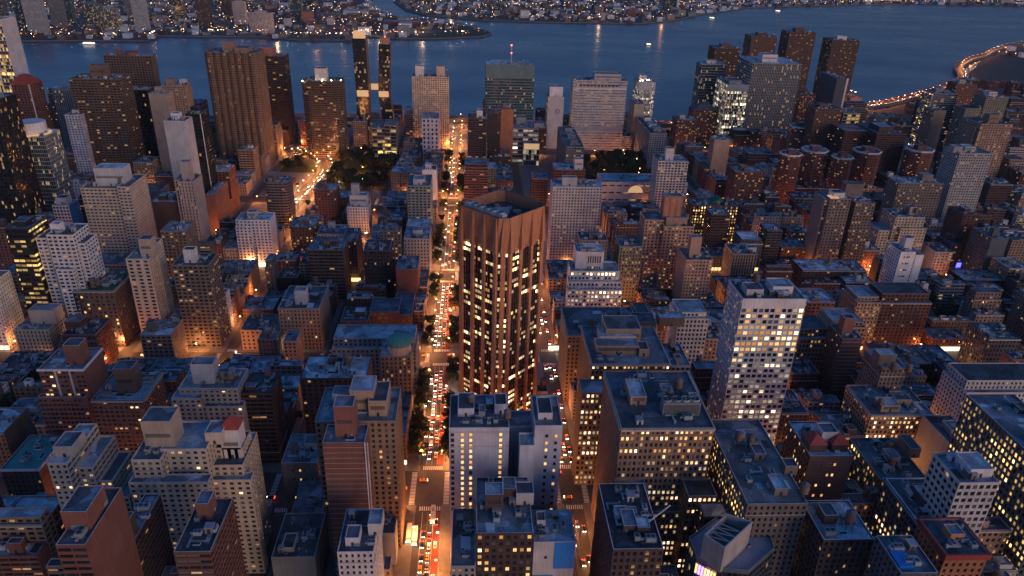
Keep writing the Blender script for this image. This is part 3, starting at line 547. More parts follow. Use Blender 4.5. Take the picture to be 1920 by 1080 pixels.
HERO=[
{'n': 'glass_tower', 'c': 'office tower', 'l': 'black glass tower with a tall white side wall and yellow-lit floors at the left edge', 'w': 'wh', 'sw': 'curt;lit=y;top=0', 'ss': 'blank', 'x0': 850.0, 'x1': 880.0, 'yS': 497.0, 'yN': 536.6, 'h': 198.3, 'ex': [('A', [10.0, 10.0]), ('A', [18.0, 25.0])]},
{'n': 'brick_tower', 'c': 'apartment tower', 'l': 'red brick tower with red roof block and pale corner stripe, beside the white-sided glass tower', 'w': 'rb', 'sw': 'resw', 'ss': 'res;bay=5', 'x0': 840.0, 'x1': 866.0, 'yS': 476.9, 'yN': 499.1, 'h': 129.5, 'ex': [('R', [6.0]), ('V', [1.0, 1.2]), ('V', [21.0, 1.2])]},
{'n': 'drum_topped_tower', 'c': 'apartment tower', 'l': 'glass tower crowned by a white drum with a glowing ring below it', 'w': 'gl', 'sw': 'curt;fh=4;lit=t', 'ss': 'curt;fh=4;lit=t', 'x0': 690.0, 'x1': 720.0, 'yS': 390.5, 'yN': 426.4, 'h': 109.7, 'ex': [('C', [15.0, 18.0, 13.0, 12.0])]},
{'n': 'brown_tower', 'c': 'apartment tower', 'l': 'big brown apartment tower with rounded balcony front and square roof block, left of centre river', 'w': 'br', 'sw': 'strip;bay=4.4;wf=.78', 'ss': 'strip;bay=4.4;wf=.78', 'x0': 850.0, 'x1': 884.0, 'yS': 382.3, 'yN': 438.1, 'h': 135.5, 'ex': [('P', [10.0, 22.0, 20.3, 38.8, 13.6]), ('W', [-3.0, 4.0, 20.0, 40.0, 133.0])]},
{'n': 'brown_slab', 'c': 'apartment tower', 'l': 'brown slab in a pale grid with a red octagonal roof plant, standing on the near river edge', 'w': 'br', 'sw': 'grid;bay=4;fh=3.2;lit=0', 'ss': 'blank', 'x0': 1000.0, 'x1': 1016.0, 'yS': 402.7, 'yN': 464.7, 'h': 138.7, 'ex': [('D', [8.0, 34.0, 9.0, 4.0]), ('P', [4.0, 10.0, 14.9, 21.7, 7.2])]},
{'n': 'black_tower', 'c': 'apartment tower', 'l': 'unlit black tower under construction with a pale lattice crane in front of it', 'w': 'bk', 'sw': 'curt;lit=0', 'ss': 'blank', 'x0': 900.0, 'x1': 922.0, 'yS': 373.9, 'yN': 401.2, 'h': 114.0, 'ex': [('N', [10.0, 8.0])]},
{'n': 'blank_walled_tower', 'c': 'apartment tower', 'l': 'beige tower with a windowless west wall, behind the white slab tower', 'w': 'bg', 'sw': 'blank', 'ss': 'res', 'x0': 860.0, 'x1': 880.0, 'yS': 335.0, 'yN': 355.8, 'h': 118.2, 'ex': [('A', [6.0, 8.0]), ('P', [12.0, 18.0, 3.0, 10.0, 5.0])]},
{'n': 'stepped_tan_tower', 'c': 'apartment tower', 'l': 'tan balcony tower with stepped roof on the near river edge, right of the brown slab', 'w': 'tn', 'sw': 'res', 'ss': 'res', 'x0': 950.0, 'x1': 974.0, 'yS': 346.4, 'yN': 375.9, 'h': 110.3, 'ex': [('P', [6.0, 14.0, 4.0, 14.0, 7.0]), ('P', [15.0, 22.0, 18.0, 26.0, 5.0])]},
{'n': 'white_slab', 'c': 'apartment tower', 'l': 'plain white windowless slab tower, tallest pale shape on the left', 'w': 'wh', 'sw': 'blank', 'ss': 'blank', 'x0': 700.0, 'x1': 720.0, 'yS': 257.6, 'yN': 278.5, 'h': 124.9, 'ex': [('P', [10.0, 18.0, 4.0, 12.0, 5.0]), ('P', [6.0, 12.0, 21.7, 28.4, -8.5])]},
{'n': 'black_glass_slab', 'c': 'apartment tower', 'l': 'black glass slab with one white edge line, right behind the plain white slab', 'w': 'bk', 'sw': 'curt;lit=0', 'ss': 'curt;lit=b', 'x0': 760.0, 'x1': 782.0, 'yS': 263.2, 'yN': 279.2, 'h': 118.2, 'ex': [('V', [15.6, 0.8]), ('P', [6.0, 14.0, 4.0, 12.0, 6.0])]},
{'n': 'fluted_tower', 'c': 'apartment tower', 'l': 'broad brown tower of fluted round bays, widest tower before the river', 'w': 'cor', 'sw': 'flute', 'ss': 'flute', 'x0': 960.0, 'x1': 996.0, 'yS': 254.9, 'yN': 316.5, 'h': 151.7, 'ex': [('P', [10.0, 26.0, 18.0, 32.8, 11.5]), ('P', [6.0, 26.0, 34.0, 52.0, 5.0])]},
{'n': 'grey_tower', 'c': 'apartment tower', 'l': 'small grey tower with white upright ribs at the water, far left', 'w': 'gy', 'sw': 'vert', 'ss': 'res', 'x0': 1000.0, 'x1': 1022.0, 'yS': 514.8, 'yN': 541.3, 'h': 92.1, 'ex': [('A', [8.0, 8.0]), ('A', [14.0, 16.0])]},
{'n': 'pale_block', 'c': 'apartment block', 'l': 'pale lavender apartment block tucked below the big brown balcony tower', 'w': 'lv', 'sw': 'res', 'ss': 'res', 'x0': 840.0, 'x1': 870.0, 'yS': 429.1, 'yN': 446.5, 'h': 96.1, 'ex': [('P', [8.0, 16.0, 5.0, 12.0, 4.0])]},
{'n': 'dark_balcony_tower', 'c': 'apartment tower', 'l': 'dark brown balcony tower with a red glowing crown, right beside the fluted tower', 'w': 'db', 'sw': 'strip', 'ss': 'strip', 'x0': 1080.0, 'x1': 1110.0, 'yS': 248.1, 'yN': 285.2, 'h': 129.3, 'ex': [('P', [8.0, 22.0, 1.4, 21.1, 10.0]), ('F', [16.0, 36.0, 2.0])]},
{'n': 'flat_topped_tower', 'c': 'apartment tower', 'l': 'brown many-sided tower with a lit flat roof terrace and glowing penthouse', 'w': 'br', 'sw': 'strip;bay=4;lit=m', 'ss': 'strip;lit=m', 'x0': 1000.0, 'x1': 1038.0, 'yS': 154.6, 'yN': 210.5, 'h': 109.9, 'ex': [('O', [8.0]), ('P', [12.0, 26.0, 18.4, 34.2, 15.3])]},
{'n': 'bright_lit_office', 'c': 'office building', 'l': 'low office with three bright yellow glass floors below the twin copper towers', 'w': 'gy', 'sw': 'grid;bay=7;fh=5;wf=.9;hf=.75;lit=y', 'ss': 'blank', 'x0': 1000.0, 'x1': 1040.0, 'yS': 96.1, 'yN': 116.9, 'h': 47.3, 'ex': [('W', [0.0, 34.0, 17.0, 34.0, 52.0]), ('A', [8.0, 20.0]), ('A', [20.0, 24.0])]},
{'n': 'twin_topped_tower', 'c': 'apartment tower', 'l': 'beige apartment slab with two square roof boxes, alone against the river', 'w': 'bg', 'sw': 'res;lit=h;fh=2.9', 'ss': 'res', 'x0': 1075.0, 'x1': 1099.0, 'yS': 11.2, 'yN': 64.9, 'h': 106.1, 'ex': [('P', [6.0, 16.0, 5.0, 17.0, 14.0]), ('P', [6.0, 16.0, 36.0, 48.0, 14.0])]},
{'n': 'blue_white_slab', 'c': 'apartment block', 'l': 'blue-white slab with few small windows at the left of the bright main street', 'w': 'lb', 'sw': 'row;fh=6;bay=6', 'ss': 'blank', 'x0': 1000.0, 'x1': 1040.0, 'yS': 23.5, 'yN': 46.5, 'h': 62.0, 'ex': [('P', [-40.0, -24.0, 10.9, 21.7, -12.4]), ('A', [12.0, 10.0])]},
{'n': 'terraced_tower', 'c': 'apartment tower', 'l': 'dark tower with white stepped roof boxes at the right edge of the bright main street', 'w': 'db', 'sw': 'strip;lit=m', 'ss': 'res', 'x0': 950.0, 'x1': 980.0, 'yS': -42.8, 'yN': -17.9, 'h': 74.6, 'ex': [('P', [6.0, 16.0, 4.0, 10.0, 6.0]), ('P', [8.0, 20.0, 12.0, 20.0, 9.0]), ('A', [24.0, 12.0])]},
{'n': 'teal_glass_block', 'c': 'hospital', 'l': 'broad teal glass block with a red-lit white mast on its roof', 'w': 'tl', 'sw': 'curt;bay=2.6;fh=4.1;wf=.8;hf=.62;lit=m;top=20', 'ss': 'curt;lit=0', 'x0': 1090.0, 'x1': 1138.0, 'yS': -116.5, 'yN': -43.6, 'h': 123.4, 'ex': [('M', [12.0, 38.0]), ('A', [10.0, 16.0]), ('A', [10.0, 26.0]), ('A', [24.0, 30.0]), ('A', [30.0, 50.0])]},
{'n': 'dark_brick_slab', 'c': 'apartment tower', 'l': 'narrow dark brick slab in front of the teal glass block, left one of two', 'w': 'db', 'sw': 'res', 'ss': 'res', 'x0': 960.0, 'x1': 986.0, 'yS': -60.9, 'yN': -45.1, 'h': 80.0, 'ex': [('P', [6.0, 14.0, 4.0, 10.0, 4.0])]},
{'n': 'orange_brick_slab', 'c': 'apartment tower', 'l': 'narrow orange brick slab with a windowless west wall below the teal glass block', 'w': 'ob', 'sw': 'blank', 'ss': 'res', 'x0': 1000.0, 'x1': 1026.0, 'yS': -81.7, 'yN': -64.5, 'h': 76.6, 'ex': [('P', [6.0, 14.0, 3.0, 9.0, 5.0])]},
{'n': 'logo_slab', 'c': 'hospital', 'l': 'white windowless hospital slab with a round purple emblem high on its wall', 'w': 'wh', 'sw': 'blank', 'ss': 'vert;lit=y', 'x0': 1080.0, 'x1': 1110.0, 'yS': -161.7, 'yN': -137.6, 'h': 79.6, 'ex': [('L', [15.0, 22.0, 3.4]), ('P', [3.0, 26.0, 2.0, 22.0, 14.0])]},
{'n': 'hospital_slab', 'c': 'hospital', 'l': 'wide white-grey hospital slab with dotted window grid, purple emblem and dark blue glass belt', 'w': 'gw', 'sw': 'hosp', 'ss': 'blank', 'x0': 1075.0, 'x1': 1103.0, 'yS': -254.6, 'yN': -177.1, 'h': 105.6, 'ex': [('P', [4.0, 24.0, 28.0, 68.0, 9.0, 'c']), ('L', [66.0, 7.0, 2.6]), ('W', [-2.0, 20.0, -4.0, 0.0, 108.0]), ('A', [8.0, 10.0])]},
{'n': 'white_hospital_tower', 'c': 'hospital', 'l': 'slim white hospital tower with brightly lit stepped roof, last before open water', 'w': 'wh', 'sw': 'vert;lit=w;top=14', 'ss': 'curt;lit=w', 'x0': 1180.0, 'x1': 1216.0, 'yS': -317.6, 'yN': -294.7, 'h': 87.4, 'ex': [('P', [8.0, 24.0, 2.0, 14.0, 8.0]), ('P', [24.0, 32.0, 4.0, 14.0, 4.0]), ('W', [0.0, 36.0, 24.0, 28.0, 86.0])]},
{'n': 'narrow_annex', 'c': 'hospital', 'l': 'narrow beige annex between the wide hospital slab and the slim white tower', 'w': 'bg', 'sw': 'blank', 'ss': 'res;lit=m', 'x0': 1080.0, 'x1': 1120.0, 'yS': -285.0, 'yN': -269.5, 'h': 70.9, 'ex': [('A', [8.0, 6.0]), ('A', [20.0, 8.0])]},
{'n': 'long_grey_slab', 'c': 'apartment block', 'l': 'long grey concrete slab running back to the river, south of the dark lawn', 'w': 'gy', 'sw': 'grid;bay=3.4;fh=3.1;lit=0', 'ss': 'grid;bay=3.4;fh=3.1;lit=0', 'x0': 980.0, 'x1': 1090.0, 'yS': -298.0, 'yN': -273.7, 'h': 51.2, 'ex': [('P', [14.0, 26.0, 8.0, 18.0, 5.0]), ('P', [40.0, 60.0, 7.0, 18.0, 4.0]), ('P', [76.0, 90.0, 8.0, 18.0, 5.0])]},
{'n': 'low_clinic', 'c': 'hospital', 'l': 'low grey clinic with lit window bands in front of the teal glass block', 'w': 'gy', 'sw': 'strip;fh=6;bay=8;lit=w', 'ss': 'strip;lit=m', 'x0': 1000.0, 'x1': 1050.0, 'yS': -118.1, 'yN': -81.7, 'h': 50.6, 'ex': [('P', [6.0, 20.0, 30.0, 44.0, 6.0]), ('P', [26.0, 40.0, 6.0, 20.0, 9.0]), ('A', [10.0, 12.0])]},
{'n': 'glowing_pavilion', 'c': 'pavilion', 'l': 'small glowing white entrance pavilion below the low clinic', 'w': 'wh', 'sw': 'shopwall', 'ss': 'shopwall', 'x0': 985.0, 'x1': 997.0, 'yS': -119.1, 'yN': -96.5, 'h': 33.4, 'ex': []},
{'n': 'long_grid_slab', 'c': 'apartment block', 'l': 'long grey concrete slab running back from the red brick block, north of the dark lawn', 'w': 'gy', 'sw': 'grid;bay=3.4;fh=3.1;lit=m', 'ss': 'grid;bay=3.4;fh=3.1;lit=0', 'x0': 900.0, 'x1': 1010.0, 'yS': -169.2, 'yN': -146.2, 'h': 51.7, 'ex': [('P', [14.0, 26.0, 7.0, 17.0, 5.0]), ('P', [44.0, 64.0, 7.0, 17.0, 4.0]), ('P', [80.0, 94.0, 7.0, 17.0, 5.0])]},
{'n': 'blue_glass_tower', 'c': 'laboratory', 'l': 'tall blue glass tower standing behind the brightly lit glass cube', 'w': 'bg2', 'sw': 'curt;fh=4.2;lit=m;hf=.8', 'ss': 'curt;fh=4.2;lit=m', 'x0': 1180.0, 'x1': 1210.0, 'yS': -436.0, 'yN': -394.7, 'h': 116.4, 'ex': [('A', [8.0, 12.0]), ('P', [8.0, 20.0, 10.0, 26.0, 5.0])]},
{'n': 'lit_glass_cube', 'c': 'laboratory', 'l': 'blue glass laboratory cube glowing white on most floors', 'w': 'bg2', 'sw': 'curt;fh=4.4;lit=w;hf=.8;top=10', 'ss': 'curt;fh=4.4;lit=w', 'x0': 1100.0, 'x1': 1160.0, 'yS': -448.6, 'yN': -415.2, 'h': 99.4, 'ex': [('P', [10.0, 40.0, 6.0, 24.0, 4.0]), ('A', [44.0, 14.0])]},
{'n': 'hospital_cube', 'c': 'hospital', 'l': 'massive grey ribbed hospital cube with a square roof block', 'w': 'gy', 'sw': 'vert;bay=2.6;fh=4.2;wf=.55;lit=m', 'ss': 'strip;fh=4.2;lit=d', 'x0': 1130.0, 'x1': 1200.0, 'yS': -539.0, 'yN': -460.0, 'h': 127.3, 'ex': [('P', [16.0, 36.0, 20.0, 44.0, 11.0]), ('A', [44.0, 20.0]), ('A', [50.0, 56.0])]},
{'n': 'riverside_tower', 'c': 'apartment tower', 'l': 'brown riverside tower half hidden behind the tall blue glass tower', 'w': 'dbr', 'sw': 'water;lit=m', 'ss': 'water', 'x0': 1360.0, 'x1': 1400.0, 'yS': -517.3, 'yN': -470.3, 'h': 118.0, 'ex': [('P', [10.0, 24.0, 14.0, 32.0, 6.0])], 'g': 'brown riverside towers'},
{'n': 'riverside_tower', 'c': 'apartment tower', 'l': 'brown riverside tower standing directly behind the massive hospital cube', 'w': 'dbr', 'sw': 'water;lit=m', 'ss': 'water', 'x0': 1400.0, 'x1': 1440.0, 'yS': -599.6, 'yN': -550.2, 'h': 135.5, 'ex': [('P', [10.0, 24.0, 14.0, 32.0, 6.0])], 'g': 'brown riverside towers'},
{'n': 'riverside_tower', 'c': 'apartment tower', 'l': 'brown riverside tower just right of the massive hospital cube, third of four', 'w': 'dbr', 'sw': 'water;lit=m', 'ss': 'water', 'x0': 1400.0, 'x1': 1442.0, 'yS': -673.0, 'yN': -621.5, 'h': 144.7, 'ex': [('P', [10.0, 24.0, 14.0, 32.0, 6.0]), ('K', [4.0, 3.0, 14.0])], 'g': 'brown riverside towers'},
{'n': 'riverside_tower', 'c': 'apartment tower', 'l': 'brown riverside tower farthest right of the four, alone in open water', 'w': 'dbr', 'sw': 'water;lit=m', 'ss': 'water', 'x0': 1400.0, 'x1': 1442.0, 'yS': -761.0, 'yN': -706.9, 'h': 132.2, 'ex': [('P', [10.0, 24.0, 14.0, 32.0, 6.0]), ('K', [4.0, 3.0, 14.0])], 'g': 'brown riverside towers'},
{'n': 'old_brick_ward', 'c': 'hospital', 'l': 'old dark brick ward with lit windows left of the lit glass cube', 'w': 'rb2', 'sw': 'res;lit=h', 'ss': 'res;lit=h', 'x0': 1075.0, 'x1': 1105.0, 'yS': -369.7, 'yN': -336.6, 'h': 49.0, 'ex': [('P', [8.0, 20.0, 6.0, 14.0, 6.0])]},
{'n': 'old_brick_pavilion', 'c': 'hospital', 'l': 'old brick hospital pavilion with a peaked centre roof, behind the old dark ward', 'w': 'rb2', 'sw': 'res;lit=h', 'ss': 'res;lit=h', 'x0': 1120.0, 'x1': 1146.0, 'yS': -413.9, 'yN': -372.8, 'h': 55.2, 'ex': [('R', [7.0])]},
{'n': 'dark_blank_slab', 'c': 'office tower', 'l': 'dark slate slab with a bright white front edge near the highway', 'w': 'dg', 'sw': 'blank', 'ss': 'blank', 'x0': 1100.0, 'x1': 1160.0, 'yS': -603.1, 'yN': -584.6, 'h': 111.6, 'ex': [('V', [16.4, 3.0])]},
{'n': 'yellow_lit_stairs', 'c': 'school', 'l': 'beige block with a column of bright yellow windows below the dark slate slab', 'w': 'bg', 'sw': 'grid;bay=6;fh=4.5;wf=.86;hf=.7;lit=y', 'ss': 'blank', 'x0': 960.0, 'x1': 994.0, 'yS': -559.4, 'yN': -535.2, 'h': 88.7, 'ex': [('A', [12.0, 8.0])]},
{'n': 'brown_tower', 'c': 'apartment tower', 'l': 'brown brick tower left of the yellow-lit window column', 'w': 'dbr', 'sw': 'res;lit=m', 'ss': 'res', 'x0': 960.0, 'x1': 990.0, 'yS': -532.5, 'yN': -494.9, 'h': 93.8, 'ex': [('P', [8.0, 20.0, 8.0, 20.0, 5.0]), ('A', [12.0, 26.0])]},
{'n': 'grey_balcony_tower', 'c': 'apartment tower', 'l': 'grey balcony tower with a lit stair strip beside the highway', 'w': 'gy', 'sw': 'strip;lit=m', 'ss': 'res;lit=y', 'x0': 1050.0, 'x1': 1080.0, 'yS': -750.1, 'yN': -711.3, 'h': 101.2, 'ex': [('P', [8.0, 20.0, 8.0, 20.0, 5.0])]},
{'n': 'tan_blank_tower', 'c': 'apartment tower', 'l': 'slender tan tower with a windowless front, below the grey balcony tower', 'w': 'tn', 'sw': 'blank', 'ss': 'res', 'x0': 950.0, 'x1': 974.0, 'yS': -673.6, 'yN': -656.2, 'h': 96.7, 'ex': [('A', [8.0, 8.0])]},
{'n': 'red_tower', 'c': 'apartment tower', 'l': 'red brick tower with a lit rooftop lamp nearest the curving highway', 'w': 'rb', 'sw': 'res', 'ss': 'res', 'x0': 1150.0, 'x1': 1176.0, 'yS': -843.4, 'yN': -810.2, 'h': 98.8, 'ex': [('P', [8.0, 18.0, 8.0, 18.0, 5.0])]},
{'n': 'olive_tower', 'c': 'apartment tower', 'l': 'olive grey double tower near the right edge above the orange-beige tower', 'w': 'ol', 'sw': 'res;lit=m', 'ss': 'res', 'x0': 1010.0, 'x1': 1040.0, 'yS': -800.6, 'yN': -766.9, 'h': 104.8, 'ex': [('W', [0.0, 26.0, -26.0, -2.0, 88.0]), ('P', [8.0, 20.0, 8.0, 20.0, 6.0])]},
{'n': 'orange_beige_tower', 'c': 'apartment tower', 'l': 'large orange-beige tower with a square roof block near the right edge', 'w': 'pkb', 'sw': 'res;lit=h', 'ss': 'res', 'x0': 870.0, 'x1': 910.0, 'yS': -713.8, 'yN': -671.4, 'h': 97.6, 'ex': [('P', [8.0, 20.0, 14.0, 28.0, 10.0]), ('W', [4.0, 40.0, -3.0, 12.0, 92.0])]},
{'n': 'long_brick_block', 'c': 'apartment block', 'l': 'wide red brick block with blue-grey roof below the dark slate slab', 'w': 'rb2', 'sw': 'strip;lit=d', 'ss': 'strip', 'x0': 900.0, 'x1': 960.0, 'yS': -595.5, 'yN': -555.7, 'h': 75.9, 'ex': [('P', [12.0, 40.0, 8.0, 28.0, 6.0]), ('W', [20.0, 60.0, -34.0, 0.0, 74.0])]},
{'n': 'black_office_tower', 'c': 'office tower', 'l': 'black office tower with a few glowing window rows, cut by the left edge', 'w': 'bk', 'sw': 'curt;lit=r', 'ss': 'curt;lit=r', 'x0': 640.0, 'x1': 676.0, 'yS': 398.2, 'yN': 432.6, 'h': 154.0, 'ex': [('A', [10.0, 10.0])]},
{'n': 'yellow_lit_black_office', 'c': 'office building', 'l': 'low black office ringed by bands of yellow windows, left edge', 'w': 'bk', 'sw': 'strip;fh=3.8;lit=y', 'ss': 'strip;fh=3.8;lit=y', 'x0': 480.0, 'x1': 506.0, 'yS': 298.4, 'yN': 314.9, 'h': 97.1, 'ex': [('P', [6.0, 18.0, 4.0, 12.0, 3.0])]},
{'n': 'blue_walled_block', 'c': 'apartment block', 'l': 'narrow block with a plain bright blue side wall', 'w': 'gw', 'sw': 'grid;bay=3.2;fh=3.4;lit=0', 'ss': 'blankblue', 'x0': 640.0, 'x1': 658.0, 'yS': 355.4, 'yN': 370.4, 'h': 57.4, 'ex': [('P', [4.0, 14.0, 2.0, 12.0, 6.0])]},
{'n': 'cream_tower', 'c': 'apartment tower', 'l': 'big cream tower with dark window bands and a framed penthouse box', 'w': 'cr', 'sw': 'strip;bay=3.6;wf=.72;hf=.42', 'ss': 'res;bay=3;wf=.55', 'x0': 600.0, 'x1': 634.0, 'yS': 275.9, 'yN': 319.2, 'h': 88.4, 'ex': [('P', [8.0, 24.0, 10.6, 35.7, 15.6]), ('W', [-3.0, 34.0, 33.0, 43.5, 91.0])]},
{'n': 'white_stepped_block', 'c': 'apartment block', 'l': 'white stepped apartment block with roof tower, below the blue side wall', 'w': 'wh', 'sw': 'resw', 'ss': 'resw', 'x0': 480.0, 'x1': 504.0, 'yS': 267.9, 'yN': 286.8, 'h': 92.4, 'ex': [('P', [6.0, 13.0, 0.7, 7.5, 6.0]), ('W', [3.0, 23.0, -10.0, -2.4, 88.5]), ('W', [3.0, 23.0, 15.7, 24.2, 84.5]), ('W', [-5.0, 1.0, 3.7, 15.6, 66.8])]},
{'n': 'slender_pink_tower', 'c': 'apartment tower', 'l': 'slender pinkish tower with upright ribs in front of the plain white slab', 'w': 'pk', 'sw': 'vert;bay=3;wf=.32;hf=.7', 'ss': 'vert;bay=2.6;wf=.35;hf=.7', 'x0': 630.0, 'x1': 654.0, 'yS': 232.6, 'yN': 247.0, 'h': 85.6, 'ex': [('P', [5.0, 13.0, 3.0, 11.6, 17.2]), ('W', [3.0, 27.0, -4.0, 0.0, 86.0])]},
{'n': 'narrow_beige_tower', 'c': 'apartment tower', 'l': 'narrow beige tower with tall roof box in front of the big cream tower', 'w': 'bg', 'sw': 'res;bay=5', 'ss': 'res', 'x0': 475.0, 'x1': 501.0, 'yS': 214.4, 'yN': 231.4, 'h': 75.8, 'ex': [('P', [6.0, 15.0, 9.0, 18.2, 13.4]), ('W', [14.0, 26.0, 10.0, 18.0, 82.0])]},
{'n': 'grey_brown_tower', 'c': 'apartment tower', 'l': 'grey-brown tower with many lit windows at the foot of the slender pinkish tower', 'w': 'gbr', 'sw': 'resw;lit=h', 'ss': 'resw;lit=h', 'x0': 475.0, 'x1': 499.0, 'yS': 172.2, 'yN': 198.7, 'h': 70.9, 'ex': [('P', [6.0, 13.0, 7.3, 15.5, 10.0]), ('A', [14.0, 20.0])]},
{'n': 'brick_slab', 'c': 'apartment block', 'l': 'brick slab seen along its dotted side wall, right of the slender pinkish tower', 'w': 'rb', 'sw': 'blank', 'ss': 'res', 'x0': 720.0, 'x1': 766.0, 'yS': 247.4, 'yN': 256.8, 'h': 42.2, 'ex': [('A', [10.0, 4.0]), ('A', [30.0, 5.0])]},
{'n': 'dark_brick_block', 'c': 'apartment block', 'l': 'low dark brick block between the cream tower and the slender pinkish tower', 'w': 'db', 'sw': 'blank', 'ss': 'blank', 'x0': 640.0, 'x1': 670.0, 'yS': 248.0, 'yN': 278.6, 'h': 62.2, 'ex': [('P', [5.0, 12.0, 5.0, 12.0, 4.0])]},
{'n': 'tan_block', 'c': 'apartment block', 'l': 'tan block with orange-lit windows behind the narrow beige tower', 'w': 'tn', 'sw': 'res;lit=h', 'ss': 'res', 'x0': 560.0, 'x1': 584.0, 'yS': 219.2, 'yN': 240.0, 'h': 64.3, 'ex': [('A', [8.0, 8.0])]},
{'n': 'white_apartment_block', 'c': 'apartment block', 'l': 'white apartment block lit pink from below by the shop-lit avenue', 'w': 'wh', 'sw': 'res;bay=3.4', 'ss': 'res', 'x0': 630.0, 'x1': 652.0, 'yS': 167.6, 'yN': 199.4, 'h': 48.5, 'ex': [('P', [6.0, 14.0, 10.0, 18.0, 6.0]), ('W', [-2.0, 4.0, -0.2, 14.2, 42.8])]},
{'n': 'low_beige_block', 'c': 'apartment block', 'l': 'low beige block touching the left side of the white apartment block', 'w': 'bg', 'sw': 'row', 'ss': 'row', 'x0': 630.0, 'x1': 652.0, 'yS': 201.3, 'yN': 215.4, 'h': 18.9, 'ex': [('A', [6.0, 6.0])]},
{'n': 'curved_balcony_tower', 'c': 'apartment tower', 'l': 'curved tower of striped balconies beside the glowing tunnel road', 'w': 'gbr', 'sw': 'strip;fh=3;lit=d', 'ss': 'strip;lit=d', 'x0': 730.0, 'x1': 756.0, 'yS': 172.0, 'yN': 198.8, 'h': 53.3, 'ex': [('O', [6.0]), ('P', [8.0, 16.0, 3.4, 12.3, 7.6])]},
{'n': 'brick_block_with_terrace', 'c': 'apartment block', 'l': 'brown brick block with an eight-sided roof terrace below the curved balcony tower', 'w': 'br', 'sw': 'res;lit=h', 'ss': 'res', 'x0': 640.0, 'x1': 668.0, 'yS': 128.0, 'yN': 153.5, 'h': 38.1, 'ex': [('O', [5.0]), ('P', [8.0, 18.0, 8.0, 18.0, 4.0])]},
{'n': 'red_brick_block', 'c': 'apartment block', 'l': 'red brick block facing the end of the tunnel road', 'w': 'rb', 'sw': 'res', 'ss': 'res', 'x0': 740.0, 'x1': 764.0, 'yS': 123.8, 'yN': 147.8, 'h': 42.9, 'ex': [('P', [6.0, 14.0, 4.0, 12.0, 6.0])]},
{'n': 'white_stepped_loft', 'c': 'apartment block', 'l': 'small white stepped block with roof tower below the dark trees', 'w': 'wh', 'sw': 'row', 'ss': 'row', 'x0': 720.0, 'x1': 744.0, 'yS': 87.4, 'yN': 110.1, 'h': 30.3, 'ex': [('P', [5.0, 17.0, 2.9, 21.6, 11.5]), ('P', [8.0, 14.0, 4.8, 12.8, 22.5])]},
{'n': 'greenish_tower', 'c': 'apartment tower', 'l': 'grey-green tower with pale balconies left of the bright main street', 'w': 'tg', 'sw': 'resw;lit=m', 'ss': 'resw;lit=d', 'x0': 700.0, 'x1': 740.0, 'yS': 18.9, 'yN': 43.1, 'h': 61.5, 'ex': [('P', [6.0, 20.0, 6.0, 18.0, 5.0]), ('A', [26.0, 10.0])]},
{'n': 'white_blank_block', 'c': 'apartment block', 'l': 'white windowless block behind the grey-green tower', 'w': 'wh', 'sw': 'blank', 'ss': 'blank', 'x0': 790.0, 'x1': 810.0, 'yS': 17.1, 'yN': 33.0, 'h': 51.6, 'ex': [('P', [4.0, 12.0, 3.0, 10.0, 5.0])]},
{'n': 'dark_brick_flats', 'c': 'apartment block', 'l': 'dark brick flats left of the plain red brick front', 'w': 'db', 'sw': 'row', 'ss': 'row', 'x0': 560.0, 'x1': 586.0, 'yS': 47.6, 'yN': 70.2, 'h': 47.6, 'ex': [('A', [8.0, 8.0]), ('A', [14.0, 16.0])]},
{'n': 'plain_red_front', 'c': 'apartment block', 'l': 'plain red brick windowless front with a cluttered roof, left of the main street', 'w': 'rb', 'sw': 'blank', 'ss': 'row', 'x0': 540.0, 'x1': 570.0, 'yS': 21.9, 'yN': 40.5, 'h': 39.0, 'ex': [('A', [10.0, 8.0]), ('A', [18.0, 12.0]), ('A', [8.0, 14.0])]},
{'n': 'grey_roofed_block', 'c': 'apartment block', 'l': 'grey block with long pale roof boxes behind the plain red brick front', 'w': 'gy', 'sw': 'row', 'ss': 'row', 'x0': 590.0, 'x1': 620.0, 'yS': 14.5, 'yN': 37.6, 'h': 47.2, 'ex': [('P', [8.0, 18.0, 8.0, 16.0, 5.0]), ('A', [6.0, 20.0])]},
{'n': 'banded_brown_block', 'c': 'apartment block', 'l': 'brown block with pale window bands left of the dark brick flats', 'w': 'br', 'sw': 'strip;fh=3.2;lit=d', 'ss': 'res', 'x0': 560.0, 'x1': 590.0, 'yS': 87.6, 'yN': 117.8, 'h': 48.2, 'ex': [('A', [8.0, 10.0]), ('P', [10.0, 20.0, 16.0, 24.0, 4.0])]},
{'n': 'tall_brick_flats', 'c': 'apartment block', 'l': 'brick flats with a long side wall behind the banded brown block', 'w': 'br', 'sw': 'row', 'ss': 'row', 'x0': 600.0, 'x1': 634.0, 'yS': 82.3, 'yN': 95.9, 'h': 40.0, 'ex': [('A', [10.0, 8.0])]},
{'n': 'black_walled_block', 'c': 'apartment block', 'l': 'black windowless low block beside the brightly lit crossing', 'w': 'bk', 'sw': 'blank', 'ss': 'blank', 'x0': 560.0, 'x1': 580.0, 'yS': 129.5, 'yN': 147.1, 'h': 21.4, 'ex': [('A', [6.0, 6.0])]},
{'n': 'white_grid_slab', 'c': 'apartment block', 'l': 'long pale slab of small square windows right behind the orange brick diamond tower', 'w': 'gw2', 'sw': 'res;bay=3;lit=m;fh=2.9', 'ss': 'res', 'x0': 627.0, 'x1': 651.0, 'yS': -147.6, 'yN': -100.4, 'h': 86.0, 'ex': [('P', [5.0, 13.0, 9.2, 23.4, 7.4]), ('A', [8.0, 34.0]), ('A', [8.0, 40.0])]},
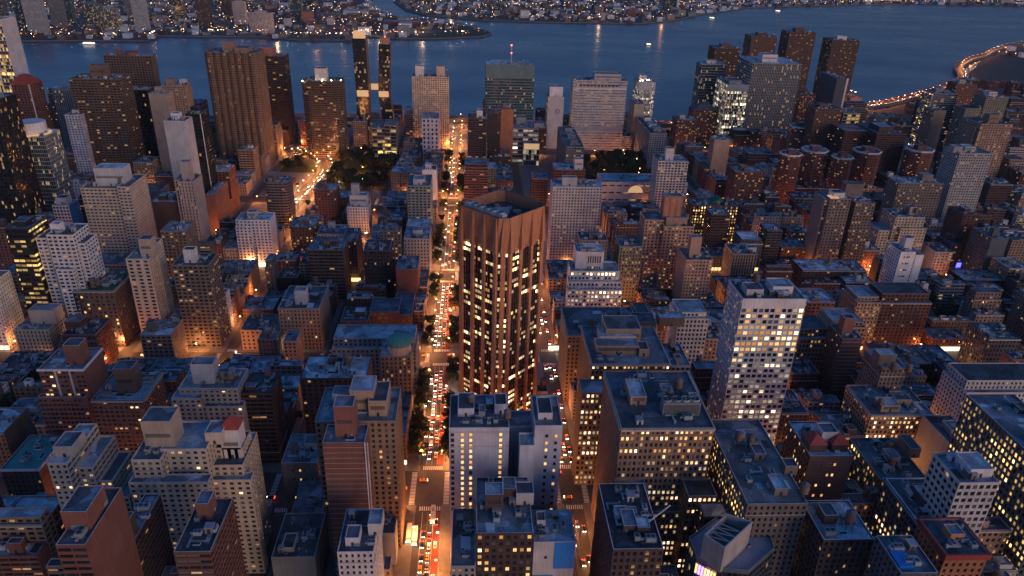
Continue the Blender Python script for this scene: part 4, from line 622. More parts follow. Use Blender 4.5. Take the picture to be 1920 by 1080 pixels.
{'n': 'red_brick_terrace', 'c': 'apartment block', 'l': 'red brick terraced block rising behind the long pale window slab', 'w': 'rb', 'sw': 'strip;lit=d', 'ss': 'res', 'x0': 760.0, 'x1': 790.0, 'yS': -151.3, 'yN': -116.4, 'h': 62.7, 'ex': [('P', [4.0, 12.0, 22.6, 32.2, 11.4])]},
{'n': 'cinema_hall', 'c': 'cinema', 'l': 'long low pink hall with an arched glowing entrance, at the edge of the dark lawn', 'w': 'pk', 'sw': 'mall', 'ss': 'mall', 'x0': 800.0, 'x1': 836.0, 'yS': -282.0, 'yN': -177.8, 'h': 36.5, 'ex': [('A', [10.0, 20.0]), ('A', [10.0, 30.0]), ('A', [10.0, 44.0]), ('A', [10.0, 60.0]), ('A', [10.0, 74.0]), ('A', [22.0, 40.0])]},
{'n': 'white_balcony_tower', 'c': 'apartment tower', 'l': 'bright white balcony tower in front of the long pink hall', 'w': 'wh', 'sw': 'grid;bay=3.8;fh=3;lit=m', 'ss': 'resw', 'x0': 760.0, 'x1': 788.0, 'yS': -266.9, 'yN': -232.9, 'h': 74.2, 'ex': [('P', [6.0, 14.0, 8.9, 18.0, 13.1])]},
{'n': 'lit_brown_school', 'c': 'school', 'l': 'dark brown building with three rows of yellow windows and a green gable', 'w': 'db', 'sw': 'row;lit=y', 'ss': 'row', 'x0': 690.0, 'x1': 714.0, 'yS': -305.8, 'yN': -257.1, 'h': 47.0, 'ex': [('A', [10.0, 10.0]), ('G', [14.0, 30.0])]},
{'n': 'green_roofed_tower', 'c': 'apartment tower', 'l': 'brick tower with a green terrace roof and an orange striped water shaft', 'w': 'pkb', 'sw': 'res;lit=h', 'ss': 'res', 'x0': 560.0, 'x1': 590.0, 'yS': -219.2, 'yN': -192.6, 'h': 73.1, 'ex': [('P', [4.0, 20.0, 2.1, 21.0, 6.5]), ('P', [8.0, 18.0, -0.6, 15.4, 24.7]), ('W', [6.0, 28.0, -16.1, 1.0, 76.6]), ('g', [1.0])]},
{'n': 'pink_brick_tower', 'c': 'apartment tower', 'l': 'pink brick tower with an octagonal roof shaft in front of the green terrace roof', 'w': 'pkb', 'sw': 'res;bay=3;lit=m', 'ss': 'blank', 'x0': 520.0, 'x1': 548.0, 'yS': -226.1, 'yN': -203.5, 'h': 58.6, 'ex': [('P', [8.0, 16.0, 4.4, 13.4, 17.0]), ('A', [8.0, 20.0]), ('A', [18.0, 22.0])]},
{'n': 'dark_balcony_slab', 'c': 'apartment block', 'l': 'dark slab of balcony bands right of the green terrace roof', 'w': 'db', 'sw': 'strip;lit=d', 'ss': 'strip', 'x0': 650.0, 'x1': 672.0, 'yS': -283.7, 'yN': -264.6, 'h': 51.6, 'ex': [('A', [6.0, 6.0])]},
{'n': 'white_ziggurat', 'c': 'office building', 'l': 'white stepped office with lit terraces and slit windows at its top', 'w': 'wh', 'sw': 'blankvert', 'ss': 'row', 'x0': 520.0, 'x1': 538.0, 'yS': -133.7, 'yN': -110.6, 'h': 65.1, 'ex': [('W', [-7.0, 13.0, -4.8, 36.1, 50.8]), ('W', [-12.0, -2.0, -6.7, 37.2, 43.4]), ('W', [-16.0, -8.0, -7.7, 37.8, 38.1]), ('P', [4.0, 12.0, 4.0, 18.0, 3.0])]},
{'n': 'grey_brown_block', 'c': 'apartment block', 'l': 'grey-brown block with a brown shaft directly behind the white stepped office', 'w': 'gbr', 'sw': 'row', 'ss': 'row', 'x0': 560.0, 'x1': 580.0, 'yS': -143.9, 'yN': -118.9, 'h': 59.3, 'ex': [('P', [6.0, 13.0, 9.1, 16.7, 3.7]), ('A', [5.0, 6.0])]},
{'n': 'tan_blank_slab', 'c': 'apartment tower', 'l': 'tan slab with a windowless front beside the orange street, right of the lawn', 'w': 'tn', 'sw': 'blank', 'ss': 'res', 'x0': 900.0, 'x1': 920.0, 'yS': -361.4, 'yN': -340.1, 'h': 63.9, 'ex': [('A', [6.0, 8.0])]},
{'n': 'olive_lit_block', 'c': 'apartment block', 'l': 'olive block with scattered lit windows right of the white stepped office', 'w': 'ol', 'sw': 'row;lit=h', 'ss': 'row', 'x0': 560.0, 'x1': 586.0, 'yS': -175.4, 'yN': -154.9, 'h': 53.5, 'ex': [('A', [8.0, 8.0]), ('A', [16.0, 14.0])]},
{'n': 'tan_twin_block', 'c': 'apartment block', 'l': 'tan block with two projecting bays lit from the street, behind the white grid office', 'w': 'tn', 'sw': 'vert', 'ss': 'vert', 'x0': 590.0, 'x1': 616.0, 'yS': -292.9, 'yN': -269.9, 'h': 34.4, 'ex': [('A', [8.0, 8.0]), ('P', [6.0, 14.0, 16.0, 24.0, 4.0])]},
{'n': 'red_lit_block', 'c': 'apartment block', 'l': 'red brick block with many small lights right of the dark brown school', 'w': 'rb', 'sw': 'res;lit=h', 'ss': 'res', 'x0': 800.0, 'x1': 826.0, 'yS': -373.7, 'yN': -338.0, 'h': 51.2, 'ex': [('P', [8.0, 16.0, 8.0, 16.0, 5.0])]},
{'n': 'lit_corner_tower', 'c': 'apartment tower', 'l': 'grey-brown tower with a yellow lit corner roof, left half of a pair', 'w': 'gbr', 'sw': 'res;lit=h', 'ss': 'blank', 'x0': 620.0, 'x1': 646.0, 'yS': -387.7, 'yN': -367.3, 'h': 80.0, 'ex': [('P', [2.0, 14.0, 3.0, 14.0, 5.0, 'c']), ('P', [10.0, 20.0, 17.8, 35.7, 11.4]), ('W', [4.0, 26.0, -4.0, 0.0, 78.0])]},
{'n': 'plain_parapet_tower', 'c': 'apartment tower', 'l': 'grey-brown tower with a blank parapet band, right half of a pair', 'w': 'gbr', 'sw': 'res;lit=h', 'ss': 'res', 'x0': 620.0, 'x1': 646.0, 'yS': -412.4, 'yN': -392.9, 'h': 76.0, 'ex': [('A', [8.0, 8.0])]},
{'n': 'grey_brown_slab', 'c': 'apartment tower', 'l': 'wide grey-brown slab with a bright white roof edge', 'w': 'gbr', 'sw': 'res;lit=m', 'ss': 'res', 'x0': 720.0, 'x1': 744.0, 'yS': -542.9, 'yN': -492.0, 'h': 65.0, 'ex': [('P', [8.0, 18.0, 30.0, 42.0, 7.0]), ('A', [8.0, 12.0])]},
{'n': 'pale_slab_tower', 'c': 'apartment tower', 'l': 'tall pale slab tower leaning to the orange-beige tower', 'w': 'gw2', 'sw': 'res;lit=m;bay=3', 'ss': 'res;lit=d', 'x0': 730.0, 'x1': 760.0, 'yS': -595.3, 'yN': -557.7, 'h': 96.7, 'ex': [('P', [4.0, 14.0, -5.4, 4.3, 6.0]), ('P', [8.0, 20.0, 10.0, 22.0, 5.0])]},
{'n': 'cream_rounded_block', 'c': 'apartment block', 'l': 'cream block with rounded lit roof terrace and lower left wing', 'w': 'cr', 'sw': 'res', 'ss': 'res', 'x0': 640.0, 'x1': 666.0, 'yS': -479.2, 'yN': -448.8, 'h': 54.5, 'ex': [('P', [8.0, 16.0, 17.6, 23.8, 8.1]), ('W', [2.0, 26.0, -12.8, 5.1, 39.3]), ('W', [-4.0, 1.0, 6.1, 32.7, 44.1])]},
{'n': 'white_fronted_tower', 'c': 'apartment block', 'l': 'white-fronted tower with roof box below the cream rounded block', 'w': 'wh', 'sw': 'blankfew', 'ss': 'res', 'x0': 560.0, 'x1': 584.0, 'yS': -426.3, 'yN': -412.4, 'h': 50.5, 'ex': [('W', [2.0, 22.0, 16.1, 23.7, 46.7]), ('P', [5.0, 13.0, 4.6, 12.1, 11.5])]},
{'n': 'dark_red_tower', 'c': 'apartment tower', 'l': 'dark red brick tower near the blue-lit shop', 'w': 'rb2', 'sw': 'res;bay=4', 'ss': 'blank', 'x0': 640.0, 'x1': 666.0, 'yS': -535.3, 'yN': -518.0, 'h': 58.1, 'ex': [('P', [5.0, 16.0, 4.0, 10.0, 4.0])]},
{'n': 'pink_low_block', 'c': 'apartment block', 'l': 'pale pink block left of the dark red tower', 'w': 'pk', 'sw': 'res;lit=h', 'ss': 'blank', 'x0': 620.0, 'x1': 646.0, 'yS': -505.1, 'yN': -486.9, 'h': 25.6, 'ex': [('A', [8.0, 6.0])]},
{'n': 'slate_blank_block', 'c': 'apartment block', 'l': 'slate grey blank block near the right edge below the dark red tower', 'w': 'dg', 'sw': 'blank', 'ss': 'row', 'x0': 600.0, 'x1': 630.0, 'yS': -541.6, 'yN': -524.5, 'h': 48.4, 'ex': [('P', [6.0, 12.0, 4.0, 10.0, 8.0])]},
{'n': 'brick_block_above_signs', 'c': 'apartment block', 'l': 'dark brick block standing over the bright shop signs', 'w': 'rb2', 'sw': 'res;lit=h', 'ss': 'res', 'x0': 640.0, 'x1': 664.0, 'yS': -363.8, 'yN': -337.8, 'h': 20.6, 'ex': [('A', [8.0, 8.0]), ('A', [14.0, 16.0])]},
{'n': 'dark_striped_tower', 'c': 'apartment tower', 'l': 'dark tower of striped floors behind the white grid office', 'w': 'dg', 'sw': 'strip;lit=d', 'ss': 'strip', 'x0': 640.0, 'x1': 662.0, 'yS': -335.9, 'yN': -320.6, 'h': 38.9, 'ex': [('A', [6.0, 6.0])]},
{'n': 'flat_roofed_store', 'c': 'office building', 'l': 'wide grey flat roofed block with a chimney stack, behind the tan penthouse block', 'w': 'tn', 'sw': 'row', 'ss': 'row', 'x0': 400.0, 'x1': 442.0, 'yS': -142.0, 'yN': -90.3, 'h': 54.2, 'ex': [('P', [6.0, 20.0, 46.0, 62.0, 7.0]), ('T', [14.0, 56.0]), ('T', [22.0, 70.0]), ('P', [14.0, 24.0, 66.0, 84.0, 6.0]), ('A', [30.0, 30.0]), ('A', [30.0, 80.0])]},
{'n': 'tan_penthouse_block', 'c': 'office building', 'l': 'tan block with stacked penthouses and lit top floors, right of the diamond tower', 'w': 'tn', 'sw': 'office;bay=2.4;lit=o', 'ss': 'row', 'x0': 331.0, 'x1': 377.0, 'yS': -142.1, 'yN': -95.3, 'h': 73.8, 'ex': [('W', [-20.0, -6.0, -8.2, 7.4, 67.1]), ('P', [22.0, 36.0, 8.0, 30.0, 6.0]), ('P', [12.0, 22.0, 4.0, 30.0, 5.0]), ('P', [26.0, 44.0, 12.0, 34.0, 9.0]), ('A', [6.0, 6.0, 3.0]), ('A', [6.0, 12.0]), ('P', [10.0, 20.0, 30.0, 36.0, 4.0]), ('H', [5.0])]},
{'n': 'ribbed_roof_block', 'c': 'office building', 'l': 'tan-pink blank-topped block with a teal box and white roof frames', 'w': 'pkb', 'sw': 'blankfew', 'ss': 'row', 'x0': 300.0, 'x1': 322.0, 'yS': -151.0, 'yN': -112.8, 'h': 74.4, 'ex': [('P', [4.0, 12.0, 12.0, 22.0, 5.0]), ('P', [6.0, 14.0, 26.0, 36.0, 4.0]), ('S', [3.0, 5.0]), ('A', [14.0, 8.0]), ('H', [1.0])]},
{'n': 'setback_office_block', 'c': 'office building', 'l': 'large pinkish setback office with rows of yellow windows and four roof fans', 'w': 'pkb', 'sw': 'office;bay=2.3;fh=3.6;lit=o', 'ss': 'office;lit=d;bay=2.3', 'x0': 240.0, 'x1': 290.0, 'yS': -138.5, 'yN': -94.3, 'h': 94.9, 'ex': [('W', [-12.0, 0.0, -0.6, 13.8, 65.0]), ('W', [-12.0, 0.0, 32.7, 46.5, 64.5]), ('W', [-4.0, 2.0, 17.4, 37.1, 47.5]), ('Q', [14.0, 22.0, 18.0]), ('P', [20.0, 36.0, 8.0, 16.0, 4.0]), ('T', [30.0, 34.0]), ('H', [5.0])]},
{'n': 'white_grid_office', 'c': 'office tower', 'l': 'white grid office tower with rows of square lit windows', 'w': 'gw', 'sw': 'grid;bay=3.36;fh=3.75;wf=.74;hf=.62;lit=w;top=6', 'ss': 'res;bay=3;fh=3.75;lit=h', 'x0': 331.0, 'x1': 357.0, 'yS': -216.0, 'yN': -178.7, 'h': 117.1, 'ex': [('P', [6.0, 16.0, 4.0, 14.0, 3.0]), ('P', [8.0, 20.0, 20.0, 32.0, 4.0, 'c']), ('T', [17.0, 13.0]), ('H', [5.0])]},
{'n': 'dark_brick_tower', 'c': 'apartment tower', 'l': 'dark red brick tower with lit roof shaft right of the white grid office', 'w': 'rb', 'sw': 'lines', 'ss': 'res', 'x0': 400.0, 'x1': 422.0, 'yS': -298.4, 'yN': -283.9, 'h': 51.5, 'ex': [('P', [6.0, 13.0, 1.7, 9.4, 12.9]), ('A', [4.0, 10.0])]},
{'n': 'grey_roof_box_block', 'c': 'apartment block', 'l': 'grey-brown block with a tall roof box and two water tanks', 'w': 'gbr', 'sw': 'row', 'ss': 'row', 'x0': 360.0, 'x1': 384.0, 'yS': -308.1, 'yN': -291.9, 'h': 52.5, 'ex': [('P', [4.0, 12.0, -1.7, 10.1, 7.7]), ('T', [-6.0, 3.0]), ('T', [-8.0, 12.0])]},
{'n': 'tan_loft_block', 'c': 'office building', 'l': 'tan loft block with wide blue roof and a water tank on legs', 'w': 'tn', 'sw': 'office;lit=o', 'ss': 'office;lit=m', 'x0': 331.0, 'x1': 365.0, 'yS': -314.6, 'yN': -274.0, 'h': 36.3, 'ex': [('P', [4.0, 14.0, 8.0, 20.0, 4.0]), ('T', [8.0, 9.0]), ('P', [12.0, 22.0, 22.0, 32.0, 3.0]), ('A', [4.0, 28.0]), ('H', [2.0])]},
{'n': 'brick_shop_row', 'c': 'shop row', 'l': 'long row of red brick walk-ups above glowing shop fronts', 'w': 'rb', 'sw': 'row', 'ss': 'row', 'x0': 470.0, 'x1': 488.0, 'yS': -469.4, 'yN': -401.4, 'h': 11.6, 'ex': [('A', [6.0, 8.0]), ('A', [8.0, 20.0]), ('A', [6.0, 34.0]), ('A', [9.0, 48.0]), ('A', [6.0, 60.0])]},
{'n': 'olive_ribbed_block', 'c': 'apartment block', 'l': 'olive block with two ribbed wings above the long shop row', 'w': 'ol', 'sw': 'vert;bay=5;wf=.3', 'ss': 'row', 'x0': 520.0, 'x1': 544.0, 'yS': -493.0, 'yN': -459.8, 'h': 13.9, 'ex': [('P', [6.0, 14.0, 14.0, 20.0, 3.0])]},
{'n': 'low_brick_house', 'c': 'apartment block', 'l': "low dark brick house right of the white grid office's foot", 'w': 'rb2', 'sw': 'row', 'ss': 'row', 'x0': 400.0, 'x1': 420.0, 'yS': -273.5, 'yN': -254.0, 'h': 23.0, 'ex': [('A', [6.0, 6.0])]},
{'n': 'white_ribbed_brick_block', 'c': 'apartment block', 'l': 'red brick block with white upright ribs and a white roof rim', 'w': 'rbr', 'sw': 'strip;bay=2.4;wf=.75;hf=.5', 'ss': 'blank', 'x0': 331.0, 'x1': 355.0, 'yS': 196.6, 'yN': 221.3, 'h': 70.5, 'ex': [('P', [6.0, 15.0, 13.0, 22.2, 11.9]), ('W', [-3.0, 1.0, -2.9, 23.8, 53.4]), ('V', [9.0, 1.0]), ('V', [17.0, 1.0]), ('A', [10.0, 18.0]), ('H', [2.0])]},
{'n': 'wide_brown_block', 'c': 'apartment block', 'l': 'wide brown balcony block with square brick shaft, right of the white-ribbed block', 'w': 'br', 'sw': 'strip;bay=3;wf=.6;lit=m', 'ss': 'res;lit=m', 'x0': 331.0, 'x1': 361.0, 'yS': 167.1, 'yN': 196.7, 'h': 49.3, 'ex': [('P', [8.0, 18.0, 11.9, 22.8, 16.1]), ('H', [3.0])]},
{'n': 'cream_terrace_block', 'c': 'apartment block', 'l': 'cream terraced block with a square dark-roofed tower on top', 'w': 'cr', 'sw': 'res', 'ss': 'res', 'x0': 331.0, 'x1': 353.0, 'yS': 111.9, 'yN': 145.4, 'h': 57.3, 'ex': [('P', [6.0, 15.0, 6.3, 19.1, 12.6]), ('W', [-5.0, 15.0, -3.1, 13.8, 53.7]), ('W', [-4.0, 2.0, 12.5, 36.3, 47.4]), ('A', [16.0, 24.0]), ('A', [16.0, 30.0]), ('H', [5.0])]},
{'n': 'cream_hip_block', 'c': 'apartment block', 'l': 'cream low block with a small roof house at the left', 'w': 'bg', 'sw': 'row', 'ss': 'row', 'x0': 450.0, 'x1': 476.0, 'yS': 285.1, 'yN': 309.6, 'h': 29.7, 'ex': [('P', [10.0, 22.0, 7.2, 25.8, 10.6]), ('A', [4.0, 14.0])]},
{'n': 'red_stepped_block', 'c': 'apartment block', 'l': 'red brick stepped block right of the cream low block', 'w': 'rb', 'sw': 'row', 'ss': 'row', 'x0': 440.0, 'x1': 466.0, 'yS': 247.0, 'yN': 270.5, 'h': 31.0, 'ex': [('P', [8.0, 18.0, -0.5, 10.8, 6.6]), ('W', [-3.0, 1.0, -0.5, 25.6, 27.4])]},
{'n': 'brown_roof_garden_block', 'c': 'apartment block', 'l': 'big brown block with planted roof terrace below the white stepped block', 'w': 'br', 'sw': 'row;bay=4', 'ss': 'row;bay=3.4', 'x0': 475.0, 'x1': 515.0, 'yS': 245.5, 'yN': 275.5, 'h': 49.3, 'ex': [('P', [8.0, 18.0, 4.0, 14.0, 4.0]), ('A', [22.0, 14.0]), ('A', [26.0, 20.0]), ('g', [1.0]), ('H', [2.0])]},
{'n': 'grey_brown_flats', 'c': 'apartment block', 'l': 'grey-brown flats with red chimney, below the narrow beige tower', 'w': 'gbr', 'sw': 'resw', 'ss': 'row', 'x0': 440.0, 'x1': 464.0, 'yS': 193.6, 'yN': 215.5, 'h': 31.0, 'ex': [('P', [6.0, 12.0, 3.0, 9.0, 7.0]), ('A', [12.0, 14.0])]},
{'n': 'brown_walkup_block', 'c': 'apartment block', 'l': 'brown walk-up block left of the tan hotel', 'w': 'br', 'sw': 'row', 'ss': 'row', 'x0': 520.0, 'x1': 544.0, 'yS': 142.0, 'yN': 167.0, 'h': 10.4, 'ex': [('A', [6.0, 8.0]), ('P', [10.0, 18.0, 6.0, 14.0, 3.0])]},
{'n': 'tan_hotel', 'c': 'hotel', 'l': 'tan hotel with ornate cornice and lit rooftop arch left of the main street', 'w': 'tn', 'sw': 'row;bay=2.8', 'ss': 'row;bay=2.8', 'x0': 471.0, 'x1': 511.0, 'yS': 92.6, 'yN': 123.6, 'h': 37.1, 'ex': [('P', [8.0, 16.0, 11.4, 20.3, 11.1]), ('A', [20.0, 10.0]), ('A', [24.0, 20.0]), ('H', [5.0])]},
{'n': 'dark_brick_court_block', 'c': 'apartment block', 'l': 'dark brick block wrapped around a court with a pale roof rim', 'w': 'rb2', 'sw': 'row', 'ss': 'row', 'x0': 471.0, 'x1': 495.0, 'yS': 55.9, 'yN': 77.2, 'h': 26.1, 'ex': [('W', [12.0, 36.0, 21.0, 44.0, 28.0]), ('W', [14.0, 54.0, 38.3, 54.0, 24.4]), ('P', [8.0, 16.0, 10.0, 18.0, 4.0]), ('A', [14.0, 28.0]), ('H', [5.0])]},
{'n': 'teal_domed_block', 'c': 'apartment block', 'l': 'stone block carrying a turret with a teal dome', 'w': 'gbr', 'sw': 'row;lit=h', 'ss': 'row', 'x0': 390.0, 'x1': 412.0, 'yS': 16.3, 'yN': 36.5, 'h': 43.3, 'ex': [('D', [8.0, 12.0, 8.0, 14.0, 'teal']), ('A', [14.0, 20.0])]},
{'n': 'tan_gothic_block', 'c': 'apartment block', 'l': 'tall tan brick block with gothic stepped top behind the brick tower', 'w': 'tn', 'sw': 'row;bay=3.2;lit=m', 'ss': 'row;bay=2.8', 'x0': 262.0, 'x1': 292.0, 'yS': 12.6, 'yN': 51.9, 'h': 83.7, 'ex': [('P', [8.0, 22.0, 16.4, 28.1, 12.3]), ('P', [5.0, 23.0, 25.6, 34.8, 8.3]), ('P', [4.0, 14.0, 12.6, 19.9, 4.7]), ('P', [16.0, 24.0, 6.0, 14.0, 5.0]), ('H', [5.0])]},
{'n': 'small_tan_tower', 'c': 'apartment block', 'l': 'small tan tower in front of the tan hotel', 'w': 'tn', 'sw': 'row', 'ss': 'row', 'x0': 440.0, 'x1': 458.0, 'yS': 104.4, 'yN': 114.1, 'h': 25.8, 'ex': [('A', [6.0, 4.0])]},
{'n': 'narrow_tan_house', 'c': 'apartment block', 'l': 'narrow tan block with roof tank left of the tan hotel', 'w': 'gbr', 'sw': 'row', 'ss': 'row', 'x0': 450.0, 'x1': 468.0, 'yS': 121.5, 'yN': 135.3, 'h': 21.9, 'ex': [('P', [5.0, 10.0, 4.0, 9.0, 5.0])]},
{'n': 'teal_roofed_brick_house', 'c': 'apartment block', 'l': 'red brick house with a teal roof and white window frames at the left edge', 'w': 'rb2', 'sw': 'row', 'ss': 'blank', 'x0': 290.0, 'x1': 320.0, 'yS': 209.2, 'yN': 229.2, 'h': 32.8, 'ex': [('A', [8.0, 8.0]), ('g', [2.0])]},
{'n': 'cream_ziggurat', 'c': 'apartment block', 'l': 'cream stepped block with terraces cascading to the right', 'w': 'cr', 'sw': 'res', 'ss': 'strip;bay=4', 'x0': 240.0, 'x1': 270.0, 'yS': 160.2, 'yN': 169.0, 'h': 77.3, 'ex': [('P', [5.0, 17.0, 1.1, 9.9, 5.2]), ('W', [6.0, 14.0, -4.2, 8.4, 72.4]), ('W', [6.0, 30.0, 9.0, 16.0, 70.0]), ('W', [8.0, 30.0, 16.0, 22.0, 60.0]), ('W', [8.0, 30.0, 22.0, 28.0, 50.0]), ('H', [2.0])]},
{'n': 'cream_towered_block', 'c': 'apartment block', 'l': 'cream block with tall blank roof tower, lit in a few windows', 'w': 'cr', 'sw': 'res', 'ss': 'res', 'x0': 240.0, 'x1': 270.0, 'yS': 118.3, 'yN': 131.4, 'h': 78.7, 'ex': [('P', [8.0, 20.0, 3.8, 17.2, 15.6]), ('W', [6.0, 28.0, 11.1, 32.1, 80.0]), ('W', [-4.0, 2.0, -1.5, 34.5, 68.8]), ('P', [12.0, 22.0, 30.0, 38.0, 6.0]), ('H', [5.0])]},
{'n': 'red_capped_block', 'c': 'apartment block', 'l': 'cream block with a red pyramid cap on its roof tower', 'w': 'cr', 'sw': 'res', 'ss': 'res', 'x0': 250.0, 'x1': 276.0, 'yS': 85.2, 'yN': 99.6, 'h': 67.1, 'ex': [('P', [6.0, 15.0, 3.5, 12.5, 16.2]), ('W', [6.0, 20.0, -0.1, 13.4, 72.6]), ('W', [-4.0, 2.0, -0.1, 18.5, 61.4]), ('R2', [410.0, 775.0, 446.0]), ('H', [3.0])]},
{'n': 'dark_red_slab', 'c': 'apartment tower', 'l': 'dark red brick slab with a blank side wall at the bottom left', 'w': 'rb', 'sw': 'strip;lit=d', 'ss': 'blank', 'x0': 165.0, 'x1': 195.0, 'yS': 112.3, 'yN': 122.6, 'h': 101.4, 'ex': [('P', [8.0, 22.0, -0.6, 8.7, 7.9])]},
{'n': 'black_roofed_block', 'c': 'apartment block', 'l': 'dark balcony block with a square tank box right of the dark red slab', 'w': 'db', 'sw': 'res;lit=m', 'ss': 'strip;bay=3;lit=m', 'x0': 190.0, 'x1': 224.0, 'yS': 113.3, 'yN': 120.0, 'h': 72.6, 'ex': [('P', [4.0, 12.0, 0.5, 6.1, 10.0]), ('A', [20.0, 6.0])]},
{'n': 'brown_balcony_block', 'c': 'apartment block', 'l': 'brown balcony block with roof shaft below the cream towered block', 'w': 'rbr', 'sw': 'strip;lit=m', 'ss': 'strip;bay=3;lit=m', 'x0': 180.0, 'x1': 210.0, 'yS': 76.2, 'yN': 90.3, 'h': 82.2, 'ex': [('P', [18.0, 26.0, 3.3, 8.6, 7.7]), ('A', [10.0, 6.0]), ('A', [12.0, 12.0]), ('H', [2.0])]},
{'n': 'tall_brick_slab', 'c': 'apartment tower', 'l': 'tall red brick slab with thin pale floor lines and a square roof shaft', 'w': 'rb', 'sw': 'lines', 'ss': 'vert', 'x0': 240.0, 'x1': 254.0, 'yS': 24.5, 'yN': 43.9, 'h': 87.7, 'ex': [('P', [5.0, 14.0, 5.3, 14.4, 16.6]), ('V', [19.4, 0.5]), ('V', [20.6, 0.5]), ('H', [0.0])]},
{'n': 'grey_party_wall_block', 'c': 'apartment block', 'l': 'grey blank-walled block with water tank left of the tall red slab', 'w': 'gbr', 'sw': 'blankfew', 'ss': 'row', 'x0': 290.0, 'x1': 316.0, 'yS': 60.0, 'yN': 79.6, 'h': 35.6, 'ex': [('T', [8.0, 6.0]), ('P', [12.0, 20.0, 10.0, 18.0, 4.0]), ('A', [6.0, 14.0])]},
{'n': 'low_blue_roof', 'c': 'shop', 'l': 'low shop with a plain blue roof left of the tall red slab', 'w': 'gy', 'sw': 'blank', 'ss': 'blank', 'x0': 262.0, 'x1': 292.0, 'yS': 47.4, 'yN': 69.4, 'h': 24.4, 'ex': [('A', [10.0, 10.0]), ('A', [18.0, 14.0])]},
{'n': 'low_dark_roof', 'c': 'shop', 'l': 'low shop with two dark roof openings at the bottom', 'w': 'gy', 'sw': 'blank', 'ss': 'blank', 'x0': 230.0, 'x1': 260.0, 'yS': 50.7, 'yN': 71.4, 'h': 27.4, 'ex': [('P', [4.0, 14.0, 4.0, 10.0, 2.0]), ('A', [16.0, 16.0])]},
{'n': 'white_roof_loft', 'c': 'apartment block', 'l': 'white low loft with cluttered bright roof at the bottom', 'w': 'wh', 'sw': 'row', 'ss': 'row', 'x0': 200.0, 'x1': 226.0, 'yS': 17.2, 'yN': 32.6, 'h': 60.7, 'ex': [('P', [4.0, 12.0, 3.0, 9.0, 4.0]), ('P', [10.0, 20.0, 12.0, 18.0, 6.0]), ('A', [16.0, 4.0]), ('A', [5.0, 14.0])]},
{'n': 'small_blue_roof', 'c': 'shop', 'l': 'small low shop with blue roof beside the bus stop', 'w': 'gy', 'sw': 'blank', 'ss': 'blank', 'x0': 250.0, 'x1': 272.0, 'yS': 14.4, 'yN': 24.7, 'h': 22.4, 'ex': [('A', [8.0, 5.0])]},
{'n': 'lavender_hotel', 'c': 'hotel', 'l': 'pale lavender hotel with orange lit window columns in front of the diamond tower', 'w': 'lv', 'sw': 'vans', 'ss': 'row', 'x0': 250.0, 'x1': 278.0, 'yS': -42.7, 'yN': -13.9, 'h': 88.3, 'ex': [('P', [10.0, 24.0, 4.0, 12.0, 4.0]), ('P', [12.0, 22.0, 22.0, 28.0, 5.0]), ('A', [6.0, 14.0, 2.0]), ('A', [5.0, 8.0]), ('A', [8.0, 20.0]), ('W', [-6.0, 4.0, 33.7, 40.8, 82.3]), ('W', [0.0, 26.0, 41.0, 54.3, 89.3]), ('W', [13.0, 27.0, 29.5, 42.4, 79.1]), ('Y', [0.0, 47.0, 15.0, 0.15]), ('Y', [0.0, 51.5, 15.0, 0.35]), ('P', [6.0, 20.0, 43.0, 50.0, 4.0]), ('T', [5.0, 28.0]), ('H', [4.0])]},
{'n': 'brown_office', 'c': 'office building', 'l': 'brown office with paired white-lit windows at the bottom centre', 'w': 'db', 'sw': 'office;bay=3;fh=3.8;lit=h', 'ss': 'row', 'x0': 202.0, 'x1': 238.0, 'yS': -51.5, 'yN': -26.9, 'h': 68.3, 'ex': [('A', [16.0, 6.0]), ('A', [20.0, 20.0]), ('P', [14.0, 22.0, 4.0, 12.0, 9.0]), ('P', [20.0, 28.0, 12.0, 18.0, 7.0]), ('P', [18.0, 26.0, 18.0, 26.0, 6.0]), ('H', [5.0])]},
{'n': 'dark_roofed_corner', 'c': 'shop', 'l': 'low corner building with a dark mottled roof beside the bus street', 'w': 'gy', 'sw': 'row', 'ss': 'row', 'x0': 200.0, 'x1': 236.0, 'yS': -26.7, 'yN': -15.8, 'h': 51.3, 'ex': []},
{'n': 'wrapped_building', 'c': 'building site', 'l': 'white-walled building part wrapped in bright blue sheeting, with a cluttered roof', 'w': 'wh', 'sw': 'blankfew', 'ss': 'blank', 'x0': 205.0, 'x1': 225.0, 'yS': -71.0, 'yN': -52.3, 'h': 59.9, 'ex': [('b', [1.0]), ('A', [4.0, 4.0, 3.0]), ('A', [8.0, 10.0]), ('A', [10.0, 14.0]), ('P', [10.0, 16.0, 2.0, 6.0, 3.0]), ('H', [0.0])]},
{'n': 'dark_crane_roof', 'c': 'office building', 'l': 'low dark building with a derrick arm lying over its roof', 'w': 'db', 'sw': 'office;lit=h', 'ss': 'row', 'x0': 185.0, 'x1': 225.0, 'yS': -103.8, 'yN': -82.8, 'h': 75.2, 'ex': [('P', [10.0, 20.0, 6.0, 12.0, 3.0]), ('A', [6.0, 16.0]), ('A', [24.0, 18.0]), ('N', [14.0, 16.0]), ('K', [12.0, 10.0, 5.0])]},
{'n': 'white_patched_roof', 'c': 'office building', 'l': 'block with a white patched roof and gold-lit side wall below the white grid office', 'w': 'gbr', 'sw': 'row', 'ss': 'office;lit=y', 'x0': 205.0, 'x1': 267.0, 'yS': -171.8, 'yN': -144.9, 'h': 80.2, 'ex': [('P', [6.0, 16.0, 14.0, 20.0, 3.0]), ('P', [20.0, 26.0, 24.0, 30.0, 4.0]), ('A', [30.0, 10.0]), ('A', [10.0, 30.0]), ('A', [16.0, 6.0]), ('T', [4.0, 26.0])]},
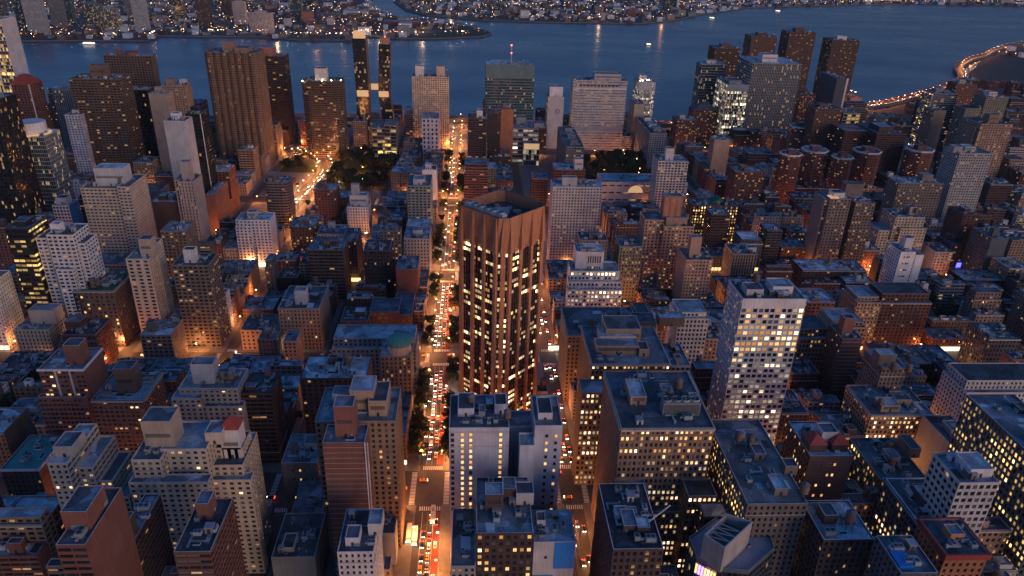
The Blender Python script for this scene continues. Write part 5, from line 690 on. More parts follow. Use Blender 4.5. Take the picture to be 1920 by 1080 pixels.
{'n': 'red_hipped_block', 'c': 'apartment block', 'l': 'dark brick block with blank west wall and two red hipped roofs', 'w': 'rb2', 'sw': 'blankfew', 'ss': 'row;lit=h', 'x0': 240.0, 'x1': 268.0, 'yS': -209.3, 'yN': -188.1, 'h': 77.9, 'ex': [('R', [0.0]), ('P', [8.0, 16.0, 8.0, 16.0, 8.0]), ('H', [0.0])]},
{'n': 'gold_lit_office', 'c': 'office building', 'l': 'tan office whose side wall glows gold, with two dark roof tanks, lower right', 'w': 'tn', 'sw': 'office;lit=m', 'ss': 'office;lit=y;bay=2.6', 'x0': 241.0, 'x1': 277.0, 'yS': -253.6, 'yN': -229.0, 'h': 60.2, 'ex': [('P', [14.0, 22.0, 10.0, 16.0, 4.0]), ('P', [20.0, 32.0, 24.0, 30.0, 5.0]), ('T', [12.0, 10.0]), ('T', [26.0, 18.0]), ('A', [6.0, 16.0]), ('A', [4.0, 6.0]), ('H', [4.0])]},
{'n': 'long_blue_roof', 'c': 'office building', 'l': 'long blue-roofed office with a boxed round tank, right of the gold-lit office', 'w': 'dg', 'sw': 'row;lit=r', 'ss': 'office;lit=o', 'x0': 205.0, 'x1': 237.0, 'yS': -247.0, 'yN': -224.9, 'h': 66.7, 'ex': [('P', [10.0, 22.0, 8.0, 16.0, 5.0]), ('T', [16.0, 12.0]), ('A', [4.0, 6.0]), ('A', [5.0, 9.0]), ('S', [3.0, 15.0])]},
{'n': 'white_window_block', 'c': 'apartment block', 'l': 'white block with dark wide windows in a regular grid, lower right', 'w': 'wh', 'sw': 'grid;bay=3.2;fh=3.6;lit=0', 'ss': 'grid;bay=3.2;fh=3.6;lit=0', 'x0': 200.0, 'x1': 220.0, 'yS': -250.8, 'yN': -233.0, 'h': 95.3, 'ex': [('P', [4.0, 16.0, 6.5, 16.8, 3.8]), ('H', [5.0])]},
{'n': 'corner_lit_office', 'c': 'office building', 'l': 'dark office with many gold-lit windows cut by the right edge', 'w': 'dg', 'sw': 'office;lit=o', 'ss': 'office;lit=y;bay=2.6', 'x0': 200.0, 'x1': 266.0, 'yS': -302.1, 'yN': -276.9, 'h': 95.7, 'ex': [('A', [10.0, 10.0]), ('A', [30.0, 10.0])]},
{'n': 'slate_grey_house', 'c': 'apartment block', 'l': 'slate grey block with two columns of orange windows behind the white window block', 'w': 'gy', 'sw': 'blankfew', 'ss': 'blank', 'x0': 300.0, 'x1': 330.0, 'yS': -324.4, 'yN': -306.2, 'h': 37.0, 'ex': [('A', [8.0, 8.0]), ('P', [10.0, 20.0, 6.0, 14.0, 3.0])]},
{'n': 'orange_rimmed_house', 'c': 'apartment block', 'l': 'low house with an orange-red cornice rim at the lower right', 'w': 'ob', 'sw': 'row', 'ss': 'row', 'x0': 175.0, 'x1': 195.0, 'yS': -234.7, 'yN': -216.8, 'h': 79.8, 'ex': [('A', [6.0, 6.0]), ('A', [8.0, 12.0]), ('P', [8.0, 14.0, 6.0, 12.0, 3.0])]},
{'n': 'tank_roofed_loft', 'c': 'office building', 'l': 'loft with blue roof and round brown water tank below the red hipped block', 'w': 'db', 'sw': 'row;lit=m', 'ss': 'office;lit=m', 'x0': 190.0, 'x1': 214.0, 'yS': -195.8, 'yN': -173.8, 'h': 73.8, 'ex': [('T', [8.0, 14.0]), ('A', [14.0, 8.0]), ('P', [10.0, 18.0, 4.0, 10.0, 4.0])]},
{'n': 'blue_tarp_roof', 'c': 'apartment block', 'l': 'dark low roof with a bright blue tarpaulin near the bottom right', 'w': 'dg', 'sw': 'row', 'ss': 'row', 'x0': 165.0, 'x1': 185.0, 'yS': -207.3, 'yN': -192.2, 'h': 80.8, 'ex': [('A', [6.0, 6.0]), ('B', [8.0, 3.0])]}]
STY=['row;lit=m', 'blank', 'office;lit=d', 'row', 'office;lit=m', 'office', 'row;lit=r', 'resw', 'res;lit=m', 'row;bay=2.4', 'strip;lit=d', 'strip', 'row;bay=3.4', 'res', 'res;bay=3;lit=h']
LMK=['the orange-brown diamond tower', 'the brown balcony tower', 'the fluted brown tower', 'the flat-topped brown tower', 'the twin-topped beige slab', 'the dark terraced tower', 'the teal glass block', 'the emblem hospital slab', 'the long grey slab', 'the lit glass cube', 'the ribbed hospital cube', 'the orange-beige tower', 'the wide red brick block', 'the big cream tower', 'the white stepped block', 'the slender pinkish tower', 'the narrow beige tower', 'the grey-brown lit tower', 'the white apartment block', 'the curved balcony tower', 'the grey-green tower', 'the plain red front', 'the long pale window slab', 'the long pink hall', 'the white balcony tower', 'the green terrace roof', 'the white stepped office', 'the yellow-cornered tower', 'the white-edged brown slab', 'the tall pale slab tower', 'the cream rounded block', 'the dark red tower', 'the tan penthouse block', 'the pinkish setback office', 'the white grid office', 'the dark brick tower with lit shaft', 'the tan loft block', 'the long shop row', 'the white-ribbed brick block', 'the wide brown block', 'the cream terrace block', 'the brown roof-garden block', 'the tan hotel', 'the dark court block', 'the cream terraced ziggurat', 'the cream towered block', 'the tall red brick slab', 'the pale lavender hotel', 'the white-patched roof', 'the gold-lit office']
ORDS=['nearest', 'second nearest', 'third nearest', 'fourth nearest', 'fifth nearest', 'sixth nearest', 'seventh nearest', 'eighth nearest', 'ninth nearest', 'tenth nearest', 'eleventh nearest', 'twelfth nearest', 'thirteenth nearest', 'fourteenth nearest']
INFILL=[
(190.3, 199.0, -270.6, -251.6, 43.4, 'gbr', 0, 1, 3, 0, 1, 49, 0, 1, 0),
(199.3, 208.0, -275.6, -251.6, 44, 'wh', 2, 3, 3, 0, 1, 49, 0, 0, 1),
(208.3, 217.0, -273.6, -251.6, 60, 'pkb', 4, 4, 3, 0, 1, 49, 0, 1, 1),
(217.3, 224.0, -273.6, -251.6, 50, 'tn', 0, 3, 3, 0, 1, 49, 0, 0, 0),
(224.3, 233.0, -276.3, -251.6, 56, 'dg', 5, 5, 3, 0, 1, 49, 1, 0, 1),
(268.6, 289, -228.4, -195.1, 48.6, 'pkb', 2, 3, 3, 0, 0, 36, 0, 0, 1),
(268.6, 289, -194.8, -172.8, 38, 'gy', 2, 2, 3, 0, 2, 48, 0, 1, 0),
(199.3, 208.0, -224.3, -211.6, 44, 'ol', 4, 4, 3, 0, 3, 49, 0, 0, 1),
(208.3, 224.0, -224.3, -214.6, 41.5, 'db', 0, 1, 3, 0, 3, 49, 0, 0, 1),
(237.6, 245.0, -228.4, -209.9, 50, 'pkb', 5, 5, 3, 1, 0, 49, 0, 1, 0),
(245.3, 262.4, -228.4, -209.9, 44, 'pkb', 0, 0, 3, 2, 0, 49, 0, 0, 1),
(215.3, 224.0, -198.6, -172.6, 41.8, 'gy', 4, 4, 3, 0, 1, 48, 0, 0, 0),
(213.3, 227.4, -144.3, -130.6, 56, 'db', 5, 5, 3, 0, 0, 48, 1, 1, 0),
(190.3, 206.0, -117.6, -104.4, 44.1, 'dg', 2, 2, 3, 0, 0, 48, 0, 0, 0),
(227.3, 234.5, -75.6, -52.1, 18, 'gbr', 6, 3, 2, 0, 3, 47, 0, 1, 1),
(234.8, 241.5, -75.6, -53.6, 27.6, 'dbr', 7, 7, 1, 0, 1, 47, 0, 1, 0),
(241.8, 249.4, -75.6, -56.6, 26, 'gbr', 8, 3, 1, 0, 1, 47, 0, 1, 1),
(238.6, 249.0, -41, -15, 26, 'rb', 7, 1, 1, 0, 3, 47, 0, 1, 1),
(230.3, 239.0, 15, 41, 18, 'gbr', 9, 9, 2, 0, 3, 46, 0, 0, 0),
(270.6, 289, 113.7, 140.4, 43.9, 'gbr', 10, 10, 0, 0, 2, 45, 0, 0, 0),
(197.8, 213.5, 93.6, 112.6, 40, 'rb', 8, 1, 0, 0, 3, 45, 0, 0, 0),
(197.3, 204.0, 130.6, 154.6, 50, 'gbr', 11, 3, 0, 0, 3, 44, 1, 0, 1),
(263, 289, 172.8, 233.4, 15.7, 'bg', 3, 3, 2, 0, 0, 44, 0, 0, 0),
(220.8, 229.5, 172.6, 194.6, 40, 'rb', 11, 1, 0, 2, 0, 44, 0, 0, 0),
(229.8, 238.5, 172.6, 196.6, 50, 'tn', 7, 7, 0, 2, 0, 44, 1, 1, 1),
(238.8, 254.5, 173.8, 196.6, 40, 'rb', 7, 7, 0, 1, 0, 44, 1, 1, 1),
(254.8, 262.4, 172.6, 198.6, 38.8, 'tn', 10, 3, 0, 1, 0, 44, 0, 1, 1),
(253.3, 262.4, 211.6, 233.6, 40, 'br', 7, 7, 0, 0, 0, 44, 0, 0, 1),
(423, 449, -434.4, -409.8, 38.4, 'dg', 4, 4, 3, 0, 1, 37, 0, 0, 1),
(395.3, 407.0, -428.6, -409.6, 37.4, 'rb2', 2, 1, 3, 0, 1, 37, 0, 0, 0),
(407.3, 422.4, -435.6, -409.6, 16.5, 'gbr', 6, 1, 2, 0, 1, 37, 0, 0, 0),
(331, 357, -391.5, -330.8, 52.8, 'wh', 0, 3, 3, 0, 3, 37, 1, 0, 0),
(423, 449, -391.5, -371.0, 17.9, 'dg', 0, 1, 2, 1, 0, 37, 0, 0, 0),
(423, 449, -370.7, -351.2, 17.9, 'dg', 6, 6, 2, 2, 0, 37, 0, 0, 1),
(423, 449, -350.9, -330.8, 19.8, 'gbr', 3, 1, 2, 0, 1, 35, 0, 0, 1),
(389.3, 396.0, -391.6, -367.6, 28.6, 'ol', 4, 3, 3, 0, 3, 37, 0, 0, 0),
(408.3, 422.4, -391.6, -372.6, 19.8, 'dg', 12, 3, 2, 0, 3, 37, 0, 0, 0),
(364.8, 376.5, -349.6, -330.6, 16, 'tn', 3, 3, 2, 0, 1, 36, 0, 0, 1),
(376.8, 385.5, -356.6, -330.6, 20.8, 'gbr', 10, 3, 1, 0, 1, 36, 0, 0, 1),
(385.8, 394.5, -352.6, -330.6, 18, 'gbr', 12, 1, 2, 0, 2, 36, 0, 0, 0),
(394.8, 402.0, -349.6, -330.6, 24.2, 'pkb', 3, 3, 1, 0, 2, 36, 0, 0, 1),
(402.3, 414.0, -352.6, -330.6, 20, 'dg', 13, 3, 1, 0, 2, 36, 0, 0, 0),
(414.3, 422.4, -356.6, -330.6, 19.8, 'gy', 0, 1, 2, 0, 1, 35, 0, 1, 0),
(331, 357, -273.4, -251.8, 20.3, 'db', 10, 3, 1, 0, 0, 36, 0, 0, 0),
(423, 449, -312.5, -287.5, 48.0, 'pkb', 2, 1, 3, 0, 2, 35, 1, 0, 0),
(423, 449, -287.2, -251.8, 38.4, 'tn', 4, 3, 3, 0, 0, 35, 1, 0, 0),
(387.3, 396.0, -312.6, -293.6, 24.2, 'rb2', 3, 3, 1, 0, 1, 35, 0, 0, 1),
(396.3, 403.5, -312.6, -299.0, 26, 'db', 2, 1, 3, 0, 1, 35, 0, 1, 1),
(411.3, 422.4, -312.6, -299.0, 26, 'rb2', 2, 2, 3, 0, 1, 35, 0, 0, 1),
(357.3, 366.0, -270.6, -251.6, 16.5, 'db', 12, 3, 2, 0, 3, 35, 0, 0, 1),
(366.3, 373.5, -273.6, -251.6, 22, 'gy', 7, 7, 1, 0, 3, 35, 0, 0, 0),
(373.8, 380.5, -275.6, -251.6, 18, 'tn', 6, 6, 2, 0, 3, 35, 0, 0, 0),
(380.8, 396.5, -273.6, -251.6, 11.7, 'ol', 9, 9, 2, 0, 3, 35, 0, 0, 0),
(331, 357, -233.4, -216.6, 38.1, 'db', 0, 0, 3, 0, 1, 34, 0, 0, 1),
(423, 449, -215.9, -195.3, 38.4, 'pkb', 0, 1, 3, 0, 2, 34, 0, 0, 1),
(423, 449, -195.0, -172.8, 54.9, 'wh', 4, 1, 3, 0, 3, 25, 1, 0, 0),
(364.8, 372.0, -198.6, -172.6, 26, 'gbr', 0, 0, 3, 0, 0, 34, 0, 0, 1),
(372.3, 384.0, -191.6, -172.6, 37.4, 'db', 2, 2, 3, 0, 0, 34, 1, 0, 0),
(403.3, 412.0, -194.6, -172.6, 23.4, 'gy', 8, 1, 1, 0, 0, 34, 0, 1, 1),
(331, 357, -154.4, -142.7, 72.8, 'gbr', 4, 4, 3, 0, 1, 32, 0, 1, 1),
(423, 449, -154.4, -142.6, 52.0, 'ol', 5, 1, 3, 0, 1, 26, 1, 1, 1),
(377.6, 385.0, -119.6, -93.6, 24.0, 'gy', 7, 3, 1, 0, 0, 32, 0, 1, 1),
(385.3, 397.0, -112.6, -93.6, 17.6, 'pkb', 0, 1, 2, 0, 0, 32, 0, 0, 0),
(373.3, 382.0, -75.6, -68.6, 26, 'tn', 10, 3, 1, 0, 1, 0, 0, 1, 0),
(331, 357, 15.2, 36.7, 24, 'br', 3, 1, 1, 0, 2, 46, 0, 0, 0),
(331, 357, 37.0, 75.4, 64.0, 'rb2', 13, 1, 0, 0, 3, 43, 0, 1, 0),
(423, 449, 15.2, 75.4, 29.6, 'gy', 12, 12, 1, 0, 1, 43, 1, 0, 0),
(357.3, 373.0, 15, 41, 26, 'db', 3, 1, 1, 0, 3, 43, 0, 0, 0),
(373.3, 382.0, 15, 37, 18, 'cr', 9, 9, 2, 0, 3, 43, 0, 0, 1),
(414.3, 422.4, 15, 39, 15, 'tn', 3, 3, 2, 0, 1, 43, 0, 0, 1),
(333.6, 357, 93.8, 111.3, 52.0, 'dbr', 11, 3, 0, 0, 1, 40, 0, 1, 0),
(423, 449, 114.7, 154.4, 9.0, 'db', 12, 1, 2, 0, 2, 40, 0, 0, 1),
(357.3, 373.0, 93.6, 112.6, 20, 'db', 12, 3, 1, 0, 1, 40, 0, 0, 0),
(373.3, 382.0, 93.6, 119.6, 13, 'db', 3, 3, 2, 0, 1, 40, 0, 0, 0),
(382.3, 391.0, 93.6, 112.6, 13, 'ol', 6, 6, 2, 0, 1, 40, 0, 0, 0),
(391.3, 407.0, 93.6, 119.6, 18, 'gbr', 0, 1, 2, 0, 1, 40, 0, 0, 1),
(407.3, 414.0, 93.6, 115.6, 25.4, 'gbr', 7, 3, 1, 0, 3, 42, 0, 0, 0),
(408.8, 422.4, 135.6, 154.6, 18, 'rb2', 9, 9, 2, 0, 2, 40, 0, 0, 1),
(332.6, 357, 221.9, 233.4, 31.2, 'gbr', 12, 12, 1, 0, 0, 38, 0, 0, 1),
(423, 439.4, 172.8, 205.3, 12.1, 'gy', 0, 3, 2, 0, 2, 40, 0, 0, 0),
(423, 439.4, 205.6, 233.4, 12.1, 'bg', 6, 3, 2, 0, 2, 39, 0, 0, 1),
(376.3, 388.0, 172.6, 198.6, 16, 'gy', 0, 1, 2, 0, 2, 39, 0, 0, 0),
(388.3, 404.0, 172.6, 191.6, 26, 'br', 13, 3, 1, 0, 2, 39, 0, 0, 1),
(411.8, 422.4, 172.6, 198.6, 15, 'rb', 9, 9, 2, 0, 2, 39, 0, 0, 1),
(415.3, 422.4, 207.6, 233.6, 16.9, 'gbr', 12, 3, 2, 0, 2, 39, 0, 0, 1),
(331, 357, 251.8, 284.4, 26.4, 'br', 3, 1, 1, 2, 0, 38, 0, 0, 1),
(423, 449, 281.5, 312.5, 12.2, 'rb', 6, 3, 2, 2, 0, 38, 0, 0, 0),
(357.3, 364.0, 251.6, 275.6, 16, 'rb', 9, 9, 2, 1, 0, 38, 0, 0, 1),
(364.3, 380.0, 251.6, 270.6, 18, 'wh', 9, 9, 2, 1, 0, 38, 0, 0, 1),
(380.3, 387.0, 251.6, 273.6, 26, 'br', 13, 13, 1, 1, 0, 38, 0, 0, 0),
(382.8, 389.5, 286.6, 312.6, 34, 'br', 7, 1, 1, 3, 0, 38, 0, 0, 1),
(389.8, 398.5, 288.6, 312.6, 18, 'wh', 9, 9, 2, 2, 0, 38, 0, 0, 0),
(398.8, 407.5, 286.6, 312.6, 18, 'rb', 0, 3, 2, 3, 0, 38, 0, 1, 0),
(407.8, 422.4, 286.6, 312.6, 13, 'db', 12, 3, 2, 0, 0, 38, 0, 0, 0),
(471, 497, -549.5, -488.8, 36, 'gbr', 7, 7, 1, 2, 1, 37, 0, 0, 1),
(571, 597, -549.5, -528.5, 30, 'tn', 7, 3, 1, 2, 1, 31, 0, 0, 1),
(571, 597, -528.2, -488.8, 17.2, 'db', 12, 12, 2, 1, 3, 31, 0, 0, 0),
(546.3, 554.0, -549.6, -525.6, 16, 'tn', 9, 3, 2, 0, 1, 37, 0, 0, 1),
(554.3, 570.4, -549.6, -527.6, 22, 'db', 7, 1, 1, 2, 1, 31, 0, 1, 0),
(497.3, 506.0, -507.6, -488.6, 34, 'gbr', 13, 13, 1, 1, 1, 37, 1, 1, 1),
(506.3, 513.0, -512.6, -488.6, 18, 'dbr', 6, 3, 2, 0, 1, 37, 0, 0, 0),
(520.3, 529.0, -514.6, -493.6, 20, 'rb2', 3, 3, 1, 0, 1, 37, 0, 0, 1),
(550.3, 562.0, -512.6, -488.6, 18, 'rb2', 6, 6, 2, 0, 2, 37, 0, 0, 1),
(562.3, 570.4, -510.6, -488.6, 15, 'db', 0, 3, 2, 2, 3, 31, 0, 0, 0),
(488.6, 497, -470.5, -446.1, 24, 'gbr', 12, 1, 1, 1, 2, 37, 0, 0, 1),
(488.6, 497, -445.8, -409.8, 18, 'dbr', 3, 3, 2, 0, 2, 37, 0, 0, 0),
(571, 597, -470.5, -436.7, 18, 'db', 3, 1, 2, 0, 3, 30, 0, 0, 0),
(584.6, 597, -431.5, -409.8, 28.9, 'dbr', 13, 1, 1, 0, 3, 30, 1, 0, 0),
(497.3, 509.0, -470.6, -446.6, 34, 'gbr', 12, 12, 1, 2, 2, 37, 1, 0, 1),
(509.3, 518.0, -470.6, -451.6, 22, 'gw2', 13, 13, 1, 0, 2, 37, 0, 0, 1),
(525.3, 533.0, -459.2, -451.6, 15, 'db', 12, 12, 2, 0, 2, 37, 0, 1, 0),
(544.6, 552.0, -470.6, -448.6, 26, 'gw2', 10, 10, 1, 0, 3, 31, 0, 0, 1),
(552.3, 559.0, -470.6, -444.6, 22, 'dbr', 12, 12, 1, 0, 3, 31, 0, 1, 0),
(528.3, 536.0, -428.6, -409.6, 27.1, 'ol', 8, 8, 1, 0, 3, 30, 0, 1, 0),
(471, 497, -391.5, -350.7, 44, 'rb2', 8, 8, 0, 0, 3, 30, 1, 0, 1),
(471, 497, -350.4, -330.8, 44, 'tn', 14, 3, 0, 0, 3, 30, 1, 0, 0),
(571, 597, -391.5, -330.8, 26.6, 'db', 7, 3, 1, 0, 3, 27, 0, 1, 1),
(539.3, 548.0, -391.6, -372.6, 21.8, 'rb2', 12, 12, 1, 0, 3, 30, 0, 1, 0),
(556.3, 570.4, -391.6, -365.6, 22, 'dg', 7, 7, 1, 0, 3, 27, 0, 0, 1),
(522.3, 529.0, -354.6, -330.6, 26, 'bg', 12, 3, 1, 0, 3, 27, 0, 0, 0),
(545.3, 552.0, -354.6, -330.6, 26, 'rb2', 8, 8, 1, 0, 3, 27, 0, 0, 1),
(559.3, 570.4, -356.6, -330.6, 16, 'db', 0, 0, 2, 0, 3, 27, 0, 0, 0),
(471, 497, -312.5, -290.4, 44, 'rb', 7, 7, 0, 1, 3, 27, 0, 0, 0),
(471, 497, -290.1, -251.8, 44, 'rb', 14, 3, 0, 2, 3, 27, 0, 0, 0),
(571, 589.4, -312.5, -251.8, 12.2, 'dbr', 3, 3, 2, 2, 1, 25, 0, 0, 0),
(553.3, 560.0, -312.6, -288.6, 34, 'rb2', 3, 3, 1, 1, 0, 27, 1, 0, 1),
(548.3, 556.0, -277.6, -251.6, 18, 'dbr', 9, 3, 2, 1, 1, 25, 0, 0, 1),
(556.3, 570.4, -277.6, -251.6, 18, 'tn', 0, 0, 2, 0, 1, 25, 0, 0, 1),
(471, 497, -233.4, -172.8, 24, 'gbr', 12, 3, 1, 0, 3, 25, 0, 0, 1),
(497.3, 506.0, -233.6, -211.6, 26.1, 'dg', 12, 12, 1, 0, 3, 25, 0, 0, 0),
(514.3, 530.0, -233.6, -226.7, 22, 'db', 13, 13, 1, 0, 1, 25, 0, 1, 0),
(497.3, 513.0, -191.6, -172.6, 18, 'rb2', 9, 9, 2, 0, 3, 25, 0, 0, 1),
(513.3, 525.0, -198.6, -172.6, 13, 'db', 3, 3, 2, 0, 3, 25, 0, 0, 1),
(525.3, 534.0, -196.6, -172.6, 18, 'dbr', 0, 0, 2, 0, 3, 25, 0, 0, 0),
(534.3, 541.0, -194.6, -172.6, 18, 'ol', 6, 3, 2, 0, 3, 25, 0, 0, 1),
(541.3, 553.0, -191.6, -172.6, 15, 'rb', 9, 3, 2, 0, 3, 25, 0, 0, 1),
(553.3, 562.0, -191.6, -176.0, 16.2, 'gbr', 9, 9, 2, 0, 3, 25, 0, 0, 1),
(471, 497, -125.5, -93.8, 14.9, 'db', 12, 12, 2, 0, 3, 26, 0, 0, 1),
(580.6, 597, -154.3, -131.0, 30, 'rb', 8, 3, 1, 0, 2, 26, 0, 0, 1),
(571, 597, -118.3, -93.8, 24, 'tn', 8, 8, 1, 0, 0, 26, 0, 0, 0),
(504.3, 512.4, -102.3, -93.6, 16.2, 'rb2', 0, 3, 2, 0, 3, 26, 0, 0, 0),
(513.3, 522.0, -103.3, -93.6, 22, 'gw2', 3, 3, 1, 0, 0, 26, 0, 0, 0),
(522.3, 534.0, -105.2, -93.6, 13, 'rb2', 9, 3, 2, 0, 0, 26, 0, 0, 0),
(541.3, 553.0, -115.6, -93.6, 13, 'ol', 3, 3, 2, 0, 0, 26, 0, 0, 1),
(560.3, 570.4, -115.6, -93.6, 22, 'bg', 8, 3, 1, 0, 0, 26, 0, 0, 1),
(471, 482.4, 15.2, 55.3, 11.0, 'db', 6, 1, 2, 0, 1, 43, 0, 0, 0),
(571, 589.4, 15.2, 39.5, 15.9, 'br', 12, 1, 2, 0, 2, 21, 0, 0, 0),
(586.6, 597, 39.8, 58.5, 56, 'gbr', 14, 14, 0, 0, 0, 20, 0, 0, 0),
(497.3, 505.0, 15, 22.6, 22, 'rb2', 13, 3, 1, 0, 3, 21, 0, 0, 1),
(514.3, 522.0, 15, 22.6, 20, 'wh', 7, 3, 1, 0, 3, 21, 0, 0, 0),
(529.3, 538.0, 15, 39, 14.8, 'rb2', 9, 1, 2, 0, 3, 21, 0, 0, 0),
(538.3, 550.0, 15, 21.3, 13, 'db', 6, 1, 2, 2, 1, 21, 0, 0, 1),
(550.3, 558.0, 15, 21.3, 18, 'db', 6, 6, 2, 1, 1, 21, 0, 0, 1),
(558.3, 570.4, 15, 21.3, 15, 'wh', 12, 3, 2, 0, 1, 21, 0, 0, 1),
(497.3, 506.0, 56.8, 75.6, 34, 'db', 3, 3, 1, 0, 2, 43, 0, 0, 1),
(529.3, 541.0, 49.6, 75.6, 13, 'tn', 3, 3, 2, 0, 2, 43, 0, 0, 1),
(541.3, 548.0, 56.6, 75.6, 21.2, 'rb', 10, 3, 1, 0, 0, 21, 0, 0, 0),
(548.3, 559.4, 51.6, 75.6, 15.8, 'br', 12, 3, 2, 0, 0, 21, 0, 0, 0),
(471, 497, 124.2, 132.2, 18.1, 'gbr', 0, 0, 2, 0, 0, 42, 0, 0, 1),
(471, 497, 132.5, 154.4, 18.1, 'tn', 12, 3, 2, 0, 0, 42, 0, 1, 0),
(571, 597, 118.4, 128.9, 30, 'ol', 7, 3, 1, 0, 1, 18, 0, 0, 0),
(580.6, 597, 133.9, 154.4, 29.4, 'rb', 12, 1, 1, 0, 1, 18, 0, 0, 1),
(512.3, 524.0, 93.6, 117.6, 18, 'rb', 6, 6, 2, 0, 2, 42, 0, 0, 1),
(524.3, 531.0, 93.6, 119.6, 22.3, 'rb2', 13, 13, 1, 1, 2, 42, 0, 0, 1),
(531.3, 539.0, 93.6, 119.6, 18.4, 'db', 0, 0, 2, 0, 2, 42, 0, 1, 1),
(539.3, 546.0, 93.6, 115.6, 22.7, 'rb2', 10, 3, 1, 2, 2, 42, 0, 1, 0),
(546.3, 554.0, 93.6, 119.6, 18.9, 'gbr', 9, 3, 2, 0, 2, 42, 0, 0, 0),
(544.6, 553.0, 128.6, 154.6, 11.4, 'br', 0, 3, 2, 0, 0, 42, 0, 0, 1),
(553.3, 570.4, 147.7, 154.6, 34, 'gbr', 8, 1, 1, 0, 3, 18, 1, 0, 0),
(471, 497, 199.3, 210.2, 24, 'wh', 3, 3, 1, 0, 0, 17, 0, 0, 1),
(571, 597, 172.8, 197.0, 21.9, 'ol', 7, 1, 1, 0, 3, 18, 0, 0, 0),
(571, 597, 197.3, 209.4, 21.8, 'gbr', 3, 3, 1, 0, 2, 17, 0, 1, 0),
(584.6, 597, 209.7, 233.4, 37.4, 'dbr', 10, 1, 1, 0, 3, 15, 1, 0, 1),
(504.3, 512.0, 172.6, 191.6, 34, 'wh', 8, 3, 1, 0, 1, 17, 0, 0, 1),
(512.3, 520.0, 172.6, 196.6, 22, 'tn', 10, 10, 1, 1, 1, 17, 0, 0, 0),
(520.3, 529.0, 172.6, 191.6, 26, 'rb', 7, 3, 1, 0, 1, 17, 0, 1, 1),
(529.3, 536.0, 172.6, 191.6, 26, 'tn', 10, 3, 1, 2, 1, 17, 0, 1, 0),
(536.3, 545.0, 172.6, 194.6, 13, 'bg', 12, 3, 2, 0, 1, 17, 0, 0, 0),
(545.3, 561.0, 172.6, 196.6, 16, 'dbr', 6, 1, 2, 0, 1, 17, 0, 0, 0),
(561.3, 570.4, 172.6, 191.6, 20, 'bg', 12, 3, 1, 0, 1, 17, 0, 1, 0),
(532.3, 548.0, 211.6, 233.6, 25.4, 'ol', 3, 3, 1, 0, 0, 17, 0, 0, 0),
(571, 596.4, 251.8, 312.5, 28.2, 'gbr', 8, 1, 1, 0, 3, 13, 0, 0, 1),
(471, 497, 330.8, 391.5, 56, 'wh', 8, 3, 0, 0, 0, 14, 0, 1, 1),
(571, 597, 361.2, 391.5, 18, 'gbr', 0, 3, 2, 0, 0, 14, 0, 0, 1),
(497.3, 505.0, 330.6, 356.6, 18, 'db', 6, 6, 2, 0, 0, 14, 0, 0, 1),
(505.3, 517.0, 330.6, 352.6, 26, 'ol', 8, 8, 1, 0, 0, 14, 0, 0, 1),
(532.3, 539.0, 330.6, 354.6, 34, 'tn', 13, 13, 1, 0, 0, 14, 1, 0, 1),
(787, 813, -707.5, -675.6, 36, 'ol', 10, 10, 1, 0, 1, 11, 0, 0, 1),
(787, 813, -675.3, -646.8, 44, 'rb2', 11, 1, 0, 0, 3, 11, 0, 0, 1),
(776.3, 786.4, -707.6, -681.6, 34, 'tn', 13, 3, 1, 0, 1, 11, 0, 0, 1),
(728.3, 735.0, -665.6, -646.6, 26, 'bg', 7, 1, 1, 0, 1, 31, 0, 1, 0),
(742.3, 754.0, -668.6, -646.6, 26, 'rb2', 8, 3, 1, 3, 1, 29, 0, 0, 1),
(754.3, 761.0, -665.6, -646.6, 26, 'rb', 8, 8, 1, 0, 1, 29, 0, 0, 1),
(770.3, 786.4, -670.6, -646.6, 20, 'ol', 3, 1, 1, 0, 1, 29, 0, 0, 1),
(627, 653, -589.1, -567.8, 36, 'tn', 13, 3, 1, 1, 1, 31, 0, 0, 0),
(679.3, 687.0, -628.6, -604.6, 26, 'dbr', 13, 3, 1, 2, 1, 31, 0, 0, 1),
(695.3, 702.0, -628.6, -602.6, 26, 'rb2', 3, 1, 1, 0, 1, 31, 0, 0, 0),
(725.3, 732.0, -628.6, -606.6, 34, 'rb2', 10, 1, 1, 2, 1, 29, 0, 0, 0),
(757.3, 766.0, -628.6, -606.6, 22, 'rb2', 7, 1, 1, 1, 1, 29, 0, 1, 0),
(670.3, 682.0, -593.6, -567.6, 34, 'db', 13, 3, 1, 1, 1, 31, 0, 0, 1),
(694.3, 701.0, -591.6, -567.6, 34, 'dbr', 3, 3, 1, 1, 1, 31, 1, 0, 0),
(627, 653, -517.4, -505.7, 30, 'rb2', 13, 1, 1, 0, 0, 31, 0, 1, 0),
(787, 813, -549.5, -488.8, 23.9, 'dbr', 8, 8, 1, 0, 0, 28, 0, 1, 1),
(686.3, 704.0, -549.6, -523.6, 15, 'dbr', 3, 3, 2, 0, 0, 31, 0, 0, 1),
(704.3, 713.0, -549.6, -527.6, 22.1, 'gbr', 12, 1, 1, 0, 0, 31, 0, 0, 1),
(750.3, 762.0, -510.6, -488.6, 18, 'rb', 0, 0, 2, 0, 0, 28, 0, 0, 0),
(627, 653, -433.8, -413.0, 24, 'rb', 3, 1, 1, 0, 0, 30, 0, 1, 1),
(787, 813, -470.5, -409.8, 23.7, 'dbr', 8, 8, 1, 0, 2, 27, 0, 0, 1),
(734.3, 743.0, -433.6, -409.6, 34, 'rb2', 3, 3, 1, 0, 2, 27, 1, 1, 1),
(743.3, 750.0, -433.6, -409.6, 18, 'dbr', 12, 3, 2, 1, 2, 27, 0, 0, 1),
(758.3, 772.0, -435.6, -409.6, 20, 'rb', 8, 3, 1, 0, 2, 27, 0, 0, 1),
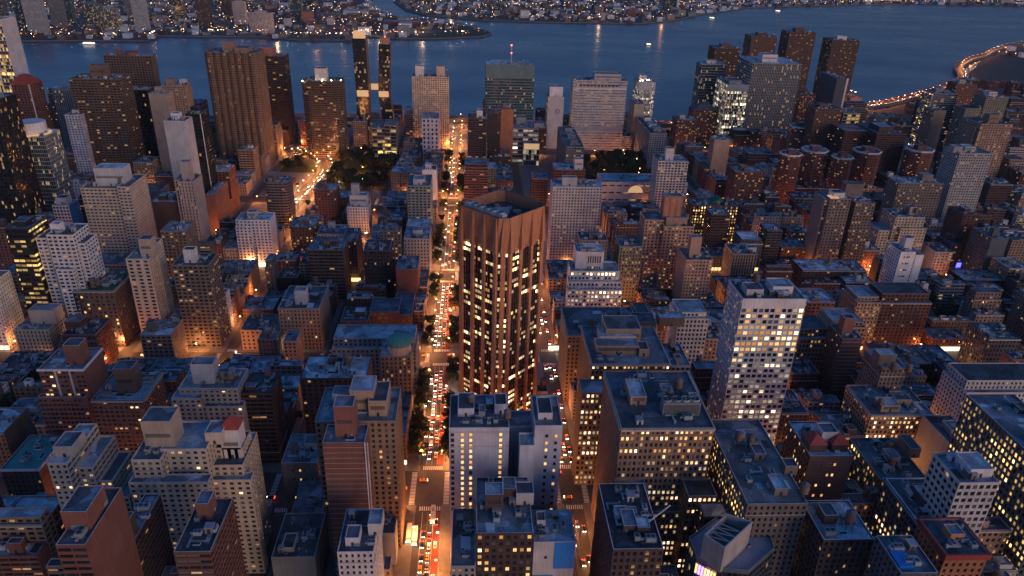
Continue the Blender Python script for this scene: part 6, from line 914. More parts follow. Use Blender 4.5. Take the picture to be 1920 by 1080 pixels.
(772.3, 786.4, -431.6, -409.6, 18, 'dbr', 0, 3, 2, 2, 2, 27, 0, 1, 1),
(627, 639.4, -358.3, -330.8, 8.1, 'rb', 0, 3, 2, 0, 0, 27, 0, 0, 1),
(787, 813, -391.5, -374.3, 25.3, 'rb2', 3, 1, 1, 2, 0, 27, 0, 1, 1),
(787, 799.4, -369.8, -330.8, 15.5, 'dg', 3, 1, 2, 0, 1, 24, 0, 0, 0),
(679.3, 697.0, -391.6, -365.6, 22, 'gbr', 13, 3, 1, 0, 0, 27, 0, 0, 0),
(706.3, 715.0, -391.6, -367.6, 16, 'db', 0, 0, 2, 0, 0, 27, 0, 0, 0),
(715.3, 722.0, -391.6, -367.6, 26, 'tn', 8, 3, 1, 1, 0, 27, 0, 1, 1),
(740.3, 752.0, -391.6, -369.6, 18, 'gbr', 6, 3, 2, 1, 0, 27, 0, 0, 0),
(752.3, 761.0, -391.6, -372.6, 26, 'dbr', 8, 3, 1, 0, 0, 27, 0, 0, 1),
(768.3, 786.4, -391.6, -372.6, 18, 'gbr', 0, 3, 2, 2, 0, 27, 0, 0, 0),
(694.3, 706.0, -356.6, -330.6, 34, 'pk', 12, 1, 1, 0, 0, 27, 0, 0, 0),
(713.3, 727.0, -354.6, -330.6, 18, 'rb2', 3, 3, 2, 0, 0, 27, 0, 0, 1),
(727.3, 736.0, -354.6, -330.6, 22, 'tn', 13, 13, 1, 2, 0, 27, 0, 1, 1),
(736.3, 743.0, -352.6, -330.6, 34, 'dg', 8, 8, 1, 2, 0, 27, 0, 0, 1),
(743.3, 757.0, -349.6, -330.6, 26, 'db', 8, 8, 1, 2, 1, 24, 0, 0, 0),
(627, 653, -312.5, -291.0, 30, 'dg', 8, 3, 1, 1, 0, 27, 1, 0, 1),
(627, 649.4, -290.7, -251.8, 16.1, 'ol', 6, 6, 2, 1, 1, 25, 0, 0, 0),
(787, 813, -312.5, -291.4, 24, 'ol', 12, 12, 1, 1, 1, 24, 0, 0, 1),
(692.3, 710.0, -312.6, -306.4, 18, 'ol', 0, 0, 2, 2, 1, 25, 0, 0, 1),
(787, 799.4, -217.3, -192.5, 12.1, 'tn', 3, 3, 2, 0, 0, 23, 0, 0, 0),
(732.3, 744.0, -233.6, -214.6, 27.3, 'gbr', 12, 12, 1, 1, 3, 23, 0, 0, 1),
(744.3, 758.0, -233.6, -211.6, 15, 'rb', 12, 12, 2, 0, 3, 23, 0, 0, 0),
(758.3, 772.0, -232.3, -207.6, 20, 'dbr', 8, 3, 1, 0, 3, 23, 0, 0, 0),
(779.3, 786.4, -232.3, -209.6, 16.8, 'rb2', 6, 3, 2, 0, 3, 23, 0, 0, 1),
(667.3, 679.0, -196.6, -172.6, 34, 'rb2', 12, 12, 1, 0, 3, 23, 0, 1, 0),
(679.3, 688.0, -194.6, -172.6, 20, 'gbr', 7, 7, 1, 3, 3, 23, 0, 0, 1),
(697.3, 711.0, -194.6, -172.6, 22, 'gbr', 3, 3, 1, 2, 3, 23, 0, 0, 1),
(719.3, 727.0, -194.6, -172.6, 26, 'tn', 13, 3, 1, 0, 0, 23, 0, 0, 0),
(734.3, 752.0, -198.6, -172.6, 20, 'gbr', 3, 1, 1, 0, 0, 23, 0, 0, 0),
(759.3, 773.0, -198.6, -172.6, 16, 'rb2', 9, 9, 2, 0, 0, 23, 0, 0, 1),
(773.3, 786.4, -191.6, -172.6, 16.4, 'gbr', 9, 9, 2, 0, 0, 23, 0, 0, 1),
(787, 813, -112.4, -93.8, 44, 'dbr', 10, 10, 0, 0, 2, 22, 0, 1, 1),
(787, 813, -75.4, -42.5, 24, 'gbr', 13, 3, 1, 2, 3, 5, 0, 0, 1),
(787, 813, -42.2, -15.2, 56, 'rb', 11, 1, 0, 0, 3, 5, 1, 0, 0),
(627, 653, 15.2, 39.5, 37.6, 'rb2', 7, 7, 1, 2, 3, 20, 1, 0, 1),
(627, 653, 51.1, 75.4, 24, 'bg', 3, 3, 1, 0, 0, 20, 0, 0, 0),
(787, 813, 37.5, 75.4, 18, 'tn', 3, 1, 2, 0, 0, 20, 0, 0, 0),
(677.3, 691.0, 15, 34, 23.2, 'rb2', 3, 3, 1, 1, 3, 20, 0, 1, 0),
(740.6, 749.0, 15, 41, 22, 'tn', 3, 3, 1, 0, 1, 20, 0, 0, 0),
(757.3, 769.0, 15, 41, 22.5, 'tn', 10, 3, 1, 0, 2, 20, 0, 0, 0),
(653.3, 671.0, 56.6, 75.6, 29.2, 'wh', 12, 3, 1, 2, 0, 20, 0, 1, 0),
(686.3, 704.0, 51.6, 75.6, 20, 'rb2', 8, 8, 1, 0, 0, 20, 0, 0, 0),
(704.3, 716.0, 49.6, 75.6, 22, 'dbr', 10, 3, 1, 0, 0, 20, 0, 0, 0),
(716.3, 724.0, 53.6, 75.6, 22, 'br', 13, 1, 1, 0, 0, 20, 0, 1, 0),
(724.3, 742.0, 49.6, 75.6, 18, 'gy', 6, 6, 2, 0, 0, 20, 0, 0, 1),
(742.3, 754.0, 49.6, 75.6, 16, 'bg', 0, 3, 2, 0, 0, 20, 0, 0, 1),
(754.3, 761.0, 49.6, 75.6, 20, 'rb', 10, 10, 1, 0, 0, 20, 0, 0, 1),
(761.3, 773.0, 51.6, 75.6, 20, 'wh', 8, 8, 1, 1, 0, 20, 0, 0, 1),
(773.3, 786.4, 53.6, 75.6, 18, 'br', 0, 3, 2, 0, 0, 20, 0, 0, 0),
(627, 653, 96.5, 123.7, 35.9, 'bg', 13, 13, 1, 2, 1, 19, 0, 0, 1),
(627, 639.4, 124.0, 154.4, 13.0, 'rb', 6, 6, 2, 0, 1, 18, 0, 0, 0),
(787, 813, 93.8, 154.4, 18, 'tn', 9, 1, 2, 0, 1, 19, 0, 0, 0),
(749.3, 767.0, 93.6, 119.6, 13, 'ol', 6, 6, 2, 0, 0, 20, 0, 0, 0),
(767.3, 786.4, 93.6, 117.6, 26, 'tn', 8, 3, 1, 0, 0, 20, 0, 1, 1),
(687.3, 695.0, 130.6, 154.6, 29.5, 'bg', 7, 3, 1, 1, 1, 19, 0, 1, 0),
(707.3, 715.0, 130.6, 154.6, 22, 'rb', 12, 1, 1, 0, 1, 19, 0, 1, 0),
(741.3, 759.0, 148.4, 154.6, 18, 'gbr', 9, 3, 2, 0, 1, 19, 0, 0, 1),
(627, 653, 216.0, 232.0, 24, 'rb', 13, 13, 1, 0, 3, 15, 0, 1, 0),
(668.3, 675.0, 172.6, 196.6, 34, 'gbr', 10, 1, 1, 0, 2, 18, 0, 0, 1),
(675.3, 689.0, 172.6, 198.6, 16, 'wh', 6, 6, 2, 0, 1, 18, 0, 0, 0),
(689.3, 701.0, 172.6, 196.6, 18, 'db', 0, 3, 2, 0, 2, 18, 0, 0, 0),
(661.3, 675.0, 214.6, 233.6, 16, 'db', 6, 6, 2, 0, 0, 18, 0, 0, 1),
(675.3, 683.0, 209.6, 233.6, 18, 'rb', 6, 3, 2, 0, 0, 18, 0, 0, 0),
(683.3, 691.0, 209.6, 233.6, 26.2, 'br', 10, 3, 1, 0, 0, 18, 0, 0, 1),
(787, 813, 251.8, 272.0, 48, 'rb', 7, 3, 0, 0, 2, 15, 0, 1, 1),
(773.3, 786.4, 251.6, 262.6, 15, 'dbr', 3, 3, 2, 0, 1, 15, 0, 0, 1),
(627, 653, 371.0, 391.5, 45.6, 'rb', 7, 7, 0, 0, 0, 13, 0, 1, 0),
(787, 813, 330.8, 355.5, 24, 'gy', 3, 3, 1, 0, 2, 13, 0, 0, 1),
(726.3, 738.0, 367.6, 391.6, 34, 'rb', 10, 1, 1, 0, 0, 13, 1, 0, 1),
(627, 639.4, 409.8, 431.1, 40, 'br', 13, 13, 0, 0, 0, 14, 0, 0, 1),
(787, 813, 409.8, 428.5, 36.0, 'rb2', 8, 3, 1, 0, 3, 1, 0, 0, 0),
(787, 813, 428.8, 449.7, 35.9, 'rb2', 10, 3, 1, 0, 0, 1, 0, 0, 0),
(774.3, 786.4, 409.6, 435.6, 34, 'wh', 12, 3, 1, 0, 3, 1, 0, 0, 0),
(1015, 1041, -859.5, -804.8, 42, 'dbr', 13, 13, 0, 0, 1, 11, 1, 0, 1),
(964.3, 986.0, -828.6, -804.6, 48, 'gbr', 8, 3, 0, 0, 1, 11, 1, 0, 1),
(843, 869, -763.7, -725.8, 42, 'rb', 7, 7, 0, 0, 1, 11, 0, 0, 1),
(927.3, 936.0, -786.6, -764.6, 48, 'pk', 11, 11, 0, 0, 1, 11, 1, 1, 1),
(869.3, 897.0, -749.6, -725.6, 48, 'tn', 7, 7, 0, 0, 1, 11, 1, 0, 1),
(891.3, 903.0, -667.8, -646.6, 48, 'gbr', 11, 3, 0, 0, 0, 11, 1, 1, 1),
(869.3, 897.0, -588.5, -567.6, 24.8, 'dbr', 3, 3, 1, 0, 3, 12, 0, 0, 1),
(843, 850.2, -549.5, -511.6, 18.7, 'gbr', 3, 3, 2, 0, 3, 12, 0, 0, 1),
(1015, 1041, -523.5, -488.8, 36, 'db', 3, 3, 1, 0, 3, 10, 0, 0, 1),
(843, 851.4, -470.5, -435.2, 18.5, 'db', 9, 1, 2, 0, 2, 27, 0, 1, 1),
(861.5, 869, -432.9, -409.8, 39.0, 'bg', 8, 3, 0, 0, 3, 10, 1, 0, 0),
(1015, 1041, -470.5, -409.8, 18, 'rb2', 6, 3, 2, 0, 3, 9, 0, 0, 0),
(945.3, 967.0, -470.6, -444.6, 22.0, 'gbr', 3, 3, 1, 2, 3, 10, 0, 0, 1),
(993.3, 1002.0, -470.6, -446.6, 20.8, 'rb2', 3, 3, 1, 0, 3, 10, 0, 0, 1),
(869.3, 881.0, -435.6, -409.6, 16, 'dbr', 6, 6, 2, 3, 2, 27, 0, 0, 0),
(881.3, 903.0, -433.6, -409.6, 16.9, 'dg', 6, 1, 2, 0, 2, 27, 0, 0, 0),
(903.3, 925.0, -435.6, -409.6, 26.0, 'gw2', 12, 12, 1, 0, 3, 9, 0, 0, 1),
(953.3, 975.0, -435.6, -409.6, 27.2, 'rb', 3, 3, 1, 0, 3, 9, 1, 0, 0),
(993.3, 1014.4, -431.6, -409.6, 20, 'gbr', 10, 10, 1, 1, 3, 9, 0, 1, 1),
(843, 869, -346.0, -330.8, 27.5, 'dbr', 13, 1, 1, 3, 1, 24, 0, 0, 0),
(1015, 1041, -349.7, -330.8, 23.2, 'ol', 13, 3, 1, 0, 1, 8, 0, 0, 0),
(934.3, 943.0, -391.6, -365.6, 23.4, 'gbr', 3, 3, 1, 2, 3, 9, 0, 0, 1),
(943.3, 957.0, -391.6, -369.6, 26.0, 'rb2', 10, 1, 1, 0, 3, 9, 0, 1, 1),
(869.3, 883.0, -354.6, -330.6, 23.2, 'dbr', 7, 1, 1, 2, 1, 24, 0, 0, 1),
(883.3, 895.0, -349.6, -330.6, 19.5, 'rb2', 3, 3, 2, 0, 1, 24, 0, 1, 0),
(895.3, 913.0, -339.5, -330.6, 26, 'rb', 13, 13, 1, 0, 1, 24, 0, 0, 1),
(913.3, 922.0, -339.5, -330.6, 20.8, 'dbr', 13, 3, 1, 1, 1, 24, 0, 0, 1),
(922.3, 944.0, -349.6, -330.6, 28.6, 'ol', 3, 3, 1, 2, 1, 24, 0, 0, 0),
(944.3, 956.0, -354.6, -330.6, 28.6, 'rb2', 8, 3, 1, 0, 1, 24, 0, 0, 1),
(956.3, 970.0, -354.6, -330.6, 20.8, 'db', 10, 10, 1, 1, 1, 24, 0, 0, 0),
(970.3, 982.0, -356.6, -330.6, 26.0, 'rb', 7, 7, 1, 0, 1, 8, 0, 0, 1),
(994.3, 1014.4, -356.6, -330.6, 30.2, 'gbr', 13, 3, 1, 0, 1, 8, 0, 0, 1),
(843, 869, -75.4, -54.0, 23.4, 'gbr', 12, 3, 1, 1, 3, 5, 0, 0, 0),
(843, 869, -53.7, -15.2, 39.0, 'ol', 8, 1, 0, 0, 3, 5, 0, 1, 1),
(887.3, 899.0, -75.6, -56.6, 20.8, 'rb', 10, 3, 1, 2, 1, 5, 0, 0, 1),
(899.3, 927.0, -75.6, -51.6, 20, 'db', 7, 3, 1, 0, 1, 5, 0, 1, 1),
(927.3, 936.0, -75.6, -49.6, 29.5, 'rb2', 8, 3, 1, 0, 1, 5, 0, 1, 0),
(959.3, 973.0, -75.6, -61.5, 29.0, 'rb', 13, 3, 1, 1, 1, 5, 0, 0, 0),
(931.3, 943.0, -41, -15, 23.4, 'ol', 3, 3, 1, 0, 3, 5, 0, 0, 0),
(843, 869, 15.2, 75.4, 32.0, 'gbr', 13, 13, 1, 0, 2, 20, 0, 0, 0),
(1015, 1041, 47.1, 75.4, 24.0, 'gbr', 13, 3, 1, 0, 3, 4, 0, 0, 0),
(881.3, 903.0, 15, 34, 23.4, 'rb2', 8, 1, 1, 0, 2, 20, 0, 1, 0),
(927.3, 945.0, 15, 41, 19.5, 'tn', 6, 3, 2, 0, 0, 5, 0, 0, 0),
(945.3, 967.0, 15, 34, 19.5, 'rb', 0, 1, 2, 0, 0, 5, 0, 1, 0),
(967.3, 979.0, 15, 41, 24.4, 'gbr', 3, 3, 1, 0, 0, 5, 0, 0, 1),
(896.3, 924.0, 53.6, 75.6, 20, 'wh', 7, 7, 1, 0, 2, 20, 0, 0, 0),
(924.3, 936.0, 56.6, 75.6, 20.8, 'ol', 12, 12, 1, 0, 2, 20, 0, 0, 0),
(964.3, 982.0, 51.6, 75.6, 12.0, 'tn', 12, 3, 2, 0, 2, 20, 0, 0, 0),
(982.3, 1014.4, 49.6, 75.6, 12.8, 'cr', 0, 0, 2, 0, 3, 4, 0, 0, 0),
(843, 869, 251.8, 279.9, 14.4, 'bg', 0, 1, 2, 0, 0, 19, 0, 0, 0),
(1015, 1041, 251.8, 293.8, 39.0, 'gbr', 13, 3, 0, 0, 1, 2, 1, 1, 0),
(869.3, 887.0, 251.6, 275.6, 17.6, 'gy', 12, 3, 2, 0, 0, 19, 0, 0, 1),
(887.3, 909.0, 251.6, 270.6, 44.2, 'tn', 10, 10, 0, 0, 3, 2, 0, 0, 0),
(918.3, 936.0, 251.6, 275.6, 27.2, 'br', 3, 3, 1, 0, 3, 2, 0, 0, 0),
(936.3, 959.4, 251.6, 277.6, 18, 'gy', 12, 3, 2, 0, 2, 19, 0, 0, 1),
(996.6, 1005.0, 251.6, 277.6, 44.2, 'br', 10, 10, 0, 0, 1, 2, 1, 0, 1),
(1005.3, 1014.4, 251.6, 270.6, 44.2, 'tn', 8, 3, 0, 0, 1, 2, 0, 0, 1),
(869.3, 883.0, 286.6, 312.6, 33.8, 'rb2', 3, 3, 1, 0, 3, 2, 0, 0, 0),
(936.3, 954.0, 293.6, 312.6, 12.8, 'db', 6, 6, 2, 0, 3, 2, 0, 0, 0),
(843, 859.4, 330.8, 359.3, 23.4, 'br', 10, 10, 1, 0, 2, 15, 0, 0, 1),
(843, 869, 359.6, 381.7, 40, 'tn', 14, 14, 0, 0, 1, 1, 0, 0, 1),
(1015, 1041, 330.8, 391.5, 44.8, 'gbr', 7, 1, 0, 0, 0, 2, 1, 0, 1),
(983.3, 1005.0, 330.6, 356.6, 15, 'gbr', 6, 3, 2, 0, 3, 2, 0, 0, 1),
(1005.3, 1014.4, 330.6, 356.6, 33.8, 'tn', 3, 3, 1, 0, 0, 2, 0, 0, 0),
(843, 869, 447.1, 470.5, 48, 'dbr', 13, 3, 0, 0, 0, 1, 0, 0, 0),
(1015, 1041, 567.8, 589.2, 62.4, 'br', 11, 11, 0, 2, 0, 1, 1, 0, 1),
(1216, 1242, -1023.4, -962.8, 41.6, 'db', 7, 3, 0, 0, 2, 11, 0, 1, 0),
(1216, 1242, -837.4, -804.8, 52, 'rb2', 8, 3, 0, 2, 2, 11, 1, 0, 1),
(1216, 1242, -786.5, -770.1, 23.4, 'rb2', 12, 3, 1, 2, 2, 12, 0, 1, 1),
(1216, 1242, -769.8, -748.2, 30, 'dbr', 7, 7, 1, 0, 2, 12, 0, 0, 1),
(1193.3, 1207.0, -786.6, -762.6, 19.5, 'db', 9, 9, 2, 0, 1, 12, 0, 0, 1),
(1159.3, 1181.0, -744.6, -725.6, 27.2, 'rb2', 8, 3, 1, 1, 2, 12, 0, 1, 1),
(1216, 1242, -707.5, -667.5, 44, 'gbr', 10, 1, 0, 0, 2, 12, 1, 0, 1),
(1146.3, 1160.0, -707.6, -683.6, 44.2, 'gw2', 7, 7, 0, 0, 2, 12, 0, 0, 0),
(1216, 1242, -610.8, -584.0, 64.9, 'rb', 14, 14, 0, 0, 1, 10, 0, 1, 0),
(1216, 1242, -583.7, -567.8, 52, 'rb2', 10, 10, 0, 0, 1, 10, 0, 0, 0),
(1071, 1097, -549.5, -488.8, 31.2, 'gbr', 7, 7, 1, 1, 3, 10, 0, 1, 1),
(1097.3, 1115.0, -510.6, -488.6, 14.4, 'rb2', 12, 1, 2, 0, 3, 10, 0, 0, 0),
(1115.3, 1127.0, -512.6, -488.6, 26.0, 'gw2', 10, 10, 1, 0, 3, 10, 0, 0, 0),
(1071, 1097, -470.5, -451.0, 30, 'db', 8, 1, 1, 0, 1, 9, 1, 1, 0),
(1071, 1097, -450.7, -427.6, 28.8, 'db', 13, 13, 1, 0, 3, 9, 1, 0, 1),
(1071, 1097, -427.3, -409.8, 22.0, 'tn', 12, 1, 1, 0, 3, 9, 0, 0, 0),
(1071, 1097, -268.9, -255.2, 23.4, 'gw2', 10, 10, 1, 0, 0, 8, 0, 1, 0),
(1216.6, 1242, -312.5, -251.8, 23.4, 'gbr', 3, 3, 1, 0, 1, 7, 0, 0, 0),
(1147.3, 1169.0, -196.6, -172.6, 33.8, 'gbr', 8, 3, 1, 0, 0, 7, 0, 1, 1),
(1071, 1089.4, -137.0, -93.8, 35.4, 'db', 7, 3, 1, 1, 1, 6, 0, 0, 1),
(1159.3, 1187.0, -154.6, -130.6, 23.4, 'rb', 3, 3, 1, 0, 1, 6, 0, 1, 0),
(1199.3, 1215.4, -154.6, -130.6, 34, 'db', 3, 3, 1, 2, 1, 6, 0, 1, 1),
(1216, 1242, -75.4, -41.3, 39.0, 'dg', 8, 1, 0, 0, 0, 6, 1, 0, 1),
(1071, 1097, 65.5, 75.4, 52.0, 'gbr', 11, 11, 0, 0, 0, 4, 1, 0, 0),
(1071, 1097, 93.8, 130.4, 31.2, 'ol', 8, 3, 1, 0, 0, 4, 1, 1, 1),
(1071, 1084.4, 133.3, 154.4, 40, 'gbr', 13, 13, 0, 0, 1, 3, 0, 1, 1),
(1216, 1242, 93.8, 119.7, 24.0, 'bg', 8, 3, 1, 0, 0, 4, 0, 0, 0),
(1149.3, 1177.0, 93.6, 119.6, 20, 'gbr', 3, 3, 1, 0, 0, 4, 0, 0, 1),
(1177.3, 1199.0, 93.6, 117.6, 22, 'rb', 7, 3, 1, 0, 0, 4, 0, 0, 0),
(1208.3, 1215.4, 93.6, 119.6, 28.6, 'dbr', 10, 10, 1, 0, 0, 4, 1, 1, 1),
(1198.3, 1207.0, 130.6, 154.6, 23.4, 'bg', 12, 12, 1, 0, 1, 3, 0, 1, 0),
(1071, 1097, 201.8, 233.4, 40, 'rb', 13, 13, 0, 0, 0, 3, 0, 0, 1),
(1071, 1079.4, 251.8, 292.3, 24.0, 'rb2', 12, 3, 1, 0, 1, 2, 0, 1, 1),
(1132.3, 1141.0, 251.6, 270.6, 23.4, 'dbr', 3, 3, 1, 0, 0, 3, 0, 0, 1),
(1071, 1097, 371.7, 391.5, 62.4, 'db', 11, 3, 0, 0, 0, 2, 0, 0, 0),
(1071, 1097, 567.8, 587.5, 72.8, 'br', 11, 3, 0, 1, 0, 1, 1, 1, 1),
(1110.6547595787247, 1140.6547595787247, -914.6, -884.6, 38, 'rb2', 8, 3, 1, 0, 1, 11, 0, 0, 1),
(1379.608398205715, 1393.608398205715, -896.0, -878.0, 20.25, 'rb2', 10, 3, 1, 3, 2, 12, 0, 0, 1),
(1182.9506360016544, 1212.9506360016544, -960.2, -942.2, 36, 'rb2', 3, 3, 1, 1, 2, 11, 0, 1, 1),
(1319.5823966787298, 1349.5823966787298, -1066.0, -1036.0, 38, 'rb2', 10, 3, 1, 2, 2, 11, 1, 0, 1),
(1418.9074687314933, 1432.9074687314933, -1051.6, -1021.6, 42, 'rb2', 14, 3, 0, 1, 2, 11, 0, 1, 0),
(1381.1540359088349, 1395.1540359088349, -1132.9, -1102.9, 38, 'rb2', 7, 7, 1, 7, 2, 11, 0, 0, 0),
(1443.1908577866814, 1457.1908577866814, -1141.5, -1123.5, 36, 'rb2', 10, 3, 1, 4, 2, 11, 0, 0, 1),
(1502.3692359340694, 1532.3692359340694, -1127.7, -1109.7, 38, 'rb2', 8, 1, 1, 3, 2, 11, 1, 0, 0),
(1560.4874170436642, 1590.4874170436642, -1130.7, -1100.7, 38, 'rb2', 3, 3, 1, 6, 2, 11, 0, 1, 1),
(1479.257434136951, 1509.257434136951, -1214.4, -1184.4, 38, 'rb2', 13, 13, 1, 8, 2, 11, 1, 0, 1),
(1532.9989965423442, 1546.9989965423442, -1200.0, -1182.0, 40, 'rb2', 7, 7, 0, 3, 2, 11, 0, 0, 1),
(1589.0550591976355, 1603.0550591976355, -1196.9, -1178.9, 30.0, 'rb2', 12, 3, 1, 5, 2, 11, 0, 0, 1),
(1675.4527826300875, 1705.4527826300875, -1310.3, -1280.3, 13.2890625, 'rb2', 6, 6, 2, 0, 2, 11, 0, 0, 0)]
FARTOW=[(2200.3, 1190.5, 12.0, 24.6, 108, 'gw2', 'res;lit=m', 'far_tower', 'pale glass tower on the far bank, upper left corner', 'tower'), (2281.0, 1272.9, 12.0, 12.3, 96, 'tl', 'curt;lit=m', 'far_tower', 'dark teal tower behind the pale far-bank tower', 'tower'), (2369.7, 1216.2, 12.0, 17.6, 84, 'gy', 'res;lit=m', 'far_tower', 'grey far-bank tower beside the pale corner tower', 'tower'), (2477.5, 1235.7, 12.0, 12.5, 92, 'tl', 'curt;lit=r', 'far_tower', 'narrow teal far-bank tower', 'tower'), (2317.3, 1085.4, 12.0, 22.0, 74, 'tl', 'curt;lit=h', 'far_tower', 'broad teal far-bank block, left half', 'tower'), (2325.0, 1045.2, 12.0, 24.5, 62, 'bg2', 'curt;lit=h', 'far_tower', 'broad pale teal far-bank block, right half', 'tower'), (2317.4, 952.9, 12.0, 18.1, 112, 'gw2', 'res;lit=m', 'far_tower', 'slender pale grey tower at the far water edge', 'tower'), (2658.3, 1122.7, 12.0, 14.3, 64, 'gy', 'res;lit=m', 'far_tower', 'grey far-bank block set back from the slender pale tower', 'tower'), (2477.4, 822.6, 12.0, 20.2, 104, 'br', 'res;lit=m', 'far_tower', 'brownish far-bank tower above the brown slab', 'tower'), (2573.3, 930.2, 12.0, 15.7, 96, 'gy', 'curt;lit=h', 'far_tower', 'grey far-bank tower with many lights', 'tower'), (2554.5, 733.2, 12.0, 19.1, 70, 'pk', 'res;lit=m', 'far_tower', 'pinkish far-bank tower left of the wide pink block', 'tower'), (2356.1, 614.4, 12.0, 33.9, 58, 'pk', 'grid;bay=4;fh=3.4;lit=m', 'far_tower', 'wide pink far-bank block on the waterfront', 'tower'), (2681.8, 579.2, 12.0, 19.2, 92, 'tl', 'curt;lit=r', 'far_tower', 'dark teal far-bank tower by the orange block', 'tower'), (2598.3, 525.5, 12.0, 17.8, 40, 'ob', 'blank', 'far_block', 'orange floodlit far-bank block', 'block'), (2695.2, 815.4, 12.0, 12.8, 60, 'db', 'res;lit=m', 'far_tower', 'dark far-bank block in the lights', 'tower'), (2364.5, 1374.0, 12.0, 11.1, 80, 'gy', 'curt;lit=m', 'far_tower', 'grey far-bank tower at the very left edge', 'tower'), (3189.7, -128.9, 12.0, 21.9, 34, 'tl', 'curt;lit=m', 'far_block', 'teal far-bank block beyond the creek', 'block'), (3458.0, -906.3, 12.0, 27.5, 70, 'tl', 'curt;lit=r', 'far_tower', 'dark teal tower on the far right bank', 'tower'), (3441.1, -934.8, 12.0, 4.8, 88, 'wh', 'blank', 'far_tower', 'thin white chimney on the far right bank', 'tower'), (2738.4, 474.1, 24.0, 37.4, 22, 'gbr', 'strip;lit=m', 'far_shed', 'brown far-bank shed in orange light', 'warehouse'), (2932.7, 413.7, 24.0, 45.0, 16, 'gw2', 'blank', 'far_shed', 'pale far-bank warehouse by the creek', 'warehouse'), (2634.4, 205.5, 24.0, 72.5, 14, 'rb', 'blank', 'far_shed', 'long red brick shed on the far headland', 'warehouse'), (4210.6, -2198.0, 12.0, 58.6, 30, 'gw2', 'strip;lit=w', 'far_block', 'lit white far-bank hall, upper right', 'block'), (4294.5, -2370.3, 12.0, 52.4, 34, 'cr', 'strip;lit=y', 'far_block', 'gold-lit far-bank hall, upper right', 'block'), (4266.0, -2732.5, 12.0, 44.8, 44, 'gw2', 'res;lit=m', 'far_block', 'pale far-bank block near the right corner', 'block'), (4325.8, -3060.0, 12.0, 38.0, 50, 'gw2', 'res;lit=m', 'far_block', 'pale far-bank tower in the right corner', 'block')]
